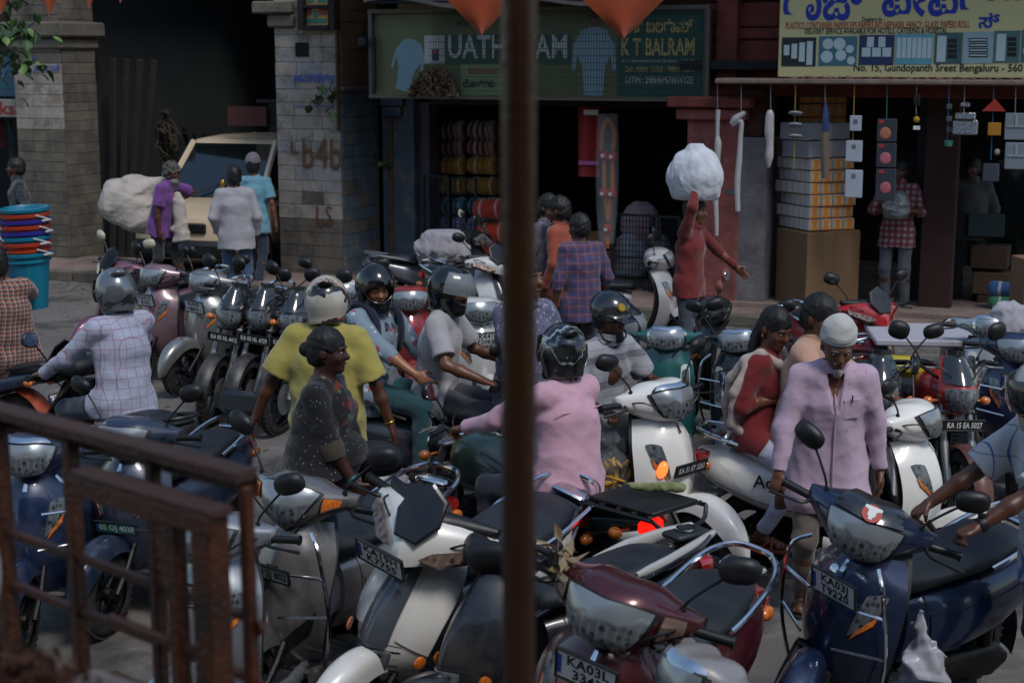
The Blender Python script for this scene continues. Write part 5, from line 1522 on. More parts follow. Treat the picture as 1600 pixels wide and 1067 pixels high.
# wire gates
def gate(x0, y0, x1, y1, w, label, nv, nh, rot=0):
    r = froot('wire_gate', x0, y1, w, label, 'gate')
    u0, z1 = FP(x0, y0, w); u1, z0 = FP(x1, y1, w)
    fpart('gate_frame', r, STEELD, lambda m: m.box((u0, w, (z0 + z1) / 2), (.035, .035, z1 - z0)).box((u1, w, (z0 + z1) / 2), (.035, .035, z1 - z0)).box(((u0 + u1) / 2, w, z1), (u1 - u0, .034, .03)).box(((u0 + u1) / 2, w, z0), (u1 - u0, .034, .03)).box(((u0 + u1) / 2, w, (z0 + z1) / 2), (u1 - u0, .034, .025)))
    for i in range(1, nv): 
        u = u0 + (u1 - u0) * i / nv; fpart('bar', r, STEELD, lambda m: m.tube([(u, w, z0), (u, w, z1)], .006, 5))
    for i in range(1, nh):
        z = z0 + (z1 - z0) * i / nh; fpart('bar', r, STEELD, lambda m: m.tube([(u0, w + .012, z), (u1, w + .012, z)], .005, 5))
gate(662, 275, 702, 470, .85, 'left wire gate leaf of the shop, by the mauve door post', 5, 16)
gate(703, 278, 744, 470, .9, 'second wire gate leaf, in front of the bedding bundles', 5, 16)
gate(958, 335, 1018, 470, .2, 'left wire gate leaf in front of the grey sacks', 12, 14)
gate(1019, 338, 1060, 470, .15, 'right wire gate leaf beside the pink pillar', 9, 14)
def sack_mesh(key, rx, ry, rz, amp=.02, h=.016, fr=16, seed=3, neck=False):
    def f():
        V = Vol((-rx * 1.35, -ry * 1.35, -rz * 1.35), (rx * 1.35, ry * 1.35, rz * 1.5), h)
        V.ell((0, 0, 0), (rx, ry, rz)); V.econe((0, 0, -rz * .55), (0, 0, rz * .5), (rx * .93, ry * .93), (rx * .9, ry * .9), (1, 0, 0), (0, 1, 0), .05)
        if neck: V.cone((0, 0, rz * .8), (0, 0, rz * 1.25), .05, .09, .05)
        V.wrinkle(amp * .55, fr, seed); V.wrinkle(amp * .55, fr * 2.2, seed + 1, (1, 1, .4)); V.wrinkle(amp * .25, fr * 5, seed + 2, (1, 1, .4)); V.cut((0, 0, -rz), (0, 0, -1)); return V.mesh('sack')
    return cached(('sack', key), f)
for i, (x, y, c, nm) in enumerate(((985, 400, 'a8acb4', 'white net sack, lower'), (1002, 350, '9a7c84', 'pinkish sack on top'), (1020, 395, '8a8e98', 'grey sack, rightmost'), (960, 420, '7c828e', 'dull grey sack, leftmost'))):
    u, z = FP(x, y, .75 + .12 * i)
    dress(link('sack', sack_mesh('s%d' % (i % 2), .27, .22, .25, .02), fabric('sackc_' + c, c), None, FM @ Matrix.Translation((u, .75 + .12 * i, z))), nm + ', in the pile behind the wire gate', 'sack', 'sacks piled behind the wire gate')
for i, (x, y) in enumerate(((938, 375), (938, 402))):
    u, z = FP(x, y, .45); mb = MB().box((0, 0, 0), (.32, .3, .20), bev=.008)
    dress(link('carton', mb.mesh('carton'), plain('brown_carton', '6a4a2c', .85, 0, .15), None, FM @ Matrix.Translation((u, .45, z)) @ Matrix.Rotation(.15 * i, 4, 'Z')), ('upper', 'lower')[i] + ' brown carton stacked beside the wire gate', 'carton', 'cartons stacked by the wire gate')
# red towel and garland
mb = MB(); u, z1 = FP(904, 168, .1); u2, z0 = FP(936, 277, .1)
mb.sheet(lambda a, b: (u + (u2 - u) * a, .1 + .02 * math.sin(a * 9 + b), z1 + (z0 - z1) * b), 12, 12, .015)
rt = link('towel', mb.mesh('towel'), fabric('red_towel', '8a1a18'), None, FM); dress(rt, 'red towel with a pink band hanging in the shop opening', 'towel')
fpb = MB(); fbox(fpb, 904, 252, 936, 258, .06, .075); link('band', fpb.mesh('band'), plain('pink_band', 'b05a90', .8), rt)
fpb = MB(); fbox(fpb, 912, 172, 934, 180, .055, .07); link('paper_tag', fpb.mesh('paper_tag'), PLATEW, rt)
SLV = _clear('sheer_sleeve', (.7, .75, .78), .13)
gr = froot('garland', 950, 250, .0, 'orange garland with red pompoms hanging wrapped in polythene', 'garland')
fpart('marigold_strand', gr, plain('marigold', 'b0601c', .8, 0, .3, 40, .6, 90), lambda m: [m.tube([(*(lambda q: (q[0],))(FP(x, y, 0)), 0, FP(x, y, 0)[1]) for x, y in pts], .028, 8, smooth=3) for pts in (((950, 185), (942, 205), (940, 235)), ((950, 185), (960, 205), (958, 235)), ((944, 250), (944, 300)), ((957, 250), (957, 300)), ((946, 305), (950, 345)), ((955, 305), (950, 345)), ((949, 350), (949, 388)))])
for x, y in ((944, 243), (957, 245), (943, 302), (956, 303), (949, 358)):
    uu, zz = FP(x, y, -.03); p = fpart('pompom', gr, plain('red_pompom', 'a02a1c', .9, 0, .3, 40, .8, 120), lambda m: m.ell((uu, -.03, zz), (.065, .06, .065), None, 14, 10))
    fpart_o = MB().lathe([(.022, 0), (.022, .008)], (0, 0, 0), (0, -1, 0), 12)
    link('rosette', fpart_o.mesh('rosette'), PLATEW, p, (FMI @ gr.matrix_world).inverted() @ Matrix.Translation((uu, -.092, zz)))
fpart('polythene_sleeve', gr, SLV, lambda m: m.lathe([(.13, 0), (.15, -.5), (.14, -1.1), (.10, -1.6)], (FP(950, 180, .0)[0], 0, FP(950, 178, .0)[1]), (0, 0, 1), 20, cap=False))

# ---- the long sign
SW = -.35
r = froot('shop_sign', 850, 90, SW, 'long green and yellow shop sign behind a wire grille, with two lettered panels', 'sign')
SG = lambda m, *a: fbox(m, *a)
u0, _ = FP(583, 90, SW); u1, _ = FP(1106, 90, SW)
zb, zt = 2.52, 3.58
def SU(x): return FP(x, 90, SW)[0]
def srect(nm, x0, x1, fz0, fz1, off, mat, th=.004, parent=None):
    a, b_ = SU(x0), SU(x1)
    return fpart(nm, r, mat, lambda m: m.box(((a + b_) / 2, SW - off - th / 2, zb + (zt - zb) * (fz0 + fz1) / 2), (b_ - a, th, (zt - zb) * (fz1 - fz0))))
OLIVE = plain('olive_sign_face', '5f6444', .6, 0, .12, 2); TEALS = plain('dark_green_sign_face', '0f4a44', .6, 0, .12, 2); GRN = plain('green_sign_panel', '2a4a38', .6, 0, .1, 2)
fpart('backing', r, STEELD, lambda m: m.box(((u0 + u1) / 2, SW + .08, (zb + zt) / 2), (u1 - u0, .15, zt - zb)))
srect('face', 586, 965, .02, .98, .0, OLIVE); srect('face', 965, 1098, .02, .98, .0, TEALS); srect('face', 720, 785, .02, .40, .003, plain('pale_green', '7a9068', .6, 0, .1))
srect('name_panel', 663, 893, .38, .72, .006, GRN)
srect('logo_panel', 664, 696, .385, .715, .012, plain('logo_white', 'a8a8a4', .6))
for nm, x0, x1, a, b_, c in (('logo_cup', 676, 686, .42, .55, '1a2a4a'), ('logo_dot', 678, 684, .5, .56, 'a83020')): srect(nm, x0, x1, a, b_, .018 + .003 * (nm == 'logo_dot'), plain(nm, c, .6))
fpart('sign_frame', r, plain('weathered_alu', '5d564e', .6, .4, .3), lambda m: [m.box(((u0 + u1) / 2, SW - .03, zb), (u1 - u0 + .06, .10, .05)), m.box(((u0 + u1) / 2, SW - .03, zt), (u1 - u0 + .06, .10, .05)), m.box((u0, SW - .03, (zb + zt) / 2), (.05, .095, zt - zb)), m.box((u1, SW - .03, (zb + zt) / 2), (.07, .095, zt - zb))])
CRM = plain('cream_lettering', 'b8a468', .6); WHT = plain('white_lettering', 'b4b8b4', .6); ORL = plain('orange_lettering', 'a0562c', .6)
ftext(r, 'UATHAYAM', 700, 55, 886, 92, SW - .018, WHT, .03); ftext(r, 'K T BALRAM', 971, 60, 1085, 88, SW - .012, CRM, .04)
ftext(r, 'ಕೆ ಟಿ ಬಲರಾಮ್', 971, 28, 1082, 52, SW - .012, CRM, .04)
ftext(r, '# 16, Gundopanth Street Bengaluru - 560 053', 972, 93, 1085, 99, SW - .012, WHT, .01)
ftext(r, 'Cell : 98801 15353 - 98801 92695', 976, 104, 1085, 113, SW - .012, CRM, .02); ftext(r, 'GSTIN : 29BHRPS7365K1ZE', 976, 120, 1083, 131, SW - .012, WHT, .02)
ftext(r, 'ಧೋತಿಗಳು', 724, 124, 773, 139, SW - .014, INKK, .03); ftext(r, 'READYMADE DHOTIS', 732, 106, 782, 116, SW - .014, ORL, .03); ftext(r, 'ಉದಯಂ', 712, 30, 740, 42, SW - .014, TEALS, .03)
# printed figures on the sign: flat cut-outs
def figprint(x, y0, y1, mat1, tilt, nm, skin='6a4a3a', head=True):
    a, z1 = FP(x, y0, SW); b_, z0 = FP(x, y1, SW); H = z1 - z0; pts = [(-.20, .0), (.20, .0), (.24, .35), (.36, .50), (.40, .30), (.47, .33), (.44, .62), (.26, .80), (.07, .84), (-.07, .84), (-.26, .80), (-.44, .62), (-.47, .33), (-.40, .30), (-.36, .50), (-.24, .35)]
    M = Matrix.Translation((a, SW - .012, z0)) @ Matrix.Rotation(tilt, 4, 'Y')
    fpart(nm, r, mat1, lambda m: m.prism([(px * H * .62, pz * H) for px, pz in pts], .003, M))
    if head: fpart('printed_face', r, plain('printed_skin', skin, .6), lambda m: m.prism([(math.cos(t) * .07 * H, .92 * H + math.sin(t) * .085 * H) for t in np.linspace(0, 2 * PI, 16, endpoint=False)], .005, M)); fpart('printed_hair', r, INKK, lambda m: m.prism([(math.cos(t) * .075 * H, .95 * H + math.sin(t) * .07 * H) for t in np.linspace(0, PI, 10)], .008, M))
BLS = plain('printed_pale_blue', '7f9aa8', .6, 0, .12, 6)
figprint(929, 22, 150, BLS, 0, 'printed_man'); figprint(628, 44, 142, plain('printed_shirt_blue', '6f8c96', .6, 0, .2, 6), .25, 'printed_shirt', head=False)
# grille wires in front of the sign
fpart('grille', r, plain('grille_wire', '3c4238', .6, .4, .2), lambda m: [[m.box((u, SW - .085, (zb + zt) / 2), (.005, .005, zt - zb)) for u in np.arange(u0 + .9, u1, .036)], [m.box(((u0 + u1) / 2 + .4, SW - .091, z), (u1 - u0 - .85, .006, .008)) for z in np.arange(zb + .08, zt, .085)]]).__setitem__('kind', 'stuff')
fpart('light_bracket', r, STEELD, lambda m: fbox(m, 580, 56, 586, 140, SW - .12, SW - .08).box((SU(578), SW - .18, 3.2), (.10, .12, .12), bev=.02))
def leafpile():
    mb = MB(); g = random.Random(3)
    for i in range(520):
        t = g.uniform(-1, 1); a = SU(683 + 38 * t); hh = (1 - t * t) ** .8 * .34
        c = Vector((a, SW - .06 - g.uniform(0, .09), zb + .03 + g.uniform(0, hh))); q = Euler((g.uniform(0, 6), g.uniform(0, 6), g.uniform(0, 6))).to_matrix().to_4x4()
        L = g.uniform(.03, .07); mb.add([(-L, 0, 0), (0, -L * .4, .01), (L, 0, 0), (0, L * .4, .01)], [(0, 1, 2, 3)], Matrix.Translation(c) @ q)
    return mb
one('dry_leaves', leafpile(), wm('dead_leaf', '4a3c30', '7a6650', .9, 30), 'heap of dry leaves caught on the ledge of the long sign', 'leaves', M=FM, kind='stuff')
aw = froot('awning', 820, 10, -.3, 'grey cloth awning sagging above the long green sign', 'awning')
fpart('cloth', aw, fabric('awning_cloth', '7a6c66'), lambda m: m.sheet(lambda a, b: (SU(590) + (SU(1040) - SU(590)) * a + .0, -.15 - .55 * (1 - b), 3.68 + .05 * math.sin(a * 14) * (1 - b) + .62 * b - .05 * math.sin(a * PI) * (1 - b)), 40, 6, .012))
fpart('pole', aw, STEELD, lambda m: m.tube([(SU(590), -.66, 3.68), (SU(1042), -.66, 3.66)], .018, 8))

# ---- red wall, pink pillar, grey pier
r = froot('red_building', 1160, 60, -.2, 'red painted masonry front between the two shop signs', 'building', z=0)
ur0 = FP(1104, 60, -.1)[0]; ur1 = ur0 + 7.5
g = random.Random(8); zc = 2.55; k = 0
while zc < 5.0:
    hh = (.30, .10, .26, .14)[k % 4]; pr = (.0, .05, .0, .03)[k % 4]; uu = ur0
    fpart('course', r, REDW, lambda m: m.box(((ur0 + ur1) / 2, -.12 - pr / 2 + .2, zc + hh / 2), (ur1 - ur0, .4 + pr, hh - .012), bev=.012)); zc += hh; k += 1
fpart('pier', r, REDW, lambda m: fbox(m, 1125, -200, 1150, 128, -.26, -.1, .01))
r = froot('painted_pillar', 1120, 400, -.5, 'pink painted pillar with a stepped capital between the two shops', 'pillar', z=0)
fpart('shaft', r, PINKW, lambda m: fbox(m, 1074, 185, 1148, 520, -.5, .1, .02))
fpart('capital', r, PINKW, lambda m: fbox(m, 1056, 170, 1165, 188, -.58, .15, .015)); fpart('capital', r, REDW, lambda m: fbox(m, 1042, 152, 1172, 169, -.66, .2, .015))
fpart('blue_smear', r, BLUEW[0], lambda m: [fbox(m, 1112, 276, 1118, 286, -.506, -.5), fbox(m, 1136, 296, 1150, 304, -.506, -.5)])
r = froot('plaster_pier', 1172, 400, -.5, 'flaking grey plaster pier to the right of the pink pillar', 'pillar', z=0)
fpart('shaft', r, GREYW, lambda m: fbox(m, 1150, 215, 1190, 520, -.48, .3, .01)); fpart('upper_panel', r, wm('dark_red_jamb', '3a1c18', '4a241e', .85), lambda m: fbox(m, 1150, 140, 1190, 214, -.42, .3, .01))

# ---- right shop
RW = -.75
r = froot('paper_shop', 1400, 400, 0, 'dim open shop under the yellow sign, stacked with paper goods', 'building', z=0)
ua = FP(1190, 300, -.3)[0]; ub = FP(1700, 300, -.3)[0]
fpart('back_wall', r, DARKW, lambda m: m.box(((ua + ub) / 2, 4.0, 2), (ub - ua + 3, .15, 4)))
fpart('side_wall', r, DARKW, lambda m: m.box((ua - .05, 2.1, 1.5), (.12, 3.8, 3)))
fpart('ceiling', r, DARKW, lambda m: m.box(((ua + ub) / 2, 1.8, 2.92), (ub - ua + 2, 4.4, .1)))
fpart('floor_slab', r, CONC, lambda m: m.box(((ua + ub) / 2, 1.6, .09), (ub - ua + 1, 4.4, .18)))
fpart('door_post', r, wm('dark_red_post', '2c1410', '3a1c16', .8), lambda m: fbox(m, 1450, 140, 1482, 530, -.1, .1, .01))
fpart('door_post', r, STEELD, lambda m: fbox(m, 1437, 140, 1448, 530, .3, .4, .01))
fpart('glass_case', r, plain('dark_glass', '12201f', .1, 0, .1, coat=.6), lambda m: fbox(m, 1560, 250, 1690, 480, 1.2, 1.6, .01))
for i in range(5): fpart('shelf', r, WOODD, lambda m: fbox(m, 1335, 180 + i * 52, 1450, 185 + i * 52, 1.9, 2.3))
for i in range(7):
    for j in range(4):
        u, z = FP(1408 + j * 13, 242 + i * 18, 1.5)
        p = fpart('plate_stack', r, plain('black_tray', '1c1c1a', .5), lambda m: m.lathe([(.055, 0), (.055, .03), (.04, .034)], (u, 1.5, z), (0, -1, .1), 14))
led = froot('awning_ledge', 1400, 128, -.9, 'dusty concrete ledge running under the yellow sign', 'ledge')
ul0 = FP(1118, 128, -.95)[0]
fpart('slab', led, CONC, lambda m: m.box(((ul0 + ub) / 2, -.62, 2.745), (ub - ul0, .75, .06), bev=.015))
def rub():
    mb = MB(); g = random.Random(4)
    for i in range(90):
        c = Vector((g.uniform(ul0 + .8, ub), g.uniform(-.95, -.86), 2.785)); mb.ell(c, (g.uniform(.015, .06), .02, g.uniform(.006, .02)), (g.uniform(-.3, .3), g.uniform(-.3, .3), g.uniform(0, 3)), 6, 4)
    return mb
one('dust_litter', rub(), wm('litter', '6a4a3c', '8a6a5a', .9, 20), 'dust and leaf litter lying along the concrete ledge', 'litter', M=FM, kind='stuff')
# yellow sign
YW = -.80
r = froot('shop_sign', 1450, 60, YW, 'yellow paper shop sign with big blue lettering and product pictures', 'sign')
uy0 = FP(1217, 60, YW)[0]; uy1 = FP(1720, 60, YW)[0]
YEL = plain('pale_yellow_sign', 'c4ba88', .55, 0, .08, 2)
fpart('board', r, YEL, lambda m: m.box(((uy0 + uy1) / 2, YW + .04, 3.45), (uy1 - uy0, .08, 1.32), bev=.006))
NAVY = plain('navy_lettering', '17309a', .5); BLK = plain('sign_black', '15181a', .5); REDT = plain('sign_red', 'a8442c', .5)
def yrow(x, yl, yr):   # the sign climbs slightly to the right
    return yl + (yr - yl) * (x - 1219) / 381
ftext(r, 'ರಾಜ್', 1225, -34, 1349, 33, YW - .004, NAVY, .035); ftext(r, 'ಪೇಪರ್', 1380, -40, 1560, 27, YW - .004, NAVY, .035); ftext(r, 'ಸ್', 1530, 20, 1562, 45, YW - .005, NAVY, .035)
ftext(r, 'RAJ PAPERS', 1571, -30, 1760, 9, YW - .004, plain('sign_red2', 'a83a2c', .5), .06)
ftext(r, 'Dealers in :', 1347, 27, 1382, 34, YW - .004, BLK, .02); ftext(r, 'PLASTICS CONTAINER PAPERS EPS PAPERS BIO NEPAKIN, FANCY, GLASS, PAPERS ROLL', 1228, 34, 1515, 47, YW - .004, REDT, .02)
ftext(r, 'DELIVERY SERVICE AVAILABLE FOR HOTELS, CATERING & HOSPITAL', 1258, 44, 1480, 55, YW - .004, BLK, .02)
ftext(r, 'No. 15, Gundopanth Sreet Bengaluru - 560 053', 1334, 100, 1625, 116, YW - .004, BLK, .02)
PB = [('1c2628', 1222, 1274), ('3c6c7c', 1280, 1338), ('22345a', 1343, 1396), ('5c98a8', 1400, 1456), ('3c5c5c', 1461, 1502), ('8aa4ac', 1506, 1550), ('4a6a6a', 1554, 1592), ('3c6c7c', 1597, 1640)]
PW = plain('printed_white', 'b0c0c4', .5, 0, .05); PK = plain('printed_dark', '14181a', .5)
for i, (c, x0, x1) in enumerate(PB):
    y0 = yrow(x0, 59, 47); y1 = yrow(x0, 104, 98)
    p = fpart('picture', r, plain('print_' + c, c, .5, 0, .2, 8), lambda m: fbox(m, x0, y0, x1, y1, YW - .006, YW - .001))
    def cups(m):
        if i == 0:
            for k in range(4): fbox(m, x0 + 3 + k * 12, y0 + 12 - k * 2, x0 + 11 + k * 12, y0 + 28 + k * 5, YW - .010, YW - .007)
        elif i in (1, 7):
            for (a, b_, q) in ((14, 12, 8), (32, 12, 9), (12, 32, 9), (34, 30, 8), (48, 20, 6), (50, 38, 6)):
                u, z = FP(x0 + a, y0 + b_, YW); m.lathe([(q / 135, 0), (q / 135, .003)], (u, YW - .007, z), (0, -1, 0), 16)
        elif i == 2:
            for k in range(3): fbox(m, x0 + 4 + k * 16, y0 + 20, x0 + 17 + k * 16, y0 + 34, YW - .010, YW - .007)
            for k in range(2): fbox(m, x0 + 12 + k * 18, y0 + 3, x0 + 22 + k * 18, y0 + 19, YW - .010, YW - .007)
        elif i == 3:
            for k in range(7): fbox(m, x0 + 2 + k * 8, y0 + 6, x0 + 7 + k * 8, y0 + 38, YW - .009, YW - .007)
        elif i in (4, 6):
            fbox(m, x0 + 4, y0 + 5, x0 + 16, y1 - 3, YW - .009, YW - .007)
        else:
            for k in range(4): fbox(m, x0 + 9, y0 + 12 + k * 8, x0 + 36, y0 + 14 + k * 8, YW - .011, YW - .009)
    fpart('picture_detail', r, PW, cups)
    if i in (4, 5, 6): fpart('picture_detail', r, PK, lambda m: [fbox(m, x0 + (20 if i != 5 else 8), y0 + 10 + k * 8, x0 + (34 if i != 5 else 37), y0 + 16 + k * 8, YW - .010, YW - .007) for k in range(4)])

# ---- tissue boxes and cartons
ORG = NB('orange_tissue_end'); _s = ORG.sep(ORG.tc()); 
_d = ORG.math('SQRT', ORG.math('ADD', ORG.math('POWER', ORG.math('MULTIPLY', ORG.math('SUBTRACT', ORG.math('FRACT', ORG.math('MULTIPLY', _s[1], 8)), .5), 1.0), 2), ORG.math('POWER', ORG.math('MULTIPLY', _s[2], 6), 2)))
ORG.set(ORG.mix(ORG.math('LESS_THAN', _d, .30), hx('c8781a'), hx('b09c80')), .5); ORG = ORG.m
WTS = NB('white_tissue_side'); _s = WTS.sep(WTS.tc())
WTS.set(WTS.mix(WTS.math('LESS_THAN', WTS.math('FRACT', WTS.math('MULTIPLY', _s[0], 9)), .12), hx('a8a6a8'), hx('b0702c')), .55); WTS = WTS.m
def tissue_row(x, y, w, rz, label, n=4, L=.66, D=.62, H=.135, grp='tissue boxes stacked at the paper shop', z=None):
    u, zz = FP(x, y, w); z = zz if z is None else z
    for k in range(n):
        rr = root('tissue_box', FM @ Matrix.Translation((u, w, z)) @ Matrix.Rotation(rz, 4, 'Z') @ Matrix.Translation((-L / 2, D * (k + .5) / n, H / 2)), label + (', nearest the street', ', second from the street', ', third from the street', ', innermost')[k if k < n - 1 else 3], 'tissue box', grp)
        link('wrapper', cached(('tb', L, D, H, n), lambda: MB().box((0, 0, 0), (L - .01, D / n - .006, H - .008), bev=.008).mesh('wrapper', ang=30)), WTS, rr)
        link('printed_end', cached(('tbe', D, H, n), lambda: MB().box((0, 0, 0), (.004, D / n - .02, H - .02)).mesh('printed_end')), ORG, rr, Matrix.Translation((L / 2 - .004, 0, 0)))
BX0 = FP(1268, 405, -.55)
for i in range(6):
    tissue_row(1262, 405, -.62, -.75 + (.04 if i % 2 else -.05) + .03 * math.sin(i * 5), 'tissue box in the %s layer on the brown carton' % ('bottom', 'second', 'third', 'fourth', 'fifth', 'sixth')[i], z=1.05 + .138 * i)
for i in range(2):
    u, _ = FP(1262, 300, -.62); zz = 1.05 + .138 * 6 + .01 + i * .20
    rr = root('carton', FM @ Matrix.Translation((u, -.62, zz)) @ Matrix.Rotation(-.70 + .08 * i, 4, 'Z') @ Matrix.Translation((-.24, .30, .09)), ('lower', 'upper')[i] + ' grey white carton on top of the tissue box stack', 'carton', 'grey cartons on the tissue stack')
    link('box', cached('gcart', lambda: MB().box((0, 0, 0), (.50, .62, .185), bev=.006).mesh('box')), plain('grey_carton', '85858c', .8, 0, .1), rr)
    link('tape', cached('gtape', lambda: MB().box((0, 0, .0), (.502, .05, .187)).box((0, -.311, -.088), (.49, .004, .01)).mesh('tape')), plain('packing_tape', '9a9494', .4), rr)
for i in range(10):
    tissue_row(1240, 405, .35, -.95, 'tissue box in the rear column, %s layer' % ('bottom', 'second', 'third', 'fourth', 'fifth', 'sixth', 'seventh', 'eighth', 'ninth', 'top')[i], 2, .45, .62, .16, 'rear column of tissue boxes', z=1.0 + .163 * i)
u, _ = FP(1262, 405, -.62)
rr = root('carton', FM @ Matrix.Translation((u, -.62, .16)) @ Matrix.Rotation(-.75, 4, 'Z') @ Matrix.Translation((-.27, .33, .44)), 'big brown carton carrying the stack of tissue boxes', 'carton')
link('box', MB().box((0, 0, 0), (.62, .74, .88), bev=.008).mesh('box'), plain('kraft_carton', '6b5238', .85, 0, .1, 3, .2, 20), rr)
link('flap', MB().box((0, 0, .442), (.60, .06, .004)).box((0, .18, .443), (.60, .30, .004)).mesh('flap'), plain('kraft_flap', '7a6044', .85, 0, .1, 3), rr)
rr = root('carton', FM @ Matrix.Translation((FP(1215, 405, .25)[0] - .2, .5, .5)), 'second brown carton under the rear column of tissue boxes', 'carton')
link('box', MB().box((0, 0, 0), (.62, .6, .98), bev=.008).mesh('box'), plain('kraft_carton2', '5a4530', .85, 0, .1, 3), rr)
p = AT(1615, 500, 13.2)
dress(link('carton', MB().box((0, 0, 0), (.34, .3, .62), bev=.006).mesh('carton'), plain('kraft_right', '7a5a40', .85, 0, .1, 3), None, TRS((p.x, p.y, 1.0), .1)), 'brown carton standing at the right edge above the blue scooter', 'carton')
dress(link('counter', MB().box((0, 0, 0), (.9, .5, .7), bev=.01).mesh('counter'), WOODD, None, TRS((p.x + .2, p.y + .1, .35), .1)), 'dark wooden counter at the right edge under the brown carton', 'counter')
for i, (x, y, c) in enumerate(((1548, 400, '4a3828'), (1548, 440, '54402c'), (1552, 475, '3c2e22'), (1536, 350, '2c3a3a'))):
    u, z = FP(x, y, .7)
    dress(link('carton', cached('dcart', lambda: MB().box((0, 0, 0), (.42, .4, .26), bev=.01).mesh('carton')), plain('dimcart' + c, c, .9), None, FM @ Matrix.Translation((u, .7, z)) @ Matrix.Rotation(.1 * i, 4, 'Z')), ('dim brown carton, third from the floor', 'dim brown carton, second from the floor', 'darkest carton on the shop floor', 'grey green carton on top of the dim pile')[i] + ' inside the paper shop', 'carton', 'cartons piled inside the paper shop')
for i, (x, y, c) in enumerate(((1575, 450, '1f4a78'), (1575, 470, '2c6a4a'), (1575, 492, '8a3a58'))):
    bundle(x, y, .1, c, c, ('blue', 'green', 'pink')[i] + ' plastic bundle stacked by the right edge of the paper shop', .22, .085, 'plastic bundles by the paper shop')

# ---- goods hanging from the ledge
STR = plain('string', '6a7a78', .8); YRP = plain('yellow_rope', 'a8842c', .8); PLW = plain('polythene_white', 'a9a6a8', .35, 0, .15, 12, .4, 50, coat=.3)
HW = -.93
def hang(x, y0, y1, label, cat='hanging goods', smat=None):
    r = froot('hanging_goods', x, y0, HW, label, cat)
    fpart('string', r, smat or STR, lambda m: m.tube([(FP(x, y0, HW)[0], HW, 2.72), (FP(x, y0, HW)[0] + .01, HW, FP(x, y1, HW)[1])], .005, 5))
    return r
def strip(x, pts, label, wd=.05):
    r = hang(x, pts[0][1] - 4, pts[0][1] + 4, label)
    P = [(FP(a, b_, HW)[0], HW, FP(a, b_, HW)[1]) for a, b_, _ in pts]; R_i = [c / 145 for *_, c in pts]
    fpart('packet', r, PLW, lambda m: m.tube(P, R_i, 9, smooth=4))
strip(1120, [(1122, 172, 4), (1121, 210, 3), (1122, 225, 6), (1120, 260, 5), (1121, 275, 8), (1118, 310, 5), (1119, 330, 4), (1120, 368, 3)], 'leftmost twisted white polythene strip, hanging by the pink pillar')
strip(1157, [(1164, 176, 3), (1150, 186, 7), (1144, 195, 4), (1158, 190, 4), (1157, 215, 4), (1155, 250, 5), (1152, 290, 5), (1153, 330, 4)], 'bent white polythene strip hanging in front of the grey pier')
strip(1203, [(1203, 172, 3), (1203, 180, 7), (1202, 205, 8), (1203, 225, 6), (1202, 245, 7), (1201, 262, 2)], 'plump white bag roll hanging left of the tissue boxes')
r = hang(1243, 138, 265, 'cups strung flat on a yellow cord before the grey cartons', smat=YRP)
for y in (178, 196, 214): fpart('cup', r, plain('grey_cup', '80868c', .4), lambda m: m.lathe([(.05, -.015), (.085, .0), (.07, .02)], (FP(1243, y, HW)[0], HW, FP(1243, y, HW)[1]), (0, .2, 1), 14))
r = hang(1289, 138, 165, 'long packet, blue above and brown below, hanging from the ledge')
fpart('packet', r, plain('blue_packet', '2a3a68', .4), lambda m: m.tube([(FP(1290, y, HW)[0], HW, FP(1290, y, HW)[1]) for y in (160, 180, 205)], [.01, .04, .04], 8)); fpart('packet', r, plain('brown_packet', '6a5c50', .4, 0, .3), lambda m: m.tube([(FP(1289, y, HW)[0], HW, FP(1289, y, HW)[1]) for y in (206, 235, 262, 279)], [.04, .05, .045, .035], 8))
r = hang(1335, 138, 262, 'three white boxes strung one below another on a yellow cord', smat=YRP)
for i, (y0, y1, x0, x1) in enumerate(((181, 205, 1328, 1345), (220, 253, 1322, 1346), (266, 309, 1321, 1346))):
    fpart('box', r, plain('white_box_blue', 'a0a8b4', .5, 0, .08), lambda m: fbox(m, x0, y0, x1, y1, HW - .05, HW - .01, .006)); fpart('box_mark', r, plain('mark_grey', '60646c', .5), lambda m: fbox(m, (x0 + x1) / 2 - 3, y0 + 6, (x0 + x1) / 2 + 3, y0 + 13, HW - .052, HW - .05))
r = hang(1386, 138, 190, 'chain of dark packs printed with pink food pictures', smat=plain('green_string', '2c6a58', .8))
for i, (y0, y1) in enumerate(((186, 222), (224, 262), (264, 314))):
    fpart('pack', r, plain('slate_pack', '363a42', .4, 0, .1), lambda m: fbox(m, 1371 + i * -1, y0, 1400 - i, y1, HW - .06, HW - .02, .006)); fpart('print', r, plain('pink_print%d' % i, ('a86a4c', 'b0606c', 'a85a60')[i], .5, 0, .3, 30), lambda m: m.ell((FP(1385, (y0 + y1) / 2, HW)[0], HW - .062, FP(1385, (y0 + y1) / 2 + 4, HW)[1]), (.06, .006, .065), None, 12, 8)); fpart('print_flag', r, plain('red_flag', 'a83038', .5), lambda m: fbox(m, 1373, y0 + 2, 1381, y0 + 7, HW - .064, HW - .06))
r = hang(1432, 138, 180, 'small yellow ball and white tag on a string')
fpart('ball', r, plain('yellow_ball', 'a8801c', .5), lambda m: m.ell((FP(1432, 187, HW)[0], HW, FP(1432, 187, HW)[1]), (.035, .03, .035))); fpart('tag', r, PLATEW, lambda m: fbox(m, 1427, 197, 1437, 203, HW - .02, HW)); fpart('hook', r, BLACKP, lambda m: fbox(m, 1428, 148, 1437, 165, HW - .02, HW, .004))
r = hang(1483, 138, 226, 'small items and a teal cup on a thin string', smat=plain('blue_string', '2c5a80', .8))
for y in (167, 186, 203): fpart('clip', r, plain('grey_clip', '4a5458', .5), lambda m: fbox(m, 1479, y - 4, 1487, y + 4, HW - .02, HW, .004))
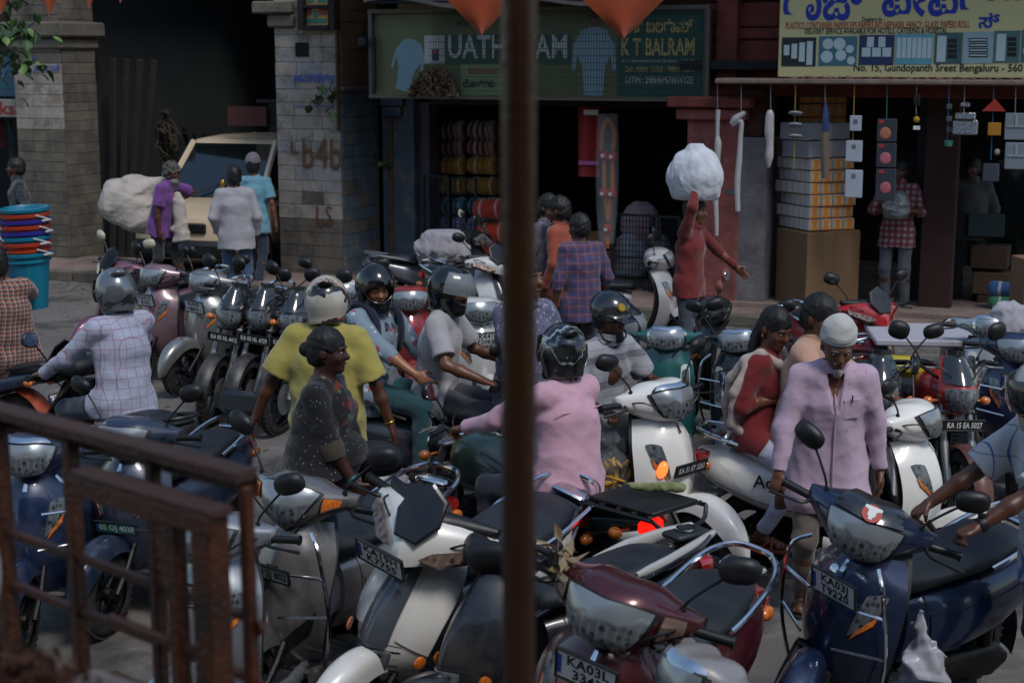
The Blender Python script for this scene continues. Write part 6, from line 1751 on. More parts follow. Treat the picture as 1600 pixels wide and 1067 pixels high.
fpart('cup', r, plain('teal_cup', '3c7a70', .4), lambda m: m.lathe([(.04, -.03), (.05, .03)], (FP(1482, 224, HW)[0], HW, FP(1482, 224, HW)[1]), (0, 0, 1), 14))
FOIL = plain('foil', 'c0c0c4', .22, 1.0, .1, 20, .8, 60)
r = hang(1507, 138, 185, 'shiny silver foil tray hanging with its lid')
fpart('tray', r, FOIL, lambda m: fbox(m, 1489, 188, 1527, 211, HW - .07, HW - .02, .012)); fpart('tray_lid', r, FOIL, lambda m: fbox(m, 1493, 176, 1524, 187, HW - .10, HW - .05, .01).box((FP(1508, 164, HW)[0], HW, FP(1508, 164, HW)[1]), (.10, .03, .05), bev=.01))
r = hang(1553, 138, 250, 'red triangle, orange square and dark pouch on one blue string', smat=plain('blue_string', '2c5a80', .8))
ucx, zcx = FP(1554, 174, HW); fpart('red_triangle', r, plain('red_card', 'a03024', .5), lambda m: m.prism([(-.125, 0), (.115, 0), (.0, .13)], .02, Matrix.Translation((ucx, HW - .03, zcx))))
fpart('orange_square', r, plain('orange_card', 'a8741c', .5, 0, .2), lambda m: fbox(m, 1544, 192, 1563, 212, HW - .05, HW - .02, .005)); fpart('pouch', r, plain('dark_pouch', '3c444c', .4), lambda m: fbox(m, 1536, 256, 1560, 284, HW - .05, HW - .02, .008)); fpart('charm', r, plain('pale_charm', '9a8478', .5), lambda m: m.ell((FP(1558, 238, HW)[0], HW, FP(1558, 238, HW)[1]), (.03, .02, .035)))
r = hang(1587, 138, 180, 'two clear plastic meal trays hanging at the right edge')
TRY = plain('clear_tray', '7a848a', .25, 0, .1, coat=.6)
for (y0, y1) in ((177, 219), (223, 265)):
    fpart('tray', r, TRY, lambda m: fbox(m, 1571, y0, 1604, y1, HW - .05, HW - .03, .008)); fpart('tray_ridge', r, plain('tray_ridge', '98a2a8', .25), lambda m: [fbox(m, 1574, (y0 + y1) / 2 - 1, 1601, (y0 + y1) / 2 + 1, HW - .06, HW - .05), fbox(m, 1587, y0 + 3, 1589, (y0 + y1) / 2, HW - .06, HW - .05)])

# ---- plants
def leaf_mesh():
    mb = MB(); mb.sheet(lambda a, b: ((a - .05) * 1.0, (b - .5) * .9 * math.sin(min(1, a * 1.05 + .02) * PI) ** .8 * (1 - .35 * a), .12 * abs(2 * b - 1) + .18 * a * (1 - a)), 7, 4); return mb.mesh('leaf', ang=70)
LEAFM = [wm('leaf_%d' % i, a, b_, .55, 9, .2, 60) for i, (a, b_) in enumerate((('24401c', '365a28'), ('1a3018', '284422'), ('4a6a2c', '5c7c38')))]
lf = leaf_mesh()
def leaves(parent, pts, size, seed, Mbase=None):
    g = random.Random(seed)
    for p in pts:
        s_ = size * g.uniform(.7, 1.25)
        link('leaf', lf, g.choice(LEAFM), parent, Matrix.Translation(p) @ Euler((g.uniform(-.5, .5), g.uniform(.4, 1.4), g.uniform(0, 6.28))).to_matrix().to_4x4() @ Matrix.Scale(s_, 4))
r = froot('sapling', 525, 140, -.06, 'green peepal sapling sprouting from the middle pillar', 'plant')
stm = [(525, 128), (520, 140), (510, 150), (500, 160)]
fpart('stem', r, plain('stem', '3a3a24', .8), lambda m: [m.tube([(FP(x, y, 0)[0], -.08 - .05 * i, FP(x, y, 0)[1]) for i, (x, y) in enumerate(stm)], .008, 6, smooth=3), m.tube([(FP(x, y, 0)[0], -.1 - .05 * i, FP(x, y, 0)[1]) for i, (x, y) in enumerate(((520, 138), (528, 150), (532, 172)))], .007, 6, smooth=3)])
inv = (FMI @ r.matrix_world).inverted()
leaves(r, [inv @ Vector((FP(x, y, 0)[0], -.15 - .02 * (k % 5), FP(x, y, 0)[1])) for k, (x, y) in enumerate(((503, 136), (511, 140), (516, 133), (522, 138), (506, 148), (513, 152), (520, 154), (498, 158), (497, 166), (529, 150), (533, 142), (530, 168), (534, 178), (527, 176)))], .14, 4)
r = froot('creeper', 607, 250, W1 - .1, 'thin weed growing from the crack in the blue pilaster', 'plant')
inv = (FMI @ r.matrix_world).inverted()
fpart('stem', r, plain('stem', '3a3a24', .8), lambda m: m.tube([(FP(x, y, W1)[0], W1 - .06, FP(x, y, W1)[1]) for x, y in ((606, 260), (607, 240), (604, 225))], .006, 5))
leaves(r, [inv @ Vector((FP(x, y, W1)[0], W1 - .12, FP(x, y, W1)[1])) for x, y in ((597, 243), (604, 236), (609, 250), (605, 258), (600, 252))], .10, 9)
r = root('tree', AT(-40, 60, 15), 'leafy branch hanging into the top left corner', 'tree')
part('branch', MB().tube([(-1.2, 0, .6), (-.4, 0, .5), (.1, 0, .2), (.3, 0, -.1)], [.06, .04, .02, .01], 8, smooth=3).tube([(-3, 0, -4), (-2.6, 0, -1), (-1.2, 0, .6)], [.16, .14, .08], 10, smooth=3), WOODD, r)
g = random.Random(12); pts = []
for i in range(260):
    t = g.random(); c = Vector((-.9 + 1.45 * t, 0, .65 - .75 * t)); pts.append(c + Vector((g.gauss(0, .14), g.gauss(0, .25), g.gauss(-.05, .17))))
leaves(r, pts, .12, 5)
leaves(r, [Vector((g.uniform(.1, .5), g.uniform(-.2, .2), g.uniform(.1, .7))) for _ in range(30)], .12, 8)

# ---- bunting
def flag(Px, wdt, hgt, label, name='pennant', y=None):
    mb = MB(); mb.sheet(lambda a, b: ((a - .5) * wdt * (1 - b) + .0, .02 * math.sin(a * 5 + b * 3), -hgt * b), 10, 10, .002)
    dress(link(name, mb.mesh(name), fabric('saffron_flag', '94390a', .8, .4), None, TRS(Px, .1)), label, 'pennant', 'orange pennants strung over the street')
for x, y, w_, label in ((752, 57, .42, 'large orange pennant hanging just left of the brown pole'), (974, 63, .46, 'large orange pennant hanging over the green lettered panel')):
    p = AT(x, y, 6.5); hg = .42; flag((p.x, p.y, p.z + hg), w_ * 1.9, hg, label)
for x, y, label in ((2, 22, 'small orange pennant at the top left corner'), (77, 25, 'small orange pennant over the left pillar cap'), (139, 14, 'small orange pennant just right of the left pillar'), (188, 5, 'tip of an orange pennant, fourth from the left')):
    p = AT(x, y, 13); flag((p.x, p.y, p.z + .42), .38, .42, label)
mb = MB(); p0 = AT(-60, -40, 13); p1 = AT(400, -90, 13); mb.tube([(p0.x, 13, AT(2, 22, 13).z + .42), (AT(77, 25, 13).x, 13, AT(77, 25, 13).z + .43), (AT(139, 14, 13).x, 13, AT(139, 14, 13).z + .43), (p1.x, 13, AT(188, 5, 13).z + .7)], .005, 5)
mb.tube([(AT(0, 0, 6.5).x, 6.5, AT(752, 57, 6.5).z + .6), (AT(752, 0, 6.5).x, 6.5, AT(752, 57, 6.5).z + .425), (AT(974, 0, 6.5).x, 6.5, AT(974, 63, 6.5).z + .425), (AT(1600, 0, 6.5).x, 6.5, AT(974, 63, 6.5).z + .6)], .004, 5)
one('bunting_string', mb, STR, 'thin strings carrying the orange pennants above the street', 'string')
# ================================================================ vehicles
def V_(x, y, z=1.0):
    p = G(x, y, z); return (p.x, p.y)
def LP(x, y, yaw, lean, z=1.0):
    """ground point of a leaning scooter whose handlebar is seen at x, y"""
    p = G(x, y, z); t = R_(yaw + 90); return (p.x - math.cos(t) * math.sin(lean) * z, p.y - math.sin(t) * math.sin(lean) * z)
GS = 'scooters crowding the street'; GM = 'motorcycles parked on the street'
H = {}
def SCT(k, *a, **kw): H[k] = scooter(*a, group=GS, **kw); return H[k]
def MOT(k, *a, **kw): H[k] = motorcycle(*a, group=GM, **kw); return H[k]
BLKSEAT = SEATV; GREENSEAT = plain('dark_green_seat', '1f3a36', .5, 0, .15, 5, .3, 420, dust=.3)
WHITE = 'c9c7c2'
# back rows
SCT('purple', V_(186, 415), R_(-135), 'purple scooter farthest left in the back row, with a cream mirror', col='6a3a52', col2='5a3a4a', style='sharp', pl=['KA02', '7106'], mcol=plain('cream_mirror', 'b8ae9a', .4), steer=.2)
SCT('pink', V_(246, 432), R_(-122), 'dusty rose scooter beside the silver scooter in the back row', col='7d626a', style='activa', pl=['KA01E', '8182'], dust=.3)
SCT('silver', V_(312, 440), R_(-118), 'silver scooter with amber lamps next to the parked black motorcycles', col='8c8d8b', style='activa', metal=.6, pl=['KA05', 'HM431'], lean=.08, inner=plain('inner_grey', '55565a', .6))
for i, (x, y, lb, st) in enumerate(((350, 482, 'leftmost of the three parked black motorcycles', .15), (396, 484, 'middle one of the three parked black motorcycles', .05), (447, 490, 'black motorcycle nearest the racing helmet, its front wheel straight', -.1))):
    MOT('m%d' % i, V_(x, y, .95), R_(-110 + 3 * i), lb, col='17191d', pl=['KA 05 HL %d' % (4412 + 317 * i)], lean=.1, steer=st, screen=SMOKE)
SCT('white_far', V_(535, 458), R_(-95), 'white scooter half hidden behind the racing helmet and the black helmet', col=WHITE, style='activa')
SCT('grey_side', V_(742, 372), R_(14), 'grey scooter parked side on beneath the blue pilaster, black seat', col='5b5f66', style='sharp', col2='4c5056', rail='body')
SCT('white_black', V_(768, 408), R_(-55), 'white and black scooter just left of the brown pole behind the visor helmet', col=WHITE, style='sharp', col2='1d1f24')
SCT('red_lamp', V_(640, 468), R_(-82), 'red scooter with a white rimmed headlamp behind the black helmet', col='8c1f20', style='activa')
SCT('white_mid', V_(748, 486), R_(-72), 'white scooter with amber indicator behind the rider in the polo shirt', col=WHITE, style='activa', pl=['KA41', 'E2089'])
SCT('white_grill', V_(1030, 405), R_(-6), 'white scooter with black seat standing side on before the wire gate', col='b0aeb0', style='activa')
SCT('black_back', V_(1112, 486), R_(168), 'black scooter with a sticker covered mirror behind the dark blue scooter', col='14161a', style='activa', mcol=plain('stickered_mirror', '8a4a3a', .4, 0, .5, 60))
SCT('teal', V_(1042, 530), R_(-97), 'teal scooter with chrome framed headlamp, facing the camera', col='24605f', style='retro', seat=GREENSEAT, dust=.15)
SCT('navy', V_(1166, 535), R_(-112), 'dark blue scooter with white plate and round teal sticker, beside the woman in red', col='1d2735', style='retro', seat=SEATBR, pl=['KA 01', 'JD 5279'], guard=True, lean=-.06)
SCT('red', V_(1362, 482), R_(-68), 'bright red scooter with a black plate by the paper shop', col='b0141a', style='sharp', col2='a01218', pl=['MI 75049173'], plmat=PLATEK, plink=INKW)
MOT('screen', V_(1376, 590), R_(-100), 'motorcycle with a big smoked screen and yellow cover behind the capped man', col='1a1c20', mirshape='oval')
MOT('fair', V_(1492, 592), R_(-88), 'motorcycle with red and grey fairing beside the blue scooter on the right', col='a8231c', pl=['KA 15 EA 5027'], fender='5a2a22', steer=.1)
SCT('round', V_(1548, 512), R_(-95), 'pale scooter with a big round mirror near the right edge', col='9aa4aa', style='retro', mirrors=(1,), mirshape='round', mcol=CHROME)
SCT('blue_r', V_(1592, 545), R_(-106), 'dark blue scooter with crash guard and white plate at the right edge', col='152c50', style='activa', pl=['KA03K', 'P2717'], guard=True, mirrors=())
# moving ones
MOT('bucket', (-4.50, 11.45), R_(150), 'blue and orange motorcycle carrying the man with buckets at the left edge', col='1c2f4a', rearpl=['KA 03', 'HT 1182'], fender='a0401c')
SCT('black_l', V_(112, 577), R_(138), 'black scooter ridden by the man in the grey helmet', col='111318', style='sharp', col2='14161b', rail='black', mirrors=(1,), s=1.0)
SCT('under_polo', V_(815, 592), R_(-14), 'dark scooter carrying the two helmeted riders left of the brown pole', col='2a3038', style='activa')
SCT('white_act', V_(1037, 642), R_(-46), 'white scooter with lit amber lamp ridden towards the right by the man in striped polo', col='e6e4de', metal=.0, dust=.10, style='activa', brow='chrome', steer=-.1, pl=['KA 51 ET 5261'], plmat=PLATEK, plink=INKW, platepos=(.50, .0, .66), s=1.06)
SCT('white_act2', V_(1428, 658), R_(-26), 'white scooter carrying the woman in red, its front behind the capped man', col='e6e4de', metal=.0, dust=.10, style='activa', pl=['KA12 L1044'], platepos=(.52, -.02, .62))
MOT('green', V_(712, 668, 1.0), R_(134), 'dark green motorcycle with round headlamp and lit tail light, ridden by the man in pink', col='12332c', style='roundlamp', wirew=True, rearpl=['KA 02 HJ', '06863'], taillit=True, rack=True, mirshape='box')
# front row
SCT('blue_orange', V_(48, 712), R_(-92), 'dark blue scooter with orange trim and chrome browed headlamp at the left edge', col='14284a', style='activa', brow='chrome', guard=True, mirrors=())
SCT('green_plate', (-2.05, 8.0), R_(-108), 'dark blue scooter with green plate behind the rusty railing, black backrest on its tail', col='1a2a44', col2='6a7078', style='activa', pl=['05 OJ 4038'], plmat=PLATEG, plink=INKW, platepos=(.50, .02, .56), rail='chrome')
SCT('silver_rail', V_(330, 840), R_(-112), 'silver scooter seen through the bars of the rusty railing', col='8b9096', style='activa', metal=.6, pl=['KA05', 'JM2217'], mirrors=(1,), rail=None)
SCT('grey_led', LP(462, 800, -118, .10), R_(-118), 'beige grey scooter with large faceted headlamp beside the rusty railing', col='6f6d6c', style='led', metal=.5, pl=['KA04 2J 802'], guard=True, lean=.10, s=1.06, dust=.3, steer=.12)
SCT('dio', LP(668, 836, -122, .28), R_(-122), 'white and grey sporty scooter with black flyscreen and square framed plate', col='d6d4ce', col2='3c434d', style='sharp', metal=.1, dust=.14, pl=['KA19H', 'K7755'], lean=.28, rail='chrome', mirrors=(), platepos=(.52, -.06, .88), s=1.10, steer=.05)
SCT('dark_mid', (-.10, 6.12), R_(-143), 'scooter with dark seat and white tail piece behind the maroon scooter', col='15191f', col2='15191f', style='sharp', mirrors=(), rail='body', s=.97)
SCT('maroon', LP(955, 985, -121, .20), R_(-121), 'maroon scooter with wide headlamp and dried flowers tied to its handlebar', col='4a141c', col2='3a1018', style='activa', metal=.4, pl=['KA03L', '3343'], platepos=(.485, .02, .85), lean=.20, mirrors=(1,), s=1.10, dust=.12, steer=.05, sidelamps=True, seat=SEATV)
SCT('cream', V_(1088, 1062), R_(-158), 'maroon and silver scooter in the lower right corner, only its handlebar showing', col='8c8886', style='retro', mirrors=(), dust=.3, rail=None)
SCT('blue_front', LP(1352, 842, -141, .18), R_(-141), 'dark blue scooter in front with crash guard, being pushed by a man with a watch', col='16294a', style='activa', metal=.45, pl=['KA03J', 'T9220'], platepos=(.49, .03, .80), guard=True, lean=.18, steer=.50, s=1.06, dust=.12, brow='black')
# extra fittings
for o in list(H['dark_mid'][0].children):
    if o.name.split('.')[0] in ('flyscreen', 'front_mask', 'indicator', 'cable', 'nose_panel', 'facet_panel'): bpy.data.objects.remove(o)
def on(k, nm, mb, mat, steered=False, M=None, parent=None):
    r, SM = H[k]; return part(nm, mb, mat, parent or r, (SM if steered else Matrix()) @ (M or Matrix()))
on('green_plate', 'backrest', MB().box((-.93, 0, .93), (.07, .26, .15), rot=(0, -.2, 0), bev=.03).box((-.90, 0, .84), (.05, .05, .1)), SEATV)
INKC = plain('chrome_lettering', 'b0b4b8', .25, .8, .05)
for k, pos in (('maroon', (.44, .05, .945)), ('blue_front', (.462, .03, .905))):
    r, SM = H[k]; text_on(r, 'HONDA', .032, FACE_F(pos, -.55) @ Matrix.Diagonal((1.5, 1, 1, 1)), INKC, .06)
r, SM = H['navy']; c_ = on('navy', 'round_sticker', MB().lathe([(.06, 0), (.06, .003)], (.425, .01, .62), (1, 0, .05), 24), plain('teal_sticker', '1c5c5a', .5))
text_on(r, 'CRF', .05, FACE_F((.432, .01, .62), -.03), INKW, .05); text_on(r, 'ACCESS 125', .03, FACE_F((.425, .02, .50), 0), INKW, .03)
r, SM = H['white_act2']; text_on(r, 'Activa', .07, cols((-1, 0, 0), (0, 0, 1), (0, 1, 0), (-.45, .212, .60)) , INKK, .02)
text_on(r, 'Activa', .075, cols((1, 0, 0), (0, 0, 1), (0, -1, 0), (-.42, -.214, .60)), INKK, .02)
r, SM = H['blue_front']
em = on('blue_front', 'emblem', MB().lathe([(.020, 0), (.020, .003), (.012, .005)], (.468, .0, .868), (1, 0, .45), 20), CHROME)
# a plain round red and white print on the screen panel
on('blue_front', 'sticker_glow', MB().lathe([(.040, 0), (.040, .002)], (0, 0, 0), (0, 0, 1), 24), plain('sticker_red', 'a83020', .5), True, Matrix.Translation((.395, .01, 1.118)) @ Matrix.Rotation(.62, 4, 'Y'))
on('blue_front', 'sticker_figure', MB().prism([(-.034, -.03), (.034, -.03), (.036, -.018), (.016, -.01), (.016, .012), (.008, .018), (.008, .03), (-.008, .03), (-.008, .018), (-.016, .012), (-.016, -.01), (-.036, -.018)], .002), INKW, True, Matrix.Translation((.397, .01, 1.121)) @ Matrix.Rotation(.62, 4, 'Y') @ Matrix.Rotation(-PI / 2, 4, 'Z') @ Matrix.Rotation(-PI / 2, 4, 'X') @ Matrix.Rotation(PI, 4, 'Y') @ Matrix.Rotation(PI, 4, 'Y'))
WTP = paint('b8b6b2', .1, .1)
on('dark_mid', 'tail_trim', MB().loft([[(x, .145 * k + .018 * sup(t, 3)[0], z + h * sup(t, 3)[1]) for t in np.linspace(0, 2 * PI, 12, endpoint=False)] for x, k, z, h in ((-.42, 1.0, .80, .012), (-.62, 1.02, .82, .034), (-.82, .80, .85, .032), (-.97, .52, .88, .012))]).loft([[(x, -.145 * k + .018 * sup(t, 3)[0], z + h * sup(t, 3)[1]) for t in np.linspace(0, 2 * PI, 12, endpoint=False)] for x, k, z, h in ((-.42, 1.0, .80, .012), (-.62, 1.02, .82, .034), (-.82, .80, .85, .032), (-.97, .52, .88, .012))]), WTP)
on('dark_mid', 'filler_cap', MB().box((-.86, 0, .875), (.20, .13, .03), bev=.01).lathe([(.045, .012), (.045, .022), (.03, .026)], (-.86, 0, .88), (0, 0, 1), 24), GREYP)
on('dark_mid', 'cap_ring', MB().lathe([(.036, 0), (.046, 0), (.046, .012), (.036, .012), (.036, 0)], (-.86, 0, .895), (0, 0, 1), 24, cap=False), CHROME)
SHD = plain('front_shell_dark', '10151c', .3, 0, .1, 6, coat=.6, dust=.12)
# amber lamp lit on the white scooter
on('white_act', 'lit_indicator', MB().ell((.412, -.135, .66), (.03, .035, .05), (0, .3, .5)), emis('lit_amber_lamp', 'e0682a', 2.0))
def phone():
    mb = MB(); mb.tube([(.30, -.26, 1.06), (.34, -.27, 1.10)], .012, 6).box((.36, -.27, 1.13), (.02, .08, .02), rot=(0, .4, 0), bev=.004).box((.36, -.27, 1.09), (.05, .03, .03), bev=.004).box((.36, -.23, 1.12), (.03, .02, .06), bev=.004).box((.36, -.31, 1.12), (.03, .02, .06), bev=.004)
    return mb
on('maroon', 'phone_holder', phone(), BLACKP, True)
# rear rack and its load on the green motorcycle
on('green', 'carrier', (lambda mb: [mb.tube([(-.72, s_ * .20, .86), (-1.18, s_ * .20, .86)], .011, 6) for s_ in (-1, 1)] + [mb.tube([(-.75 - .1 * i, -.20, .87), (-.75 - .1 * i, .20, .87)], .008, 6) for i in range(5)] and mb)(MB()).tube([(-1.18, .2, .86), (-1.22, .12, .80), (-1.22, -.12, .80), (-1.18, -.2, .86)], .011, 6, smooth=3).box((-.95, 0, .88), (.42, .34, .02), bev=.006), BLACKP)
def corn():
    V = Vol((-.26, -.12, -.1), (.26, .12, .1), .01)
    V.cone((-.2, .02, 0), (.18, -.02, .02), .045, .03, .03); V.cone((-.16, -.04, .01), (.2, .03, .03), .03, .022, .03); V.cone((.1, 0, .02), (.23, .02, .05), .03, .012, .02); V.wrinkle(.012, 60, 2, (1, 3, 3)); return V.mesh('leaf_bundle')
m_ = H['green'][0].matrix_world if False else H['green'][0].matrix_basis
dress(link('corn_bundle', corn(), plain('green_husk', '747c50', .7, 0, .35, 14, .5, 60), None, m_ @ TRS((-.96, -.08, .92), .9, s=.62)), 'pale green husk bundle strapped on the carrier of the green motorcycle', 'vegetables')
# tank and lamp helmets
m_ = H['teal'][0].matrix_basis
hl_ = helmet_on(None, m_ @ TRS((-.08, -.30, 1.02), .2, -.1, .25), 'visor', helmet_mat('hm_black', '101215'), VISOR)
dress(hl_, 'black helmet with raised clear visor resting on the teal scooter', 'helmet')

# ================================================================ people on vehicles
def ride(k, label, look, pose=None, x=-.30, hands=True, grip=(.21, .31, 1.02), feet=(.16, .13, .37), knee=None, seat=.885, h=.010, motor=False, headset=(0, 0, 0), S=1.0):
    r, SM = H[k]
    if motor: grip = (.22, .31, 1.075); feet = (-.05, .19, .40); seat = .90
    po = dict(hz=seat, px=x, lean=8, seated=True, ml='grip', mr='grip', head=headset,
              fl=(feet[0], feet[1], feet[2]), fr=(feet[0], -feet[1], feet[2]), kl=(1, .25, .6), kr=(1, -.25, .6))
    for s_, a, b, c in ((1, 'hl', 'dl', 'el'), (-1, 'hr', 'dr', 'er')):
        if hands:
            gp = SM @ Vector((grip[0] - .075, s_ * grip[1], grip[2] + .022)); po[a] = gp; po[b] = Vector((1, 0, -.25)); po[c] = Vector((-.4, s_ * .5, -.6))
    po.update(pose or {})
    M = r.matrix_basis.copy()
    return person(M, label, po, look, h=h, S=S)
JEANS = fabric('blue_jeans', '3a5470'); JEANSD = fabric('dark_jeans', '1f2c3e'); BLKT = fabric('black_trousers', '15171b'); GRYT = fabric('grey_trousers', '3c3d44'); TEALT = fabric('teal_trousers', '17444a')
HM_GREY = helmet_mat('hm_grey', '73787e', [(-.09, -.055, '3a3d42', .1)], .25, .5)
HM_RACE = helmet_mat('hm_race', 'b9b4aa', [(-.02, .022, '14120f', .5), (.026, .04, '8a3320', .5), (-.09, -.05, '8a3320', -.4), (.085, .095, '8c7a4a', .2), (-.135, -.10, '22201c', 0)], .25, .05)
HM_BLK = helmet_mat('hm_black', '101215'); HM_GRAF = helmet_mat('hm_graffiti', '12181c', [(.03, .05, '9aa8aa', .9), (-.04, -.02, '5a6a6c', .9), (.09, .10, 'a8b0b0', -.8)])
HM_WHITE = helmet_mat('hm_white', 'aaa8a4', [(-.01, .03, '6a2a24', .4)])
ride('black_l', 'man in grey helmet and pale pink checked shirt riding the black scooter at left', dict(shirt=plaid('pink_check', 'a3a9bd', [('Y', .062, .07, 0, '8c5a70', .75), ('Z', .062, .07, 0, '8c5a70', .75), ('X', .062, .07, .3, '8c5a70', .55)]), sleeve='long', pants=JEANSD, helmet=('full', HM_GREY, SMOKE), skin='6b4632', hem=-.10, loose=1.6, flare=.03), dict(lean=4, head=(-20, 12, 0)), h=.009)
ride('bucket', 'man in orange checked shirt sitting sideways with a tower of buckets at the left edge', dict(shirt=plaid('orange_check', 'a05a40', [('Y', .03, .42, 0, '2a3a44', .75), ('Z', .03, .42, 0, '2a3a44', .75), ('Y', .03, .10, .55, 'b4a89c', .8), ('Z', .03, .10, .55, 'b4a89c', .8)]), sleeve='roll', pants=JEANSD, skin='7a4a34', loose=1.3), dict(lean=0, twist=-40, side=-14, hl=(-.30, .1, 1.0), hr=(-.38, -.42, 1.28), ml='relaxed', mr='flat', pr=(0, .9, .2), dr=(.2, .1, 1), er=(-.2, -.6, -1)), x=-.62, hands=False, motor=True, h=.010)
ride('under_polo', 'rider in white polo shirt and black helmet with raised clear visor', dict(shirt=fabric('white_polo', '9e9c9e'), sleeve='short', pants=GRYT, helmet=('visor', HM_BLK, VISOR), beard='full', skin='5f3d2a', loose=1.3, hem=-.12, collar=True), dict(lean=8, head=(-14, 12, 0)), x=-.28, h=.009)
r, inf = ride('under_polo', 'young pillion rider in blue floral shirt and glossy black helmet', dict(shirt=print_cloth('floral', '7a8c9c', [(9, .30, '24364c'), (12, .24, '8a4a50'), (14, .22, 'a8b4bc'), (10, .16, '1c2434')]), sleeve='roll', pants=TEALT, helmet=('full', helmet_mat('hm_gloss', '0d0f12', [], .12), None), skin='8a5c42', loose=1.3), dict(lean=2, twist=-22, head=(-30, 14, 0), hl=(-.25, .2, .90), hr=(-.16, -.27, .92), ml='relaxed', mr='relaxed', fl=(-.35, .24, .40), fr=(-.30, -.24, .42)), x=-.70, hands=False, h=.009)
bp = MB(); bp.box((0, 0, 0), (.16, .30, .42), bev=.05)
bk = dress(link('backpack', bp.mesh('backpack'), fabric('navy_backpack', '141e34'), None, r.matrix_basis @ Matrix.Translation(inf['C'] - inf['F'] * .20) @ cols(inf['F'], inf['S'], inf['Uc'])), 'dark blue backpack worn by the pillion rider in the floral shirt', 'backpack')
for s_ in (-1, 1): part('shoulder_strap', MB().tube([(.02, s_ * .10, .12), (.08, s_ * .105, .20), (.22, s_ * .11, .225), (.325, s_ * .115, .14), (.33, s_ * .12, -.02), (.22, s_ * .16, -.14), (.02, s_ * .14, -.18)], .022, 6, smooth=4), fabric('navy_backpack', '141e34'), bk)
ride('white_act', 'rider in striped grey polo and badged half helmet on the white scooter', dict(shirt=plaid('stripe_polo', '9c9ca2', [('Z', .16, .30, .1, '4a4e58', .7), ('Z', .05, .10, 0, '5a5e68', .5)]), sleeve='short', pants=BLKT, hair='short', beard='goatee', skin='4a2f22', helmet=('half', helmet_mat('hm_half', '182028'), None), helmet_extra=lambda hh: (part('peak_badge', MB().lathe([(.028, 0), (.022, .008)], (.118, -.03, .07), (1, -.25, .4), 12), plain('gold_badge', 'a8842c', .4, .5), hh)), loose=1.4, hem=-.14), dict(lean=12, head=(-2, 2, 0)), x=-.24, seat=.86, h=.009, S=.93)
ride('white_act', 'pillion in mottled grey violet shirt mostly hidden behind the brown pole', dict(shirt=print_cloth('mottle', '5c5c74', [(30, .3, '8a8aa0'), (24, .2, '3a3a50')]), sleeve='roll', pants=BLKT, skin='5f3d2a', loose=1.5), dict(lean=2, hl=(-.5, .25, .95), hr=(-.45, -.27, .95), ml='relaxed', mr='relaxed', fl=(-.35, .24, .40), fr=(-.35, -.24, .40)), x=-.80, hands=False, h=.012)
PINK = plain('pink', 'bb8d9e') ; PINKF = fabric('pink_shirt', 'c49aab')
r, inf = ride('green', 'man in pink shirt and graffiti helmet riding the dark green motorcycle, seen from behind', dict(shirt=PINKF, sleeve='long', pants=fabric('navy_trousers', '1a2230'), helmet=('full', HM_GRAF, SMOKE), skin='6b4632', loose=1.7, hem=-.13, flare=.03, build=1.06, wrk=1.6), dict(lean=4, head=(-25, 6, 0)), motor=True, x=-.46, h=.009, S=.97)
part('shirt_yoke_seam', MB().tube([inf['C'] + inf['Uc'] * .05 - inf['F'] * (.128 - .03 * abs(t) ** 2) + inf['S'] * (.17 * t) for t in np.linspace(-1, 1, 11)], .0035, 5), PINKF, r)
r, inf = ride('white_act2', 'driver with black hair in peach shirt on the right hand white scooter', dict(shirt=fabric('peach_shirt', 'b48c78'), sleeve='roll', pants=BLKT, hair='short', skin='5a3a28', loose=1.5), dict(lean=8, head=(-20, 16, 0)), x=-.37, h=.009)
r, inf = ride('white_act2', 'woman in red kurta and cream scarf riding pillion, white leggings', dict(fem=True, shirt=fabric('red_kurta', '6e1418'), sleeve='roll', pants=fabric('white_leggings', 'a8aabc'), cuff=.04, hair='pony', skin='5a3626', shoe='sandal', shoes='8a4030', loose=1.1, hem=-.10, collar=False), dict(lean=6, head=(-28, 22, 0), hl=(-.5, .12, 1.08), hr=(-.48, -.06, 1.12), ml='relaxed', mr='relaxed', fl=(-.55, .27, .36), fr=(-.50, -.28, .34), footr=(1, -.25, 0)), x=-.64, hands=False, h=.008, S=.95)
C_, U_, F_, S_ = inf['C'], inf['Uc'], inf['F'], inf['S']
def scarf():
    V = Vol(inf['lo'], inf['hi'], .012); P = lambda s_, u, f: C_ + S_ * s_ + U_ * u + F_ * f
    pts = [P(.02, -.34, -.18), P(-.08, -.18, -.19), P(-.14, .0, -.16), P(-.165, .13, -.08), P(-.15, .185, .0), P(-.06, .12, .10), P(0, .02, .15), P(.08, .06, .14), P(.14, .16, .05), P(.12, .14, -.1)]
    for a, b in zip(pts, pts[1:]): V.cone(a, b, .032, .032, .02)
    low = [P(-.20, .10, -.06), P(-.25, -.06, -.10), P(-.22, -.26, -.10), P(-.14, -.36, .02), P(-.08, -.37, .10)]
    for a, b in zip(low, low[1:]): V.cone(a, b, .024, .032, .02)
    V.wrinkle(.003, 70, 5, (1, 1, .4)); return V.mesh('scarf')
link('scarf', scarf(), fabric('cream_scarf', 'a89c94'), r)
part('ponytail', MB().tube([inf['HC'] + Vector(p) for p in ((-.09, 0, -.03), (-.13, 0, -.12), (-.12, 0, -.26), (-.10, 0, -.38))], [.032, .04, .03, .012], 10, smooth=4), hair_mat(), r)
part('earring', MB().ell(inf['HM'] @ Vector((-.002, -.088, -.045)), (.006, .006, .012)), plain('gold', 'b08a3c', .3, .9), r)
part('hair_clip', MB().ell(inf['HM'] @ Vector((-.02, 0, .148)), (.02, .012, .006)), CHROME, r)
part('bangle', MB().lathe([(.032, -.008), (.036, 0), (.032, .008)], inf['arms'][-1][2], inf['arms'][-1][2] - inf['arms'][-1][1], 14), plain('cream_bangle', 'b0a48c', .4), r)

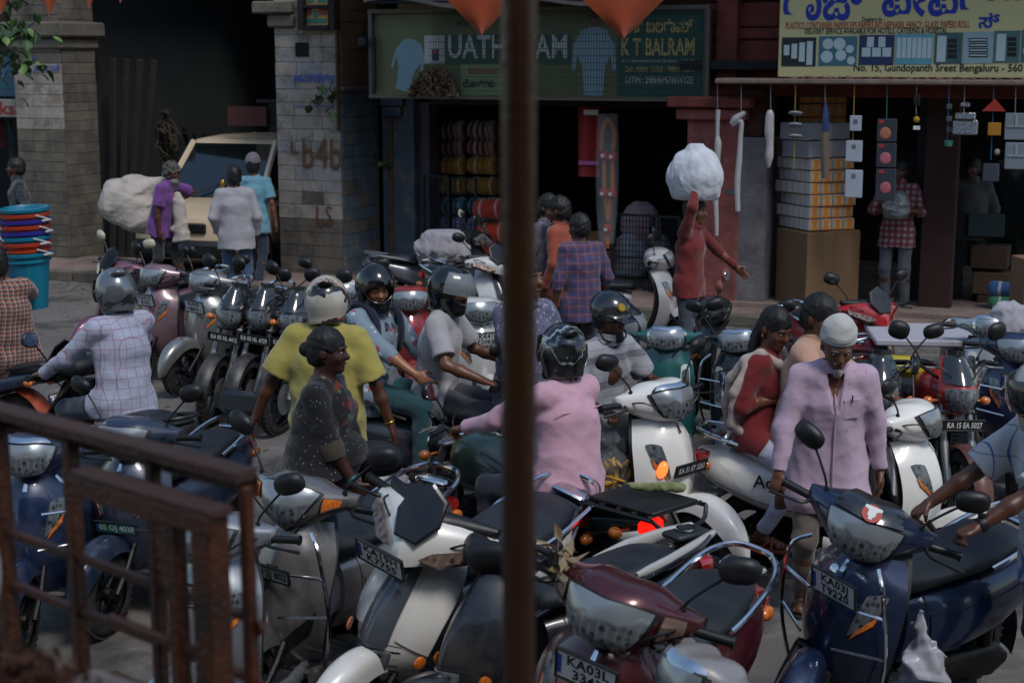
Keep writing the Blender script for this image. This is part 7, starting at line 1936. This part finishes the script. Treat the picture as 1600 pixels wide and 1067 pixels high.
# ================================================================ people on foot
def GP(x, y, z): p = G(x, y, z); return (p.x, p.y, 0)
# capped old man
Mx = TRS((1.70, 8.0, 0), R_(-93))
r, inf = person(Mx, 'old man in white skullcap and pale pink dotted shirt walking between the scooters', dict(hz=.90, lean=7, head=(4, 26, 0), hl=(.02, .28, .83), hr=(.20, -.30, .84), er=(-.3, -.6, -.3), mr='grip', ml='relaxed', fl=(.16, .10, .085), fr=(-.10, -.11, .10)),
    dict(shirt=print_cloth('dotted_pink', 'b79fb2', [(27, .095, '55506c')]), sleeve='long', pants=fabric('khaki_dhoti', '5f564e'), hair='thin', haircol='6a6664', beard='goatee', beardcol='9a9490', skin='5a3a28', hem=-.26, loose=2.3, flare=.05, vneck=.16, buttons=plain('pink_button', 'a07880', .4), shoe='sandal', build=.95, collar=True), h=.0075, S=.98)
def taq():
    V = Vol((-.15, -.13, -.02), (.15, .13, .19), .006); V.ell((-.012, 0, .048), (.108, .090, .108)); V.cone((-.01, 0, .045), (-.012, 0, .09), .092, .092, .03); V.cut((0, 0, .045), (.1, 0, -1)); V.wrinkle(.0025, 90, 3, (.2, .2, 1)); return V.mesh('skullcap')
link('skullcap', taq(), fabric('white_crochet', 'b4b4b0'), r, inf['HM'])
part('cap_band', MB().lathe([(.099, -.004), (.102, 0), (.099, .004)], (0, 0, 0), (0, 0, 1), 28, cap=False), fabric('white_crochet2', '96989a'), r, inf['HM'] @ Matrix.Translation((-.012, 0, .085)) @ Matrix.Diagonal((1.08, .9, 1, 1)))
W_ = inf['C'] + inf['F'] * .135
part('placket', MB().tube([inf['NB'] + inf['F'] * .09 - inf['Uc'] * .10] + [inf['NB'] + inf['F'] * (.148 + .012 * (k > 3)) - inf['Uc'] * (.14 + .09 * k) for k in range(6)], [.006] * 7, 6, smooth=2), fabric('pink_placket', 'a8909e'), r)
pk = inf['C'] + inf['S'] * .085 + inf['F'] * .128 - inf['Uc'] * .0
part('chest_pocket', MB().box((0, 0, 0), (.012, .10, .115), bev=.006), fabric('pink_pocket', 'b29aac'), r, Matrix.Translation(pk - inf['F'] * .004) @ cols(inf['F'], inf['S'], inf['Uc']) @ Matrix.Rotation(.35, 4, 'Z'))
part('pen', MB().tube([pk + inf['Uc'] * .04 + inf['F'] * .012, pk + inf['Uc'] * .08 + inf['F'] * .012], .004, 6), BLACKP, r)

# woman in dark saree
Mx = TRS((-1.03, 7.95, 0), R_(-12))
r, inf = person(Mx, 'woman in black floral saree with her hair tied in a bun', dict(hz=.86, lean=4, head=(2, 4, 0), hl=(.20, .22, .80), hr=(.26, -.14, .82), er=(-.7, -.4, -.5), el=(-.3, .5, -.5), fl=(.1, .1, .085)),
    dict(fem=True, build=1.6, shirt=print_cloth('saree_blouse', '0f0e12', [(42, .16, '7a7c78')]), sleeve='roll', hair='bun', skin='3c241c', hem=.02, loose=1.0, collar=False, skirt=print_cloth('saree_skirt', '100f13', [(13, .25, '54190f'), (11, .14, '4a4a34'), (34, .08, '6a6a60')]), shoe='sandal'), h=.008, S=.965)
C_, U_, F_, S_ = inf['C'], inf['Uc'], inf['F'], inf['S']
def pallu():
    V = Vol(inf['lo'], inf['hi'], .011)
    V.econe(inf['P0'] + U_ * .0, inf['W'], (.215, .165), (.185, .145), S_, F_, .05)
    V.econe(inf['W'], C_ + U_ * .02 + F_ * .02, (.185, .145), (.178, .168), S_, F_, .05)
    V.econe(C_ + U_ * .02 + F_ * .02, C_ + U_ * .14, (.178, .168), (.10, .09), S_, F_, .05)
    n = (S_ * -.80 + U_ * .62 + F_ * .0); V.cut(C_ + U_ * .09 - S_ * .13, n)
    V.wrinkle(.012, 40, 8, (1, 1, .6)); V.wrinkle(.004, 80, 2); return V.mesh('saree_drape')
link('saree_drape', pallu(), print_cloth('saree_drape_print', '100f13', [(13, .36, '6a2414'), (15, .24, '4a5440'), (34, .10, '7a7468')]), r)
ar = inf['arms'][-1]
part('sleeve_border', MB().lathe([(.064, -.05), (.068, -.02), (.066, .02), (.062, .045)], ar[0].lerp(ar[1], 1.12), ar[1] - ar[0], 22, cap=False), plaid('zari', '4a4030', [('Z', .008, .4, 0, '2a241c', .7)]), r)
part('bangle', MB().lathe([(.030, -.012), (.034, 0), (.030, .012)], ar[1].lerp(ar[2], .88), ar[2] - ar[1], 16), plain('teal_bangle', '3c7078', .3, .4), r)
bg = AT(585, 765, 8.0)
# handbag in her arm
dress(link('handbag', MB().ell((0, 0, 0), (.17, .10, .10), None, 18, 12).mesh('handbag'), SEATV, None, TRS((bg.x, bg.y + .1, .86), -.2)), 'black padded bag held in front of the woman in the saree', 'bag')

# yellow t-shirt man
Mx = TRS((-1.08, 8.75, 0), R_(80))
r, inf = person(Mx, 'broad man in yellow t-shirt and striped racing helmet, seen from behind', dict(hz=.93, lean=3, head=(12, 8, 0), hr=(.03, -.42, .78), hl=(-.02, .50, .80), fl=(.15, .1, .085), fr=(-.1, -.1, .1)),
    dict(shirt=fabric('yellow_tshirt', '9c9148'), sleeve='short', sl=.9, pants=fabric('olive_trousers', '33352c'), helmet=('full', HM_RACE, VISOR), skin='4a2c20', loose=2.2, build=1.15, hem=-.22, collar=False), h=.009)
for s_ in (-1,): part('bracelet', MB().lathe([(.032, -.004), (.034, 0), (.032, .004)], inf['arms'][s_][1].lerp(inf['arms'][s_][2], .92), inf['arms'][s_][2] - inf['arms'][s_][1], 16), plain('gold', 'b08a3c', .3, .9), r)
w_ = Mx @ inf['arms'][-1][2]
def polybag():
    V = Vol((-.22, -.15, -.52), (.22, .15, .06), .010); V.cone((0, 0, .03), (-.01, 0, -.10), .012, .030, .03); V.econe((0, 0, -.10), (.02, 0, -.24), (.035, .025), (.095, .055), (1, 0, 0), (0, 1, 0), .04); V.econe((.02, 0, -.24), (.01, 0, -.42), (.095, .055), (.14, .085), (1, 0, 0), (0, 1, 0), .04)
    V.wrinkle(.016, 55, 6, (2, 2, .35)); V.wrinkle(.010, 110, 3, (1, 1, .5)); V.cut((0, 0, -.47), (.05, 0, -1)); return V.mesh('carrier_bag')
POLY = plain('carrier_polythene', 'a4a4ac', .35, 0, .1, 10, coat=.3, Alpha=.93)
dress(link('carrier_bag', polybag(), POLY, None, Matrix.Translation((w_.x, w_.y, w_.z - .09))), 'white polythene carrier bag hanging from the hand of the man in yellow', 'bag')

# polo hand helper done; people behind the pole
person(TRS((.30, 14.6, 0), R_(-30)), 'man with moustache in speckled grey shirt just right of the brown pole', dict(hz=.93, lean=2, head=(-10, 14, 0)), dict(shirt=print_cloth('speckle', '6c6a78', [(40, .25, '3a3844')]), pants=BLKT, beard='tache', skin='5a3a28', sleeve='long'), h=.012)
person(TRS((.50, 14.25, 0), R_(150)), 'man in rust orange shirt walking between the brown pole and the plaid boy', dict(hz=.93, lean=4, head=(10, 8, 0), fl=(.15, .1, .09), fr=(-.15, -.1, .12)), dict(shirt=fabric('rust_shirt', '8c3f2a'), pants=fabric('brown_trousers', '3a1e16'), sleeve='long', skin='4a2f22', loose=1.6, hem=-.22), h=.011)
person(TRS((.62, 13.5, 0), R_(115)), 'boy in blue and red plaid shirt facing away near the hanging garland', dict(hz=.93, lean=2, head=(20, 6, 0), hl=(.06, .30, .70)), dict(shirt=plaid('blue_plaid', '2c3a66', [('Y', .08, .5, 0, '5c3444', .7), ('Z', .08, .5, 0, '5c3444', .7), ('Y', .08, .06, .7, '7a6a80', .7), ('Z', .08, .06, .7, '7a6a80', .7)]), pants=GRYT, skin='4a2f22', loose=1.5, sleeve='roll', hem=-.2), h=.011, S=.95)
# man with the sack on his head
Mx = TRS((1.66, 14.3, 0), R_(-28))
r, inf = person(Mx, 'man in dark red long sleeved shirt carrying a white sack on his head', dict(hz=.93, lean=2, head=(-4, 6, 0), hr=(.08, -.10, 1.86), er=(.6, -.9, .2), mr='relaxed', pr=(0, .3, 1), dr=(0, .3, .95), hl=(.34, .46, 1.0), el=(-.3, .5, -.3), fl=(.18, .1, .09), fr=(-.15, -.1, .12)),
    dict(shirt=fabric('maroon_shirt', '661616'), pants=fabric('grey_jeans', '3c434c'), sleeve='long', skin='6b4632', beard='tache', hem=-.13), h=.010)
hc = Mx @ inf['HC']
def bigsack(rx, ry, rz, seed, fr=14, neck=False):
    return sack_mesh('big%d' % seed, rx, ry, rz, .03, .014, fr, seed, neck)
sk = dress(link('sack', sack_mesh('headsack', .27, .21, .21, .012, .012, 24, 23, True), fabric('white_sack_cloth', 'bfc3ca', .9, 1.8), None, TRS((hc.x, hc.y, hc.z + .31), -.5)), 'full white sack balanced on the head of the man in dark red', 'sack')
part('watch', MB().lathe([(.034, -.015), (.038, 0), (.034, .015)], inf['arms'][1][1].lerp(inf['arms'][1][2], .93), inf['arms'][1][2] - inf['arms'][1][1], 14), BLACKP, r)
# alley walkers
Mx = TRS((-4.52, 19.7, 0), R_(-20))
r, inf = person(Mx, 'bearded old man in purple shirt bent under a big dirty white sack', dict(hz=.92, lean=16, head=(0, 20, 0), hl=(.12, .22, 1.18), hr=(.10, -.2, .80), el=(.2, .6, -.3), ml='grip', fl=(.24, .1, .09), fr=(-.2, -.1, .13)),
    dict(shirt=fabric('purple_shirt', '6a3a80'), pants=fabric('charcoal_trousers', '22262a'), hair='curly', haircol='4a4644', beard='long', beardcol='7c7672', skin='4a2c20', loose=1.4, hem=-.16), h=.011)
def backsack():
    V = Vol((-.95, -.5, -.62), (.55, .5, .52), .017)
    V.ell((-.26, 0, -.05), (.44, .32, .36)); V.ell((-.05, 0, -.16), (.36, .28, .32), None, .12); V.cone((-.10, 0, .14), (.30, -.04, .22), .20, .07, .16); V.cone((.30, -.04, .22), (.40, -.06, .10), .07, .05, .05)
    V.wrinkle(.022, 12, 4, (1, 1, 1)); V.wrinkle(.016, 26, 6, (.3, 1, 1)); V.wrinkle(.005, 70, 8, (.5, 1, 1)); return V.mesh('sack')
SKC = wm('dirty_sackcloth', 'a59c94', 'bdb3a9', .9, 4, .6, 30, stain='6e6258', sscale=3, sth=(.58, .75))
dress(link('sack', backsack(), SKC, None, TRS((-4.76, 19.95, 1.20), -.35)), 'huge dirty white sack slung on the back of the man in purple', 'sack')
def tail():
    V = Vol((-.2, -.2, -.75), (.25, .2, .15), .015); V.econe((0, 0, 0), (.05, 0, -.6), (.07, .05), (.16, .08), (1, 0, 0), (0, 1, 0), .05); V.wrinkle(.016, 34, 5, (1, 1, .3)); V.cut((0, 0, -.62), (.2, 0, -1)); return V.mesh('cloth')
dress(link('cloth', tail(), SKC, None, TRS((-4.28, 19.62, 1.30), -.3)), 'end of the white sackcloth hanging before the man in purple', 'cloth')
person(TRS((-3.3, 18.3, 0), R_(100)), 'man in off white shirt and blue jeans before the cream car', dict(hz=.93, lean=2, hl=(.12, .22, .95), el=(-.5, .4, -.5), fl=(.1, .1, .085), fr=(-.1, -.1, .1)), dict(shirt=fabric('offwhite_shirt', '96949a'), sleeve='long', pants=JEANS, skin='4a2f22', loose=1.9, hem=-.18, flare=.03), h=.011)
r, inf = person(TRS((-3.40, 20.2, 0), R_(80)), 'man in light blue half sleeved shirt and patterned cap beside the cream car', dict(hz=.93, lean=2, hr=(-.02, -.32, .82), fl=(.1, .1, .085), fr=(-.15, -.1, .1)), dict(shirt=fabric('light_blue_shirt', '5f8ea0'), sleeve='short', pants=JEANSD, skin='5a3a28', loose=1.6, hem=-.2), h=.011)
link('skullcap', taq(), print_cloth('patterned_cap', '6c6670', [(40, .25, '8a8480')]), r, inf['HM'])
person(TRS((-6.35, 19.8, 0), R_(200)), 'dim figure in dark checked shirt at the far left edge', dict(hz=.93), dict(shirt=plaid('dark_check', '22282e', [('Y', .05, .3, 0, '3a444a', .6), ('Z', .05, .3, 0, '3a444a', .6)]), sleeve='long', pants=BLKT, skin='3c241c'), h=.014)
# shop men
Mx = TRS((4.46, 17.7, .12), R_(-118))
r, inf = person(Mx, 'man in red and white checked shirt holding a clear bag at the paper shop', dict(hz=.93, head=(0, 10, 0), hl=(.24, .16, 1.18), hr=(.26, -.06, 1.16), er=(-.3, -.8, -.4)), dict(shirt=plaid('red_check', '8c8488', [('Y', .07, .5, 0, '6a1c20', .8), ('Z', .07, .5, 0, '6a1c20', .8)]), sleeve='roll', pants=fabric('torn_jeans', '50565c'), skin='4a2c20', loose=1.4, hem=-.2), h=.012)
p_ = Mx @ Vector((.33, .05, 1.24))
dress(link('clear_bag', sack_mesh('clr', .15, .12, .15, .02, .012, 30, 4), plain('hazy_polythene', '6f777e', .3, 0, .2, 20, coat=.5, Alpha=.8), None, Matrix.Translation(p_)), 'hazy clear bag held by the man in the checked shirt', 'bag')
person(TRS((5.42, 18.1, .12), R_(-110)), 'shopkeeper in dim grey shirt and black trousers standing inside the paper shop', dict(hz=.93, head=(-20, 6, 0), hr=(.05, -.3, .9)), dict(shirt=fabric('dim_grey_shirt', '4a4846'), sleeve='long', pants=BLKT, skin='3c241c', loose=1.5), h=.014)
# man pushing the blue scooter
Mx = TRS((2.39, 6.42, 0), R_(195))
r, inf = person(Mx, 'man in white shirt with blue check lines and white helmet, cut by the right edge', dict(hz=.93, lean=10, head=(0, 10, 0), hl=(.60, .16, 1.03), hr=(.48, -.30, 1.05), ml='grip', dl=(1, 0, -.3), mr='grip', el=(-.2, .5, -.8), fl=(.1, .1, .085), fr=(-.15, -.1, .1)),
    dict(shirt=plaid('white_blue_check', 'b6b6ba', [('Y', .13, .045, 0, '2c4c8a', .9), ('Z', .13, .045, 0, '3c6c6a', .7), ('X', .13, .045, 0, '2c4c8a', .9)]), sleeve='short', sl=.95, pants=BLKT, skin='4a2c20', helmet=('full', HM_WHITE, SMOKE), loose=2.0, hem=-.2), h=.008)
a_ = inf['arms'][1]
part('watch', MB().lathe([(.032, -.014), (.035, 0), (.032, .014)], a_[1].lerp(a_[2], .9), a_[2] - a_[1], 16).lathe([(.02, 0), (.02, .008)], a_[1].lerp(a_[2], .9) + Vector((0, 0, .034)), (0, 0, 1), 16), BLACKP, r)

# ================================================================ loose things
# bucket tower on the pillion's lap
b0 = AT(48, 425, 11.5)
TEALB = plain('teal_bucket', '10708a', .35, 0, .08, coat=.3); REDB = plain('orange_red_bucket', 'a8361c', .35, 0, .08, coat=.3); BLUB = plain('blue_bucket', '2a2a86', .35, 0, .08, coat=.3); HANDLE = plain('bucket_handle', 'b0aeb0', .5)
seq = [(TEALB, 'teal'), (REDB, 'orange red'), (TEALB, 'teal'), (BLUB, 'blue'), (REDB, 'orange red'), (BLUB, 'blue'), (REDB, 'orange red'), (TEALB, 'teal')]
names = ('bottom teal bucket, upright and deepest in the tower', 'lowest orange red bucket rim, second from the bottom', 'teal bucket rim, third from the bottom', 'lower blue bucket rim in the middle of the tower', 'middle orange red bucket rim between two blue ones', 'upper blue bucket rim under the top orange red one', 'top orange red bucket rim just below the teal lid', 'topmost teal bucket of the tower')
bz = [0, .08, .125, .165, .21, .25, .295, .335]
for i, (m, c) in enumerate(seq):
    rr = root('bucket', TRS((b0.x, b0.y, 1.14 + bz[i]), .04 * (i % 3), .03, -.04), names[i], 'bucket', 'plastic buckets nested in a tower')
    link('bucket_wall', cached('bwall', lambda: MB().lathe([(.115, 0), (.165, .40), (.185, .405), (.187, .425), (.170, .43), (.160, .41), (.112, .01)], (0, 0, 0), (0, 0, 1), 36).mesh('bucket_wall', ang=40)), m, rr)
    link('rim_band', cached('bband', lambda: MB().lathe([(.160, .355), (.176, .36), (.176, .375), (.163, .38)], (0, 0, 0), (0, 0, 1), 36, cap=False).mesh('rim_band', ang=40)), m, rr)
    link('handle', cached('bhandle', lambda: MB().tube([(.185 * math.cos(t), .19 * math.sin(t), .40 - .07 * math.sin(t)) for t in np.linspace(-.45, .45, 6)], .008, 6).box((.195, 0, .385), (.02, .09, .016), bev=.004).mesh('handle')), HANDLE, rr, Matrix.Rotation((-.55 if i % 2 else -2.9) + .1 * (i % 3), 4, 'Z') @ Matrix.Translation((.0, .0, -.05)))
# cloth sack on the grey scooter seat
p = AT(690, 400, 16.9); dress(link('cloth_bundle', sack_mesh('cb', .33, .22, .14, .03, .014, 20, 6), fabric('white_bundle', '8e8a90'), None, TRS((p.x, p.y, .93), .2)), 'crumpled white cloth bundle lying on the grey scooter seat', 'cloth bundle')
# flower bag
p = H['white_act'][0].matrix_basis @ Vector((.12, -.27, .56))
def fbag():
    mb = MB(); g = random.Random(2)
    for i in range(150):
        c = Vector((g.gauss(0, .09), g.gauss(0, .06), g.gauss(0, .085))); d = Vector((g.gauss(0, 1), g.gauss(0, 1), g.gauss(0, 1))).normalized() * g.uniform(.02, .06)
        mb.tube([c - d, c, c + d], [.004, .012, .005], 5)
    return mb
fb = root('flower_bag', TRS(p), 'clear bag of yellow and red flowers hanging at the white scooter front', 'flower bag')
part('yellow_blooms', fbag(), plain('yellow_bloom', 'c08c1c', .8, 0, .3, 30), fb)['kind'] = 'stuff'
g = random.Random(9); mb = MB(); [mb.ell((g.gauss(0, .09), g.gauss(0, .07), g.gauss(-.02, .08)), (.018, .018, .018), None, 6, 5) for _ in range(26)]
part('red_blooms', mb, plain('red_bloom', '6a1c2c', .8, 0, .3, 30), fb)
part('polythene', sack_mesh('fb', .19, .12, .20, .02, .012, 30, 5, True), plain('clear_poly', 'a8b0b4', .25, 0, .1, 20, coat=.4, Alpha=.14), fb)
# plastic bag by the blue scooter
p = H['blue_front'][0].matrix_basis @ Vector((.20, .26, .66))
dress(link('carrier_bag', polybag(), POLY, None, TRS((p.x, p.y, p.z + .13), .3, s=1.15)), 'crumpled white polythene bag hung behind the shield of the front blue scooter', 'bag')
# yellow cover and pale table behind
p = AT(1405, 562, 10.2); dress(link('yellow_cover', MB().box((0, 0, 0), (.34, .16, .14), bev=.05).mesh('yellow_cover'), plain('yellow_cover_plastic', 'b09c1c', .45), None, TRS((p.x, p.y, .95), -.3)), 'yellow plastic cover lying behind the smoked screen', 'cover')
tb = root('table', TRS((3.32, 11.9, 0), -.1), 'white topped table standing behind the motorcycles at right', 'table')
part('table_top', MB().box((0, 0, .86), (1.0, .8, .05), bev=.01), plain('white_sheet', 'a8a6ae', .6), tb)
for sx in (-1, 1):
    for sy in (-1, 1): part('leg', MB().box((sx * .45, sy * .35, .42), (.05, .05, .83)), STEELD, tb)
p = AT(1572, 525, 11.4); dress(link('cloth_bundle', sack_mesh('cb2', .16, .14, .16, .02, .012, 24, 8), fabric('pale_cloth', '9a98a0'), None, Matrix.Translation((p.x, p.y, 1.02))), 'pale cloth bundle near the right edge above the blue scooter', 'cloth bundle')
# dried flowers on the maroon scooter
p = H['maroon'][0].matrix_basis @ (H['maroon'][1] @ Vector((.24, -.26, 1.08)))
fl = root('dried_garland', TRS(p), 'dried flowers and ribbon tied to the maroon scooter handlebar', 'flowers')
def dried(seed, n, L, cw):
    mb = MB(); g = random.Random(seed)
    for i in range(n):
        d = Vector((g.gauss(0, 1), g.gauss(0, 1), g.gauss(-.1, .8))).normalized(); c = Vector((g.gauss(0, .02), g.gauss(0, .02), g.gauss(0, .02))); l = L * g.uniform(.5, 1.2); sdv = d.cross(Vector((g.gauss(0, 1), g.gauss(0, 1), 1))).normalized() * cw * g.uniform(.5, 1.3)
        mb.add([tuple(c), tuple(c + d * l * .5 + sdv), tuple(c + d * l), tuple(c + d * l * .5 - sdv), tuple(c + d * l * .5 + sdv.cross(d) * .4)], [(0, 1, 4), (1, 2, 4), (2, 3, 4), (3, 0, 4)])
    return mb
part('dried_petals', dried(3, 46, .085, .020), plain('dried_petal', '86745a', .9, 0, .35, 30), fl); part('pale_petals', dried(8, 14, .09, .018), plain('pale_petal', 'a49c94', .9, 0, .2, 30), fl)
part('ribbon_loop', MB().tube([(0, 0, 0), (.03, .01, -.06), (.01, .02, -.10), (-.03, .0, -.07), (0, 0, 0)], .006, 6, smooth=4), plain('yellow_ribbon', '7a6a3c', .7), fl)

# ================================================================ cream car in the alley mouth
def car():
    M = TRS((-3.86, 22.5, 0), R_(-106)); r = root('car', M, 'cream taxi with a raked windscreen parked in the alley between the stone pillars', 'car')
    pm = paint('d2bc9e', .1, .15, .35, 'car_paint')
    def sec(pts, x): return [(x, y, z) for y, z in pts]
    def prof(hw, zl, zt, n=4):
        return [(hw * sup(a, n)[0], (zl + zt) / 2 + (zt - zl) / 2 * sup(a, n)[1]) for a in np.linspace(0, 2 * PI, 28, endpoint=False)]
    rings = [sec(prof(hw, zl, zt), x) for x, hw, zl, zt in ((2.05, .62, .38, .80), (1.98, .74, .32, .92), (1.7, .80, .30, 1.02), (1.0, .82, .30, 1.10), (.0, .83, .30, 1.12), (-1.4, .83, .30, 1.12), (-1.9, .80, .34, 1.08), (-2.0, .70, .42, .98))]
    part('body', MB().loft(rings), pm, r, ang=40)
    part('roof', MB().loft([sec(prof(hw, zt - .07, zt, 5), x) for x, hw, zt in ((.42, .60, 1.80), (.30, .66, 1.86), (-.5, .68, 1.89), (-1.6, .66, 1.86), (-1.75, .58, 1.80))]), pm, r, ang=40)
    GL = plain('car_glass', '0c1416', .05, 0, .05, 3, coat=1)
    part('windscreen', MB().add([(1.12, -.70, 1.10), (1.12, .70, 1.10), (.42, .60, 1.80), (.42, -.60, 1.80), (1.05, -.69, 1.08), (1.05, .69, 1.08), (.36, .59, 1.79), (.36, -.59, 1.79)], [(0, 1, 2, 3), (7, 6, 5, 4), (0, 4, 5, 1), (1, 5, 6, 2), (2, 6, 7, 3), (3, 7, 4, 0)]), GL, r)
    for s_ in (-1, 1):
        for q0, q1, qr in (((1.15, s_ * .74, 1.10), (.40, s_ * .64, 1.82), .045), ((-.45, s_ * .78, 1.1), (-.45, s_ * .66, 1.84), .04), ((-1.75, s_ * .78, 1.1), (-1.65, s_ * .64, 1.84), .06)): part('window_pillar', MB().tube([q0, q1], qr, 6), pm, r)
        part('side_window', MB().add([(1.0, s_ * .765, 1.12), (-.42, s_ * .775, 1.12), (-.42, s_ * .66, 1.80), (.40, s_ * .645, 1.80)], [(0, 1, 2, 3)]).add([(-.48, s_ * .775, 1.12), (-1.68, s_ * .775, 1.12), (-1.62, s_ * .65, 1.80), (-.48, s_ * .66, 1.80)], [(0, 1, 2, 3)]), GL, r)
        part('headlamp', MB().box((2.0, s_ * .58, .78), (.12, .30, .22), bev=.04), LENS, r)
        part('side_stripe', MB().box((.2, s_ * .838, .93), (1.6, .012, .07), bev=.004), plain('taxi_yellow', 'a8742c', .5), r)
        part('side_mirror', MB().box((.95, s_ * .92, 1.15), (.08, .16, .12), bev=.03), BLACKP, r)
        part('wheel_arch', MB().lathe([(.36, -.02), (.38, .02)], (1.35, s_ * .80, .36), (0, s_, 0), 24), BLACKP, r)
    for x in (1.35, -1.3):
        for s_ in (-1, 1): wheel(r, (x, s_ * .76, .34), .34, .2, .2, Matrix(), 6)
    part('bumper', MB().box((2.05, 0, .48), (.22, 1.5, .24), bev=.06), BLACKP, r); part('grille', MB().box((2.06, 0, .76), (.05, .72, .14), bev=.02), BLACKP, r); part('wiper', MB().tube([(1.16, -.3, 1.13), (.95, .25, 1.34)], .01, 5), BLACKP, r)
    dk = part('dashboard_ornament', MB().ell((1.0, .1, 1.26), (.04, .04, .08)), plain('gold', 'b08a3c', .3, .9), r)
    return r
car()

# ================================================================ the viewer's own edge: pole, railing, bundles
dress(link('platform', MB().box((-1.2, .3, .665), (9.0, 4.0, 1.33), bev=.02).mesh('platform'), CONC), kind='structure')
p = AT(810.5, 533, 1.75)
o = link('pole', MB().tube([(0, 0, 1.4), (0, 0, 3.2), (0, 0, 4.6)], .0198, 32).lathe([(.05, 1.395), (.05, 1.41)], (0, 0, 0), (0, 0, 1), 24).mesh('pole'), wm('brown_enamelled_pole', '251204', '301906', .34, 9, .15, 70, stain='160902', sscale=12, sth=(.6, .7)), None, Matrix.Translation((p.x, p.y, 0)))
dress(o, 'brown painted steel pole standing upright through the middle of the view', 'pole')
d_ = Vector((-.425, .36, 0)).normalized(); n_ = Vector((-d_.y, d_.x, 0))
rl = root('railing', TRS((-.42, 2.24, 1.322)), 'rusty brown steel railing at the lower left, with paired rails and square posts', 'railing')
RM = cols(d_, n_, (0, 0, 1))       # x runs away to the left along the railing
def rbar(nm, x0, x1, off, z, wd, ht, mat=RUST, bev=.003): part(nm, MB().box(((x0 + x1) / 2, off, z), (x1 - x0, wd, ht), bev=bev), mat, rl, RM)
def rpost(x, off, w, zt, mat=RUST): part('post', MB().box((x, off, zt / 2), (w, w, zt), bev=.003), mat, rl, RM)
def RX(px, off=0):   # distance along the railing of the sight line at column px
    a = Vector((-.42, 2.24, 0)) + n_ * off; t = (px - 800) / 2400.0 * 1.0
    # X = t * depth along the axis; depth ~ Y / cos(pitch) corrected for the drop
    k = t * (math.cos(PITCH) + .0) ; kz = t * math.sin(PITCH) * .78
    # a.x + s d.x = k (a.y + s d.y) + kz
    return (k * a.y + kz - a.x) / (d_.x - k * d_.y)
OA = -.045
rbar('top_rail', RX(392, OA), 1.6, OA, 1.045, .046, .020, RUSTD); rbar('top_rail_flange', RX(392, OA), 1.6, OA - .021, 1.025, .006, .036)
rbar('top_rail', RX(352, .02), RX(130, .02), .02, 1.005, .044, .014, RUSTD); rbar('top_rail_flange', RX(350, .02), RX(130, .02), .040, .985, .006, .032)
for x, w in ((2, .030), (115, .025), (243, .022), (388, .020)): rpost(RX(x, OA), OA, w, 1.03)
rpost(RX(330, .02), .02, .044, .995); rpost(RX(277, .02), .02, .026, .985)
for z in (.815, .715): rbar('lower_rail', RX(388, OA), 1.6, OA, z, .014, .016)
for z in (.765, .665): rbar('lower_rail', RX(330, .02), RX(165, .02), .02, z, .014, .016)
for z in (.80, .70): part('bolt', MB().lathe([(.014, 0), (.012, .012)], (0, 0, 0), (0, -1, 0), 8), RUST, rl, RM @ Matrix.Translation((RX(396, OA), OA, z)))
# cloth bundle and brown coir, lower left
def nearcloth():
    V = Vol((-.5, -.25, -.5), (.35, .25, .2), .010)
    V.ell((-.12, 0, -.15), (.30, .16, .22)); V.cone((-.3, .02, .02), (.16, 0, -.06), .07, .08, .06); V.cone((.1, 0, -.06), (.2, 0, -.25), .08, .1, .06)
    V.wrinkle(.028, 26, 5, (1.4, 1, .5)); V.wrinkle(.006, 70, 3); return V.mesh('cloth_bundle')
p = AT(60, 1085, 2.0); dress(link('cloth_bundle', nearcloth(), fabric('taupe_cloth', '4a3e3c'), None, TRS((p.x - .02, p.y, p.z + .0), s=.85)), 'bundled taupe cloth in the bottom left corner behind the railing', 'cloth bundle')
def coir():
    mb = MB(); g = random.Random(6)
    for i in range(900):
        c = Vector((g.gauss(0, .035), g.gauss(0, .03), g.gauss(0, .016))); d = Vector((g.gauss(0, 1), g.gauss(0, 1), g.gauss(0, 1))).normalized() * .012; s_ = Vector((g.gauss(0, 1), g.gauss(0, 1), g.gauss(0, 1))).normalized() * .006
        mb.add([tuple(c - d), tuple(c + s_), tuple(c + d), tuple(c - s_)], [(0, 1, 2, 3)])
    return mb
p = AT(20, 1075, 1.78); one('coir_heap', coir(), plain('coir', '3a1e10', .95, 0, .4, 30), 'heap of brown coir scraps in the bottom left corner', 'coir', M=Matrix.Translation(p), kind='stuff')
p = AT(-78, 930, 1.9); mb = MB(); mb.sheet(lambda a, b: (.03 * math.sin(b * 5) + (a - .5) * .08, .02 * math.sin(a * 6), .14 - .32 * b), 8, 14, .006)
dress(link('white_cloth', mb.mesh('white_cloth'), fabric('near_white_cloth', '9a9aa0'), None, Matrix.Translation(p)), 'strip of white cloth hanging at the left edge beside the railing', 'cloth')
dress(link('plinth', MB().box((0, 0, 0), (.7, .5, .66), bev=.01).mesh('plinth'), CONC, None, Matrix.Translation((-.66, 1.95, 1.50))), kind='structure')
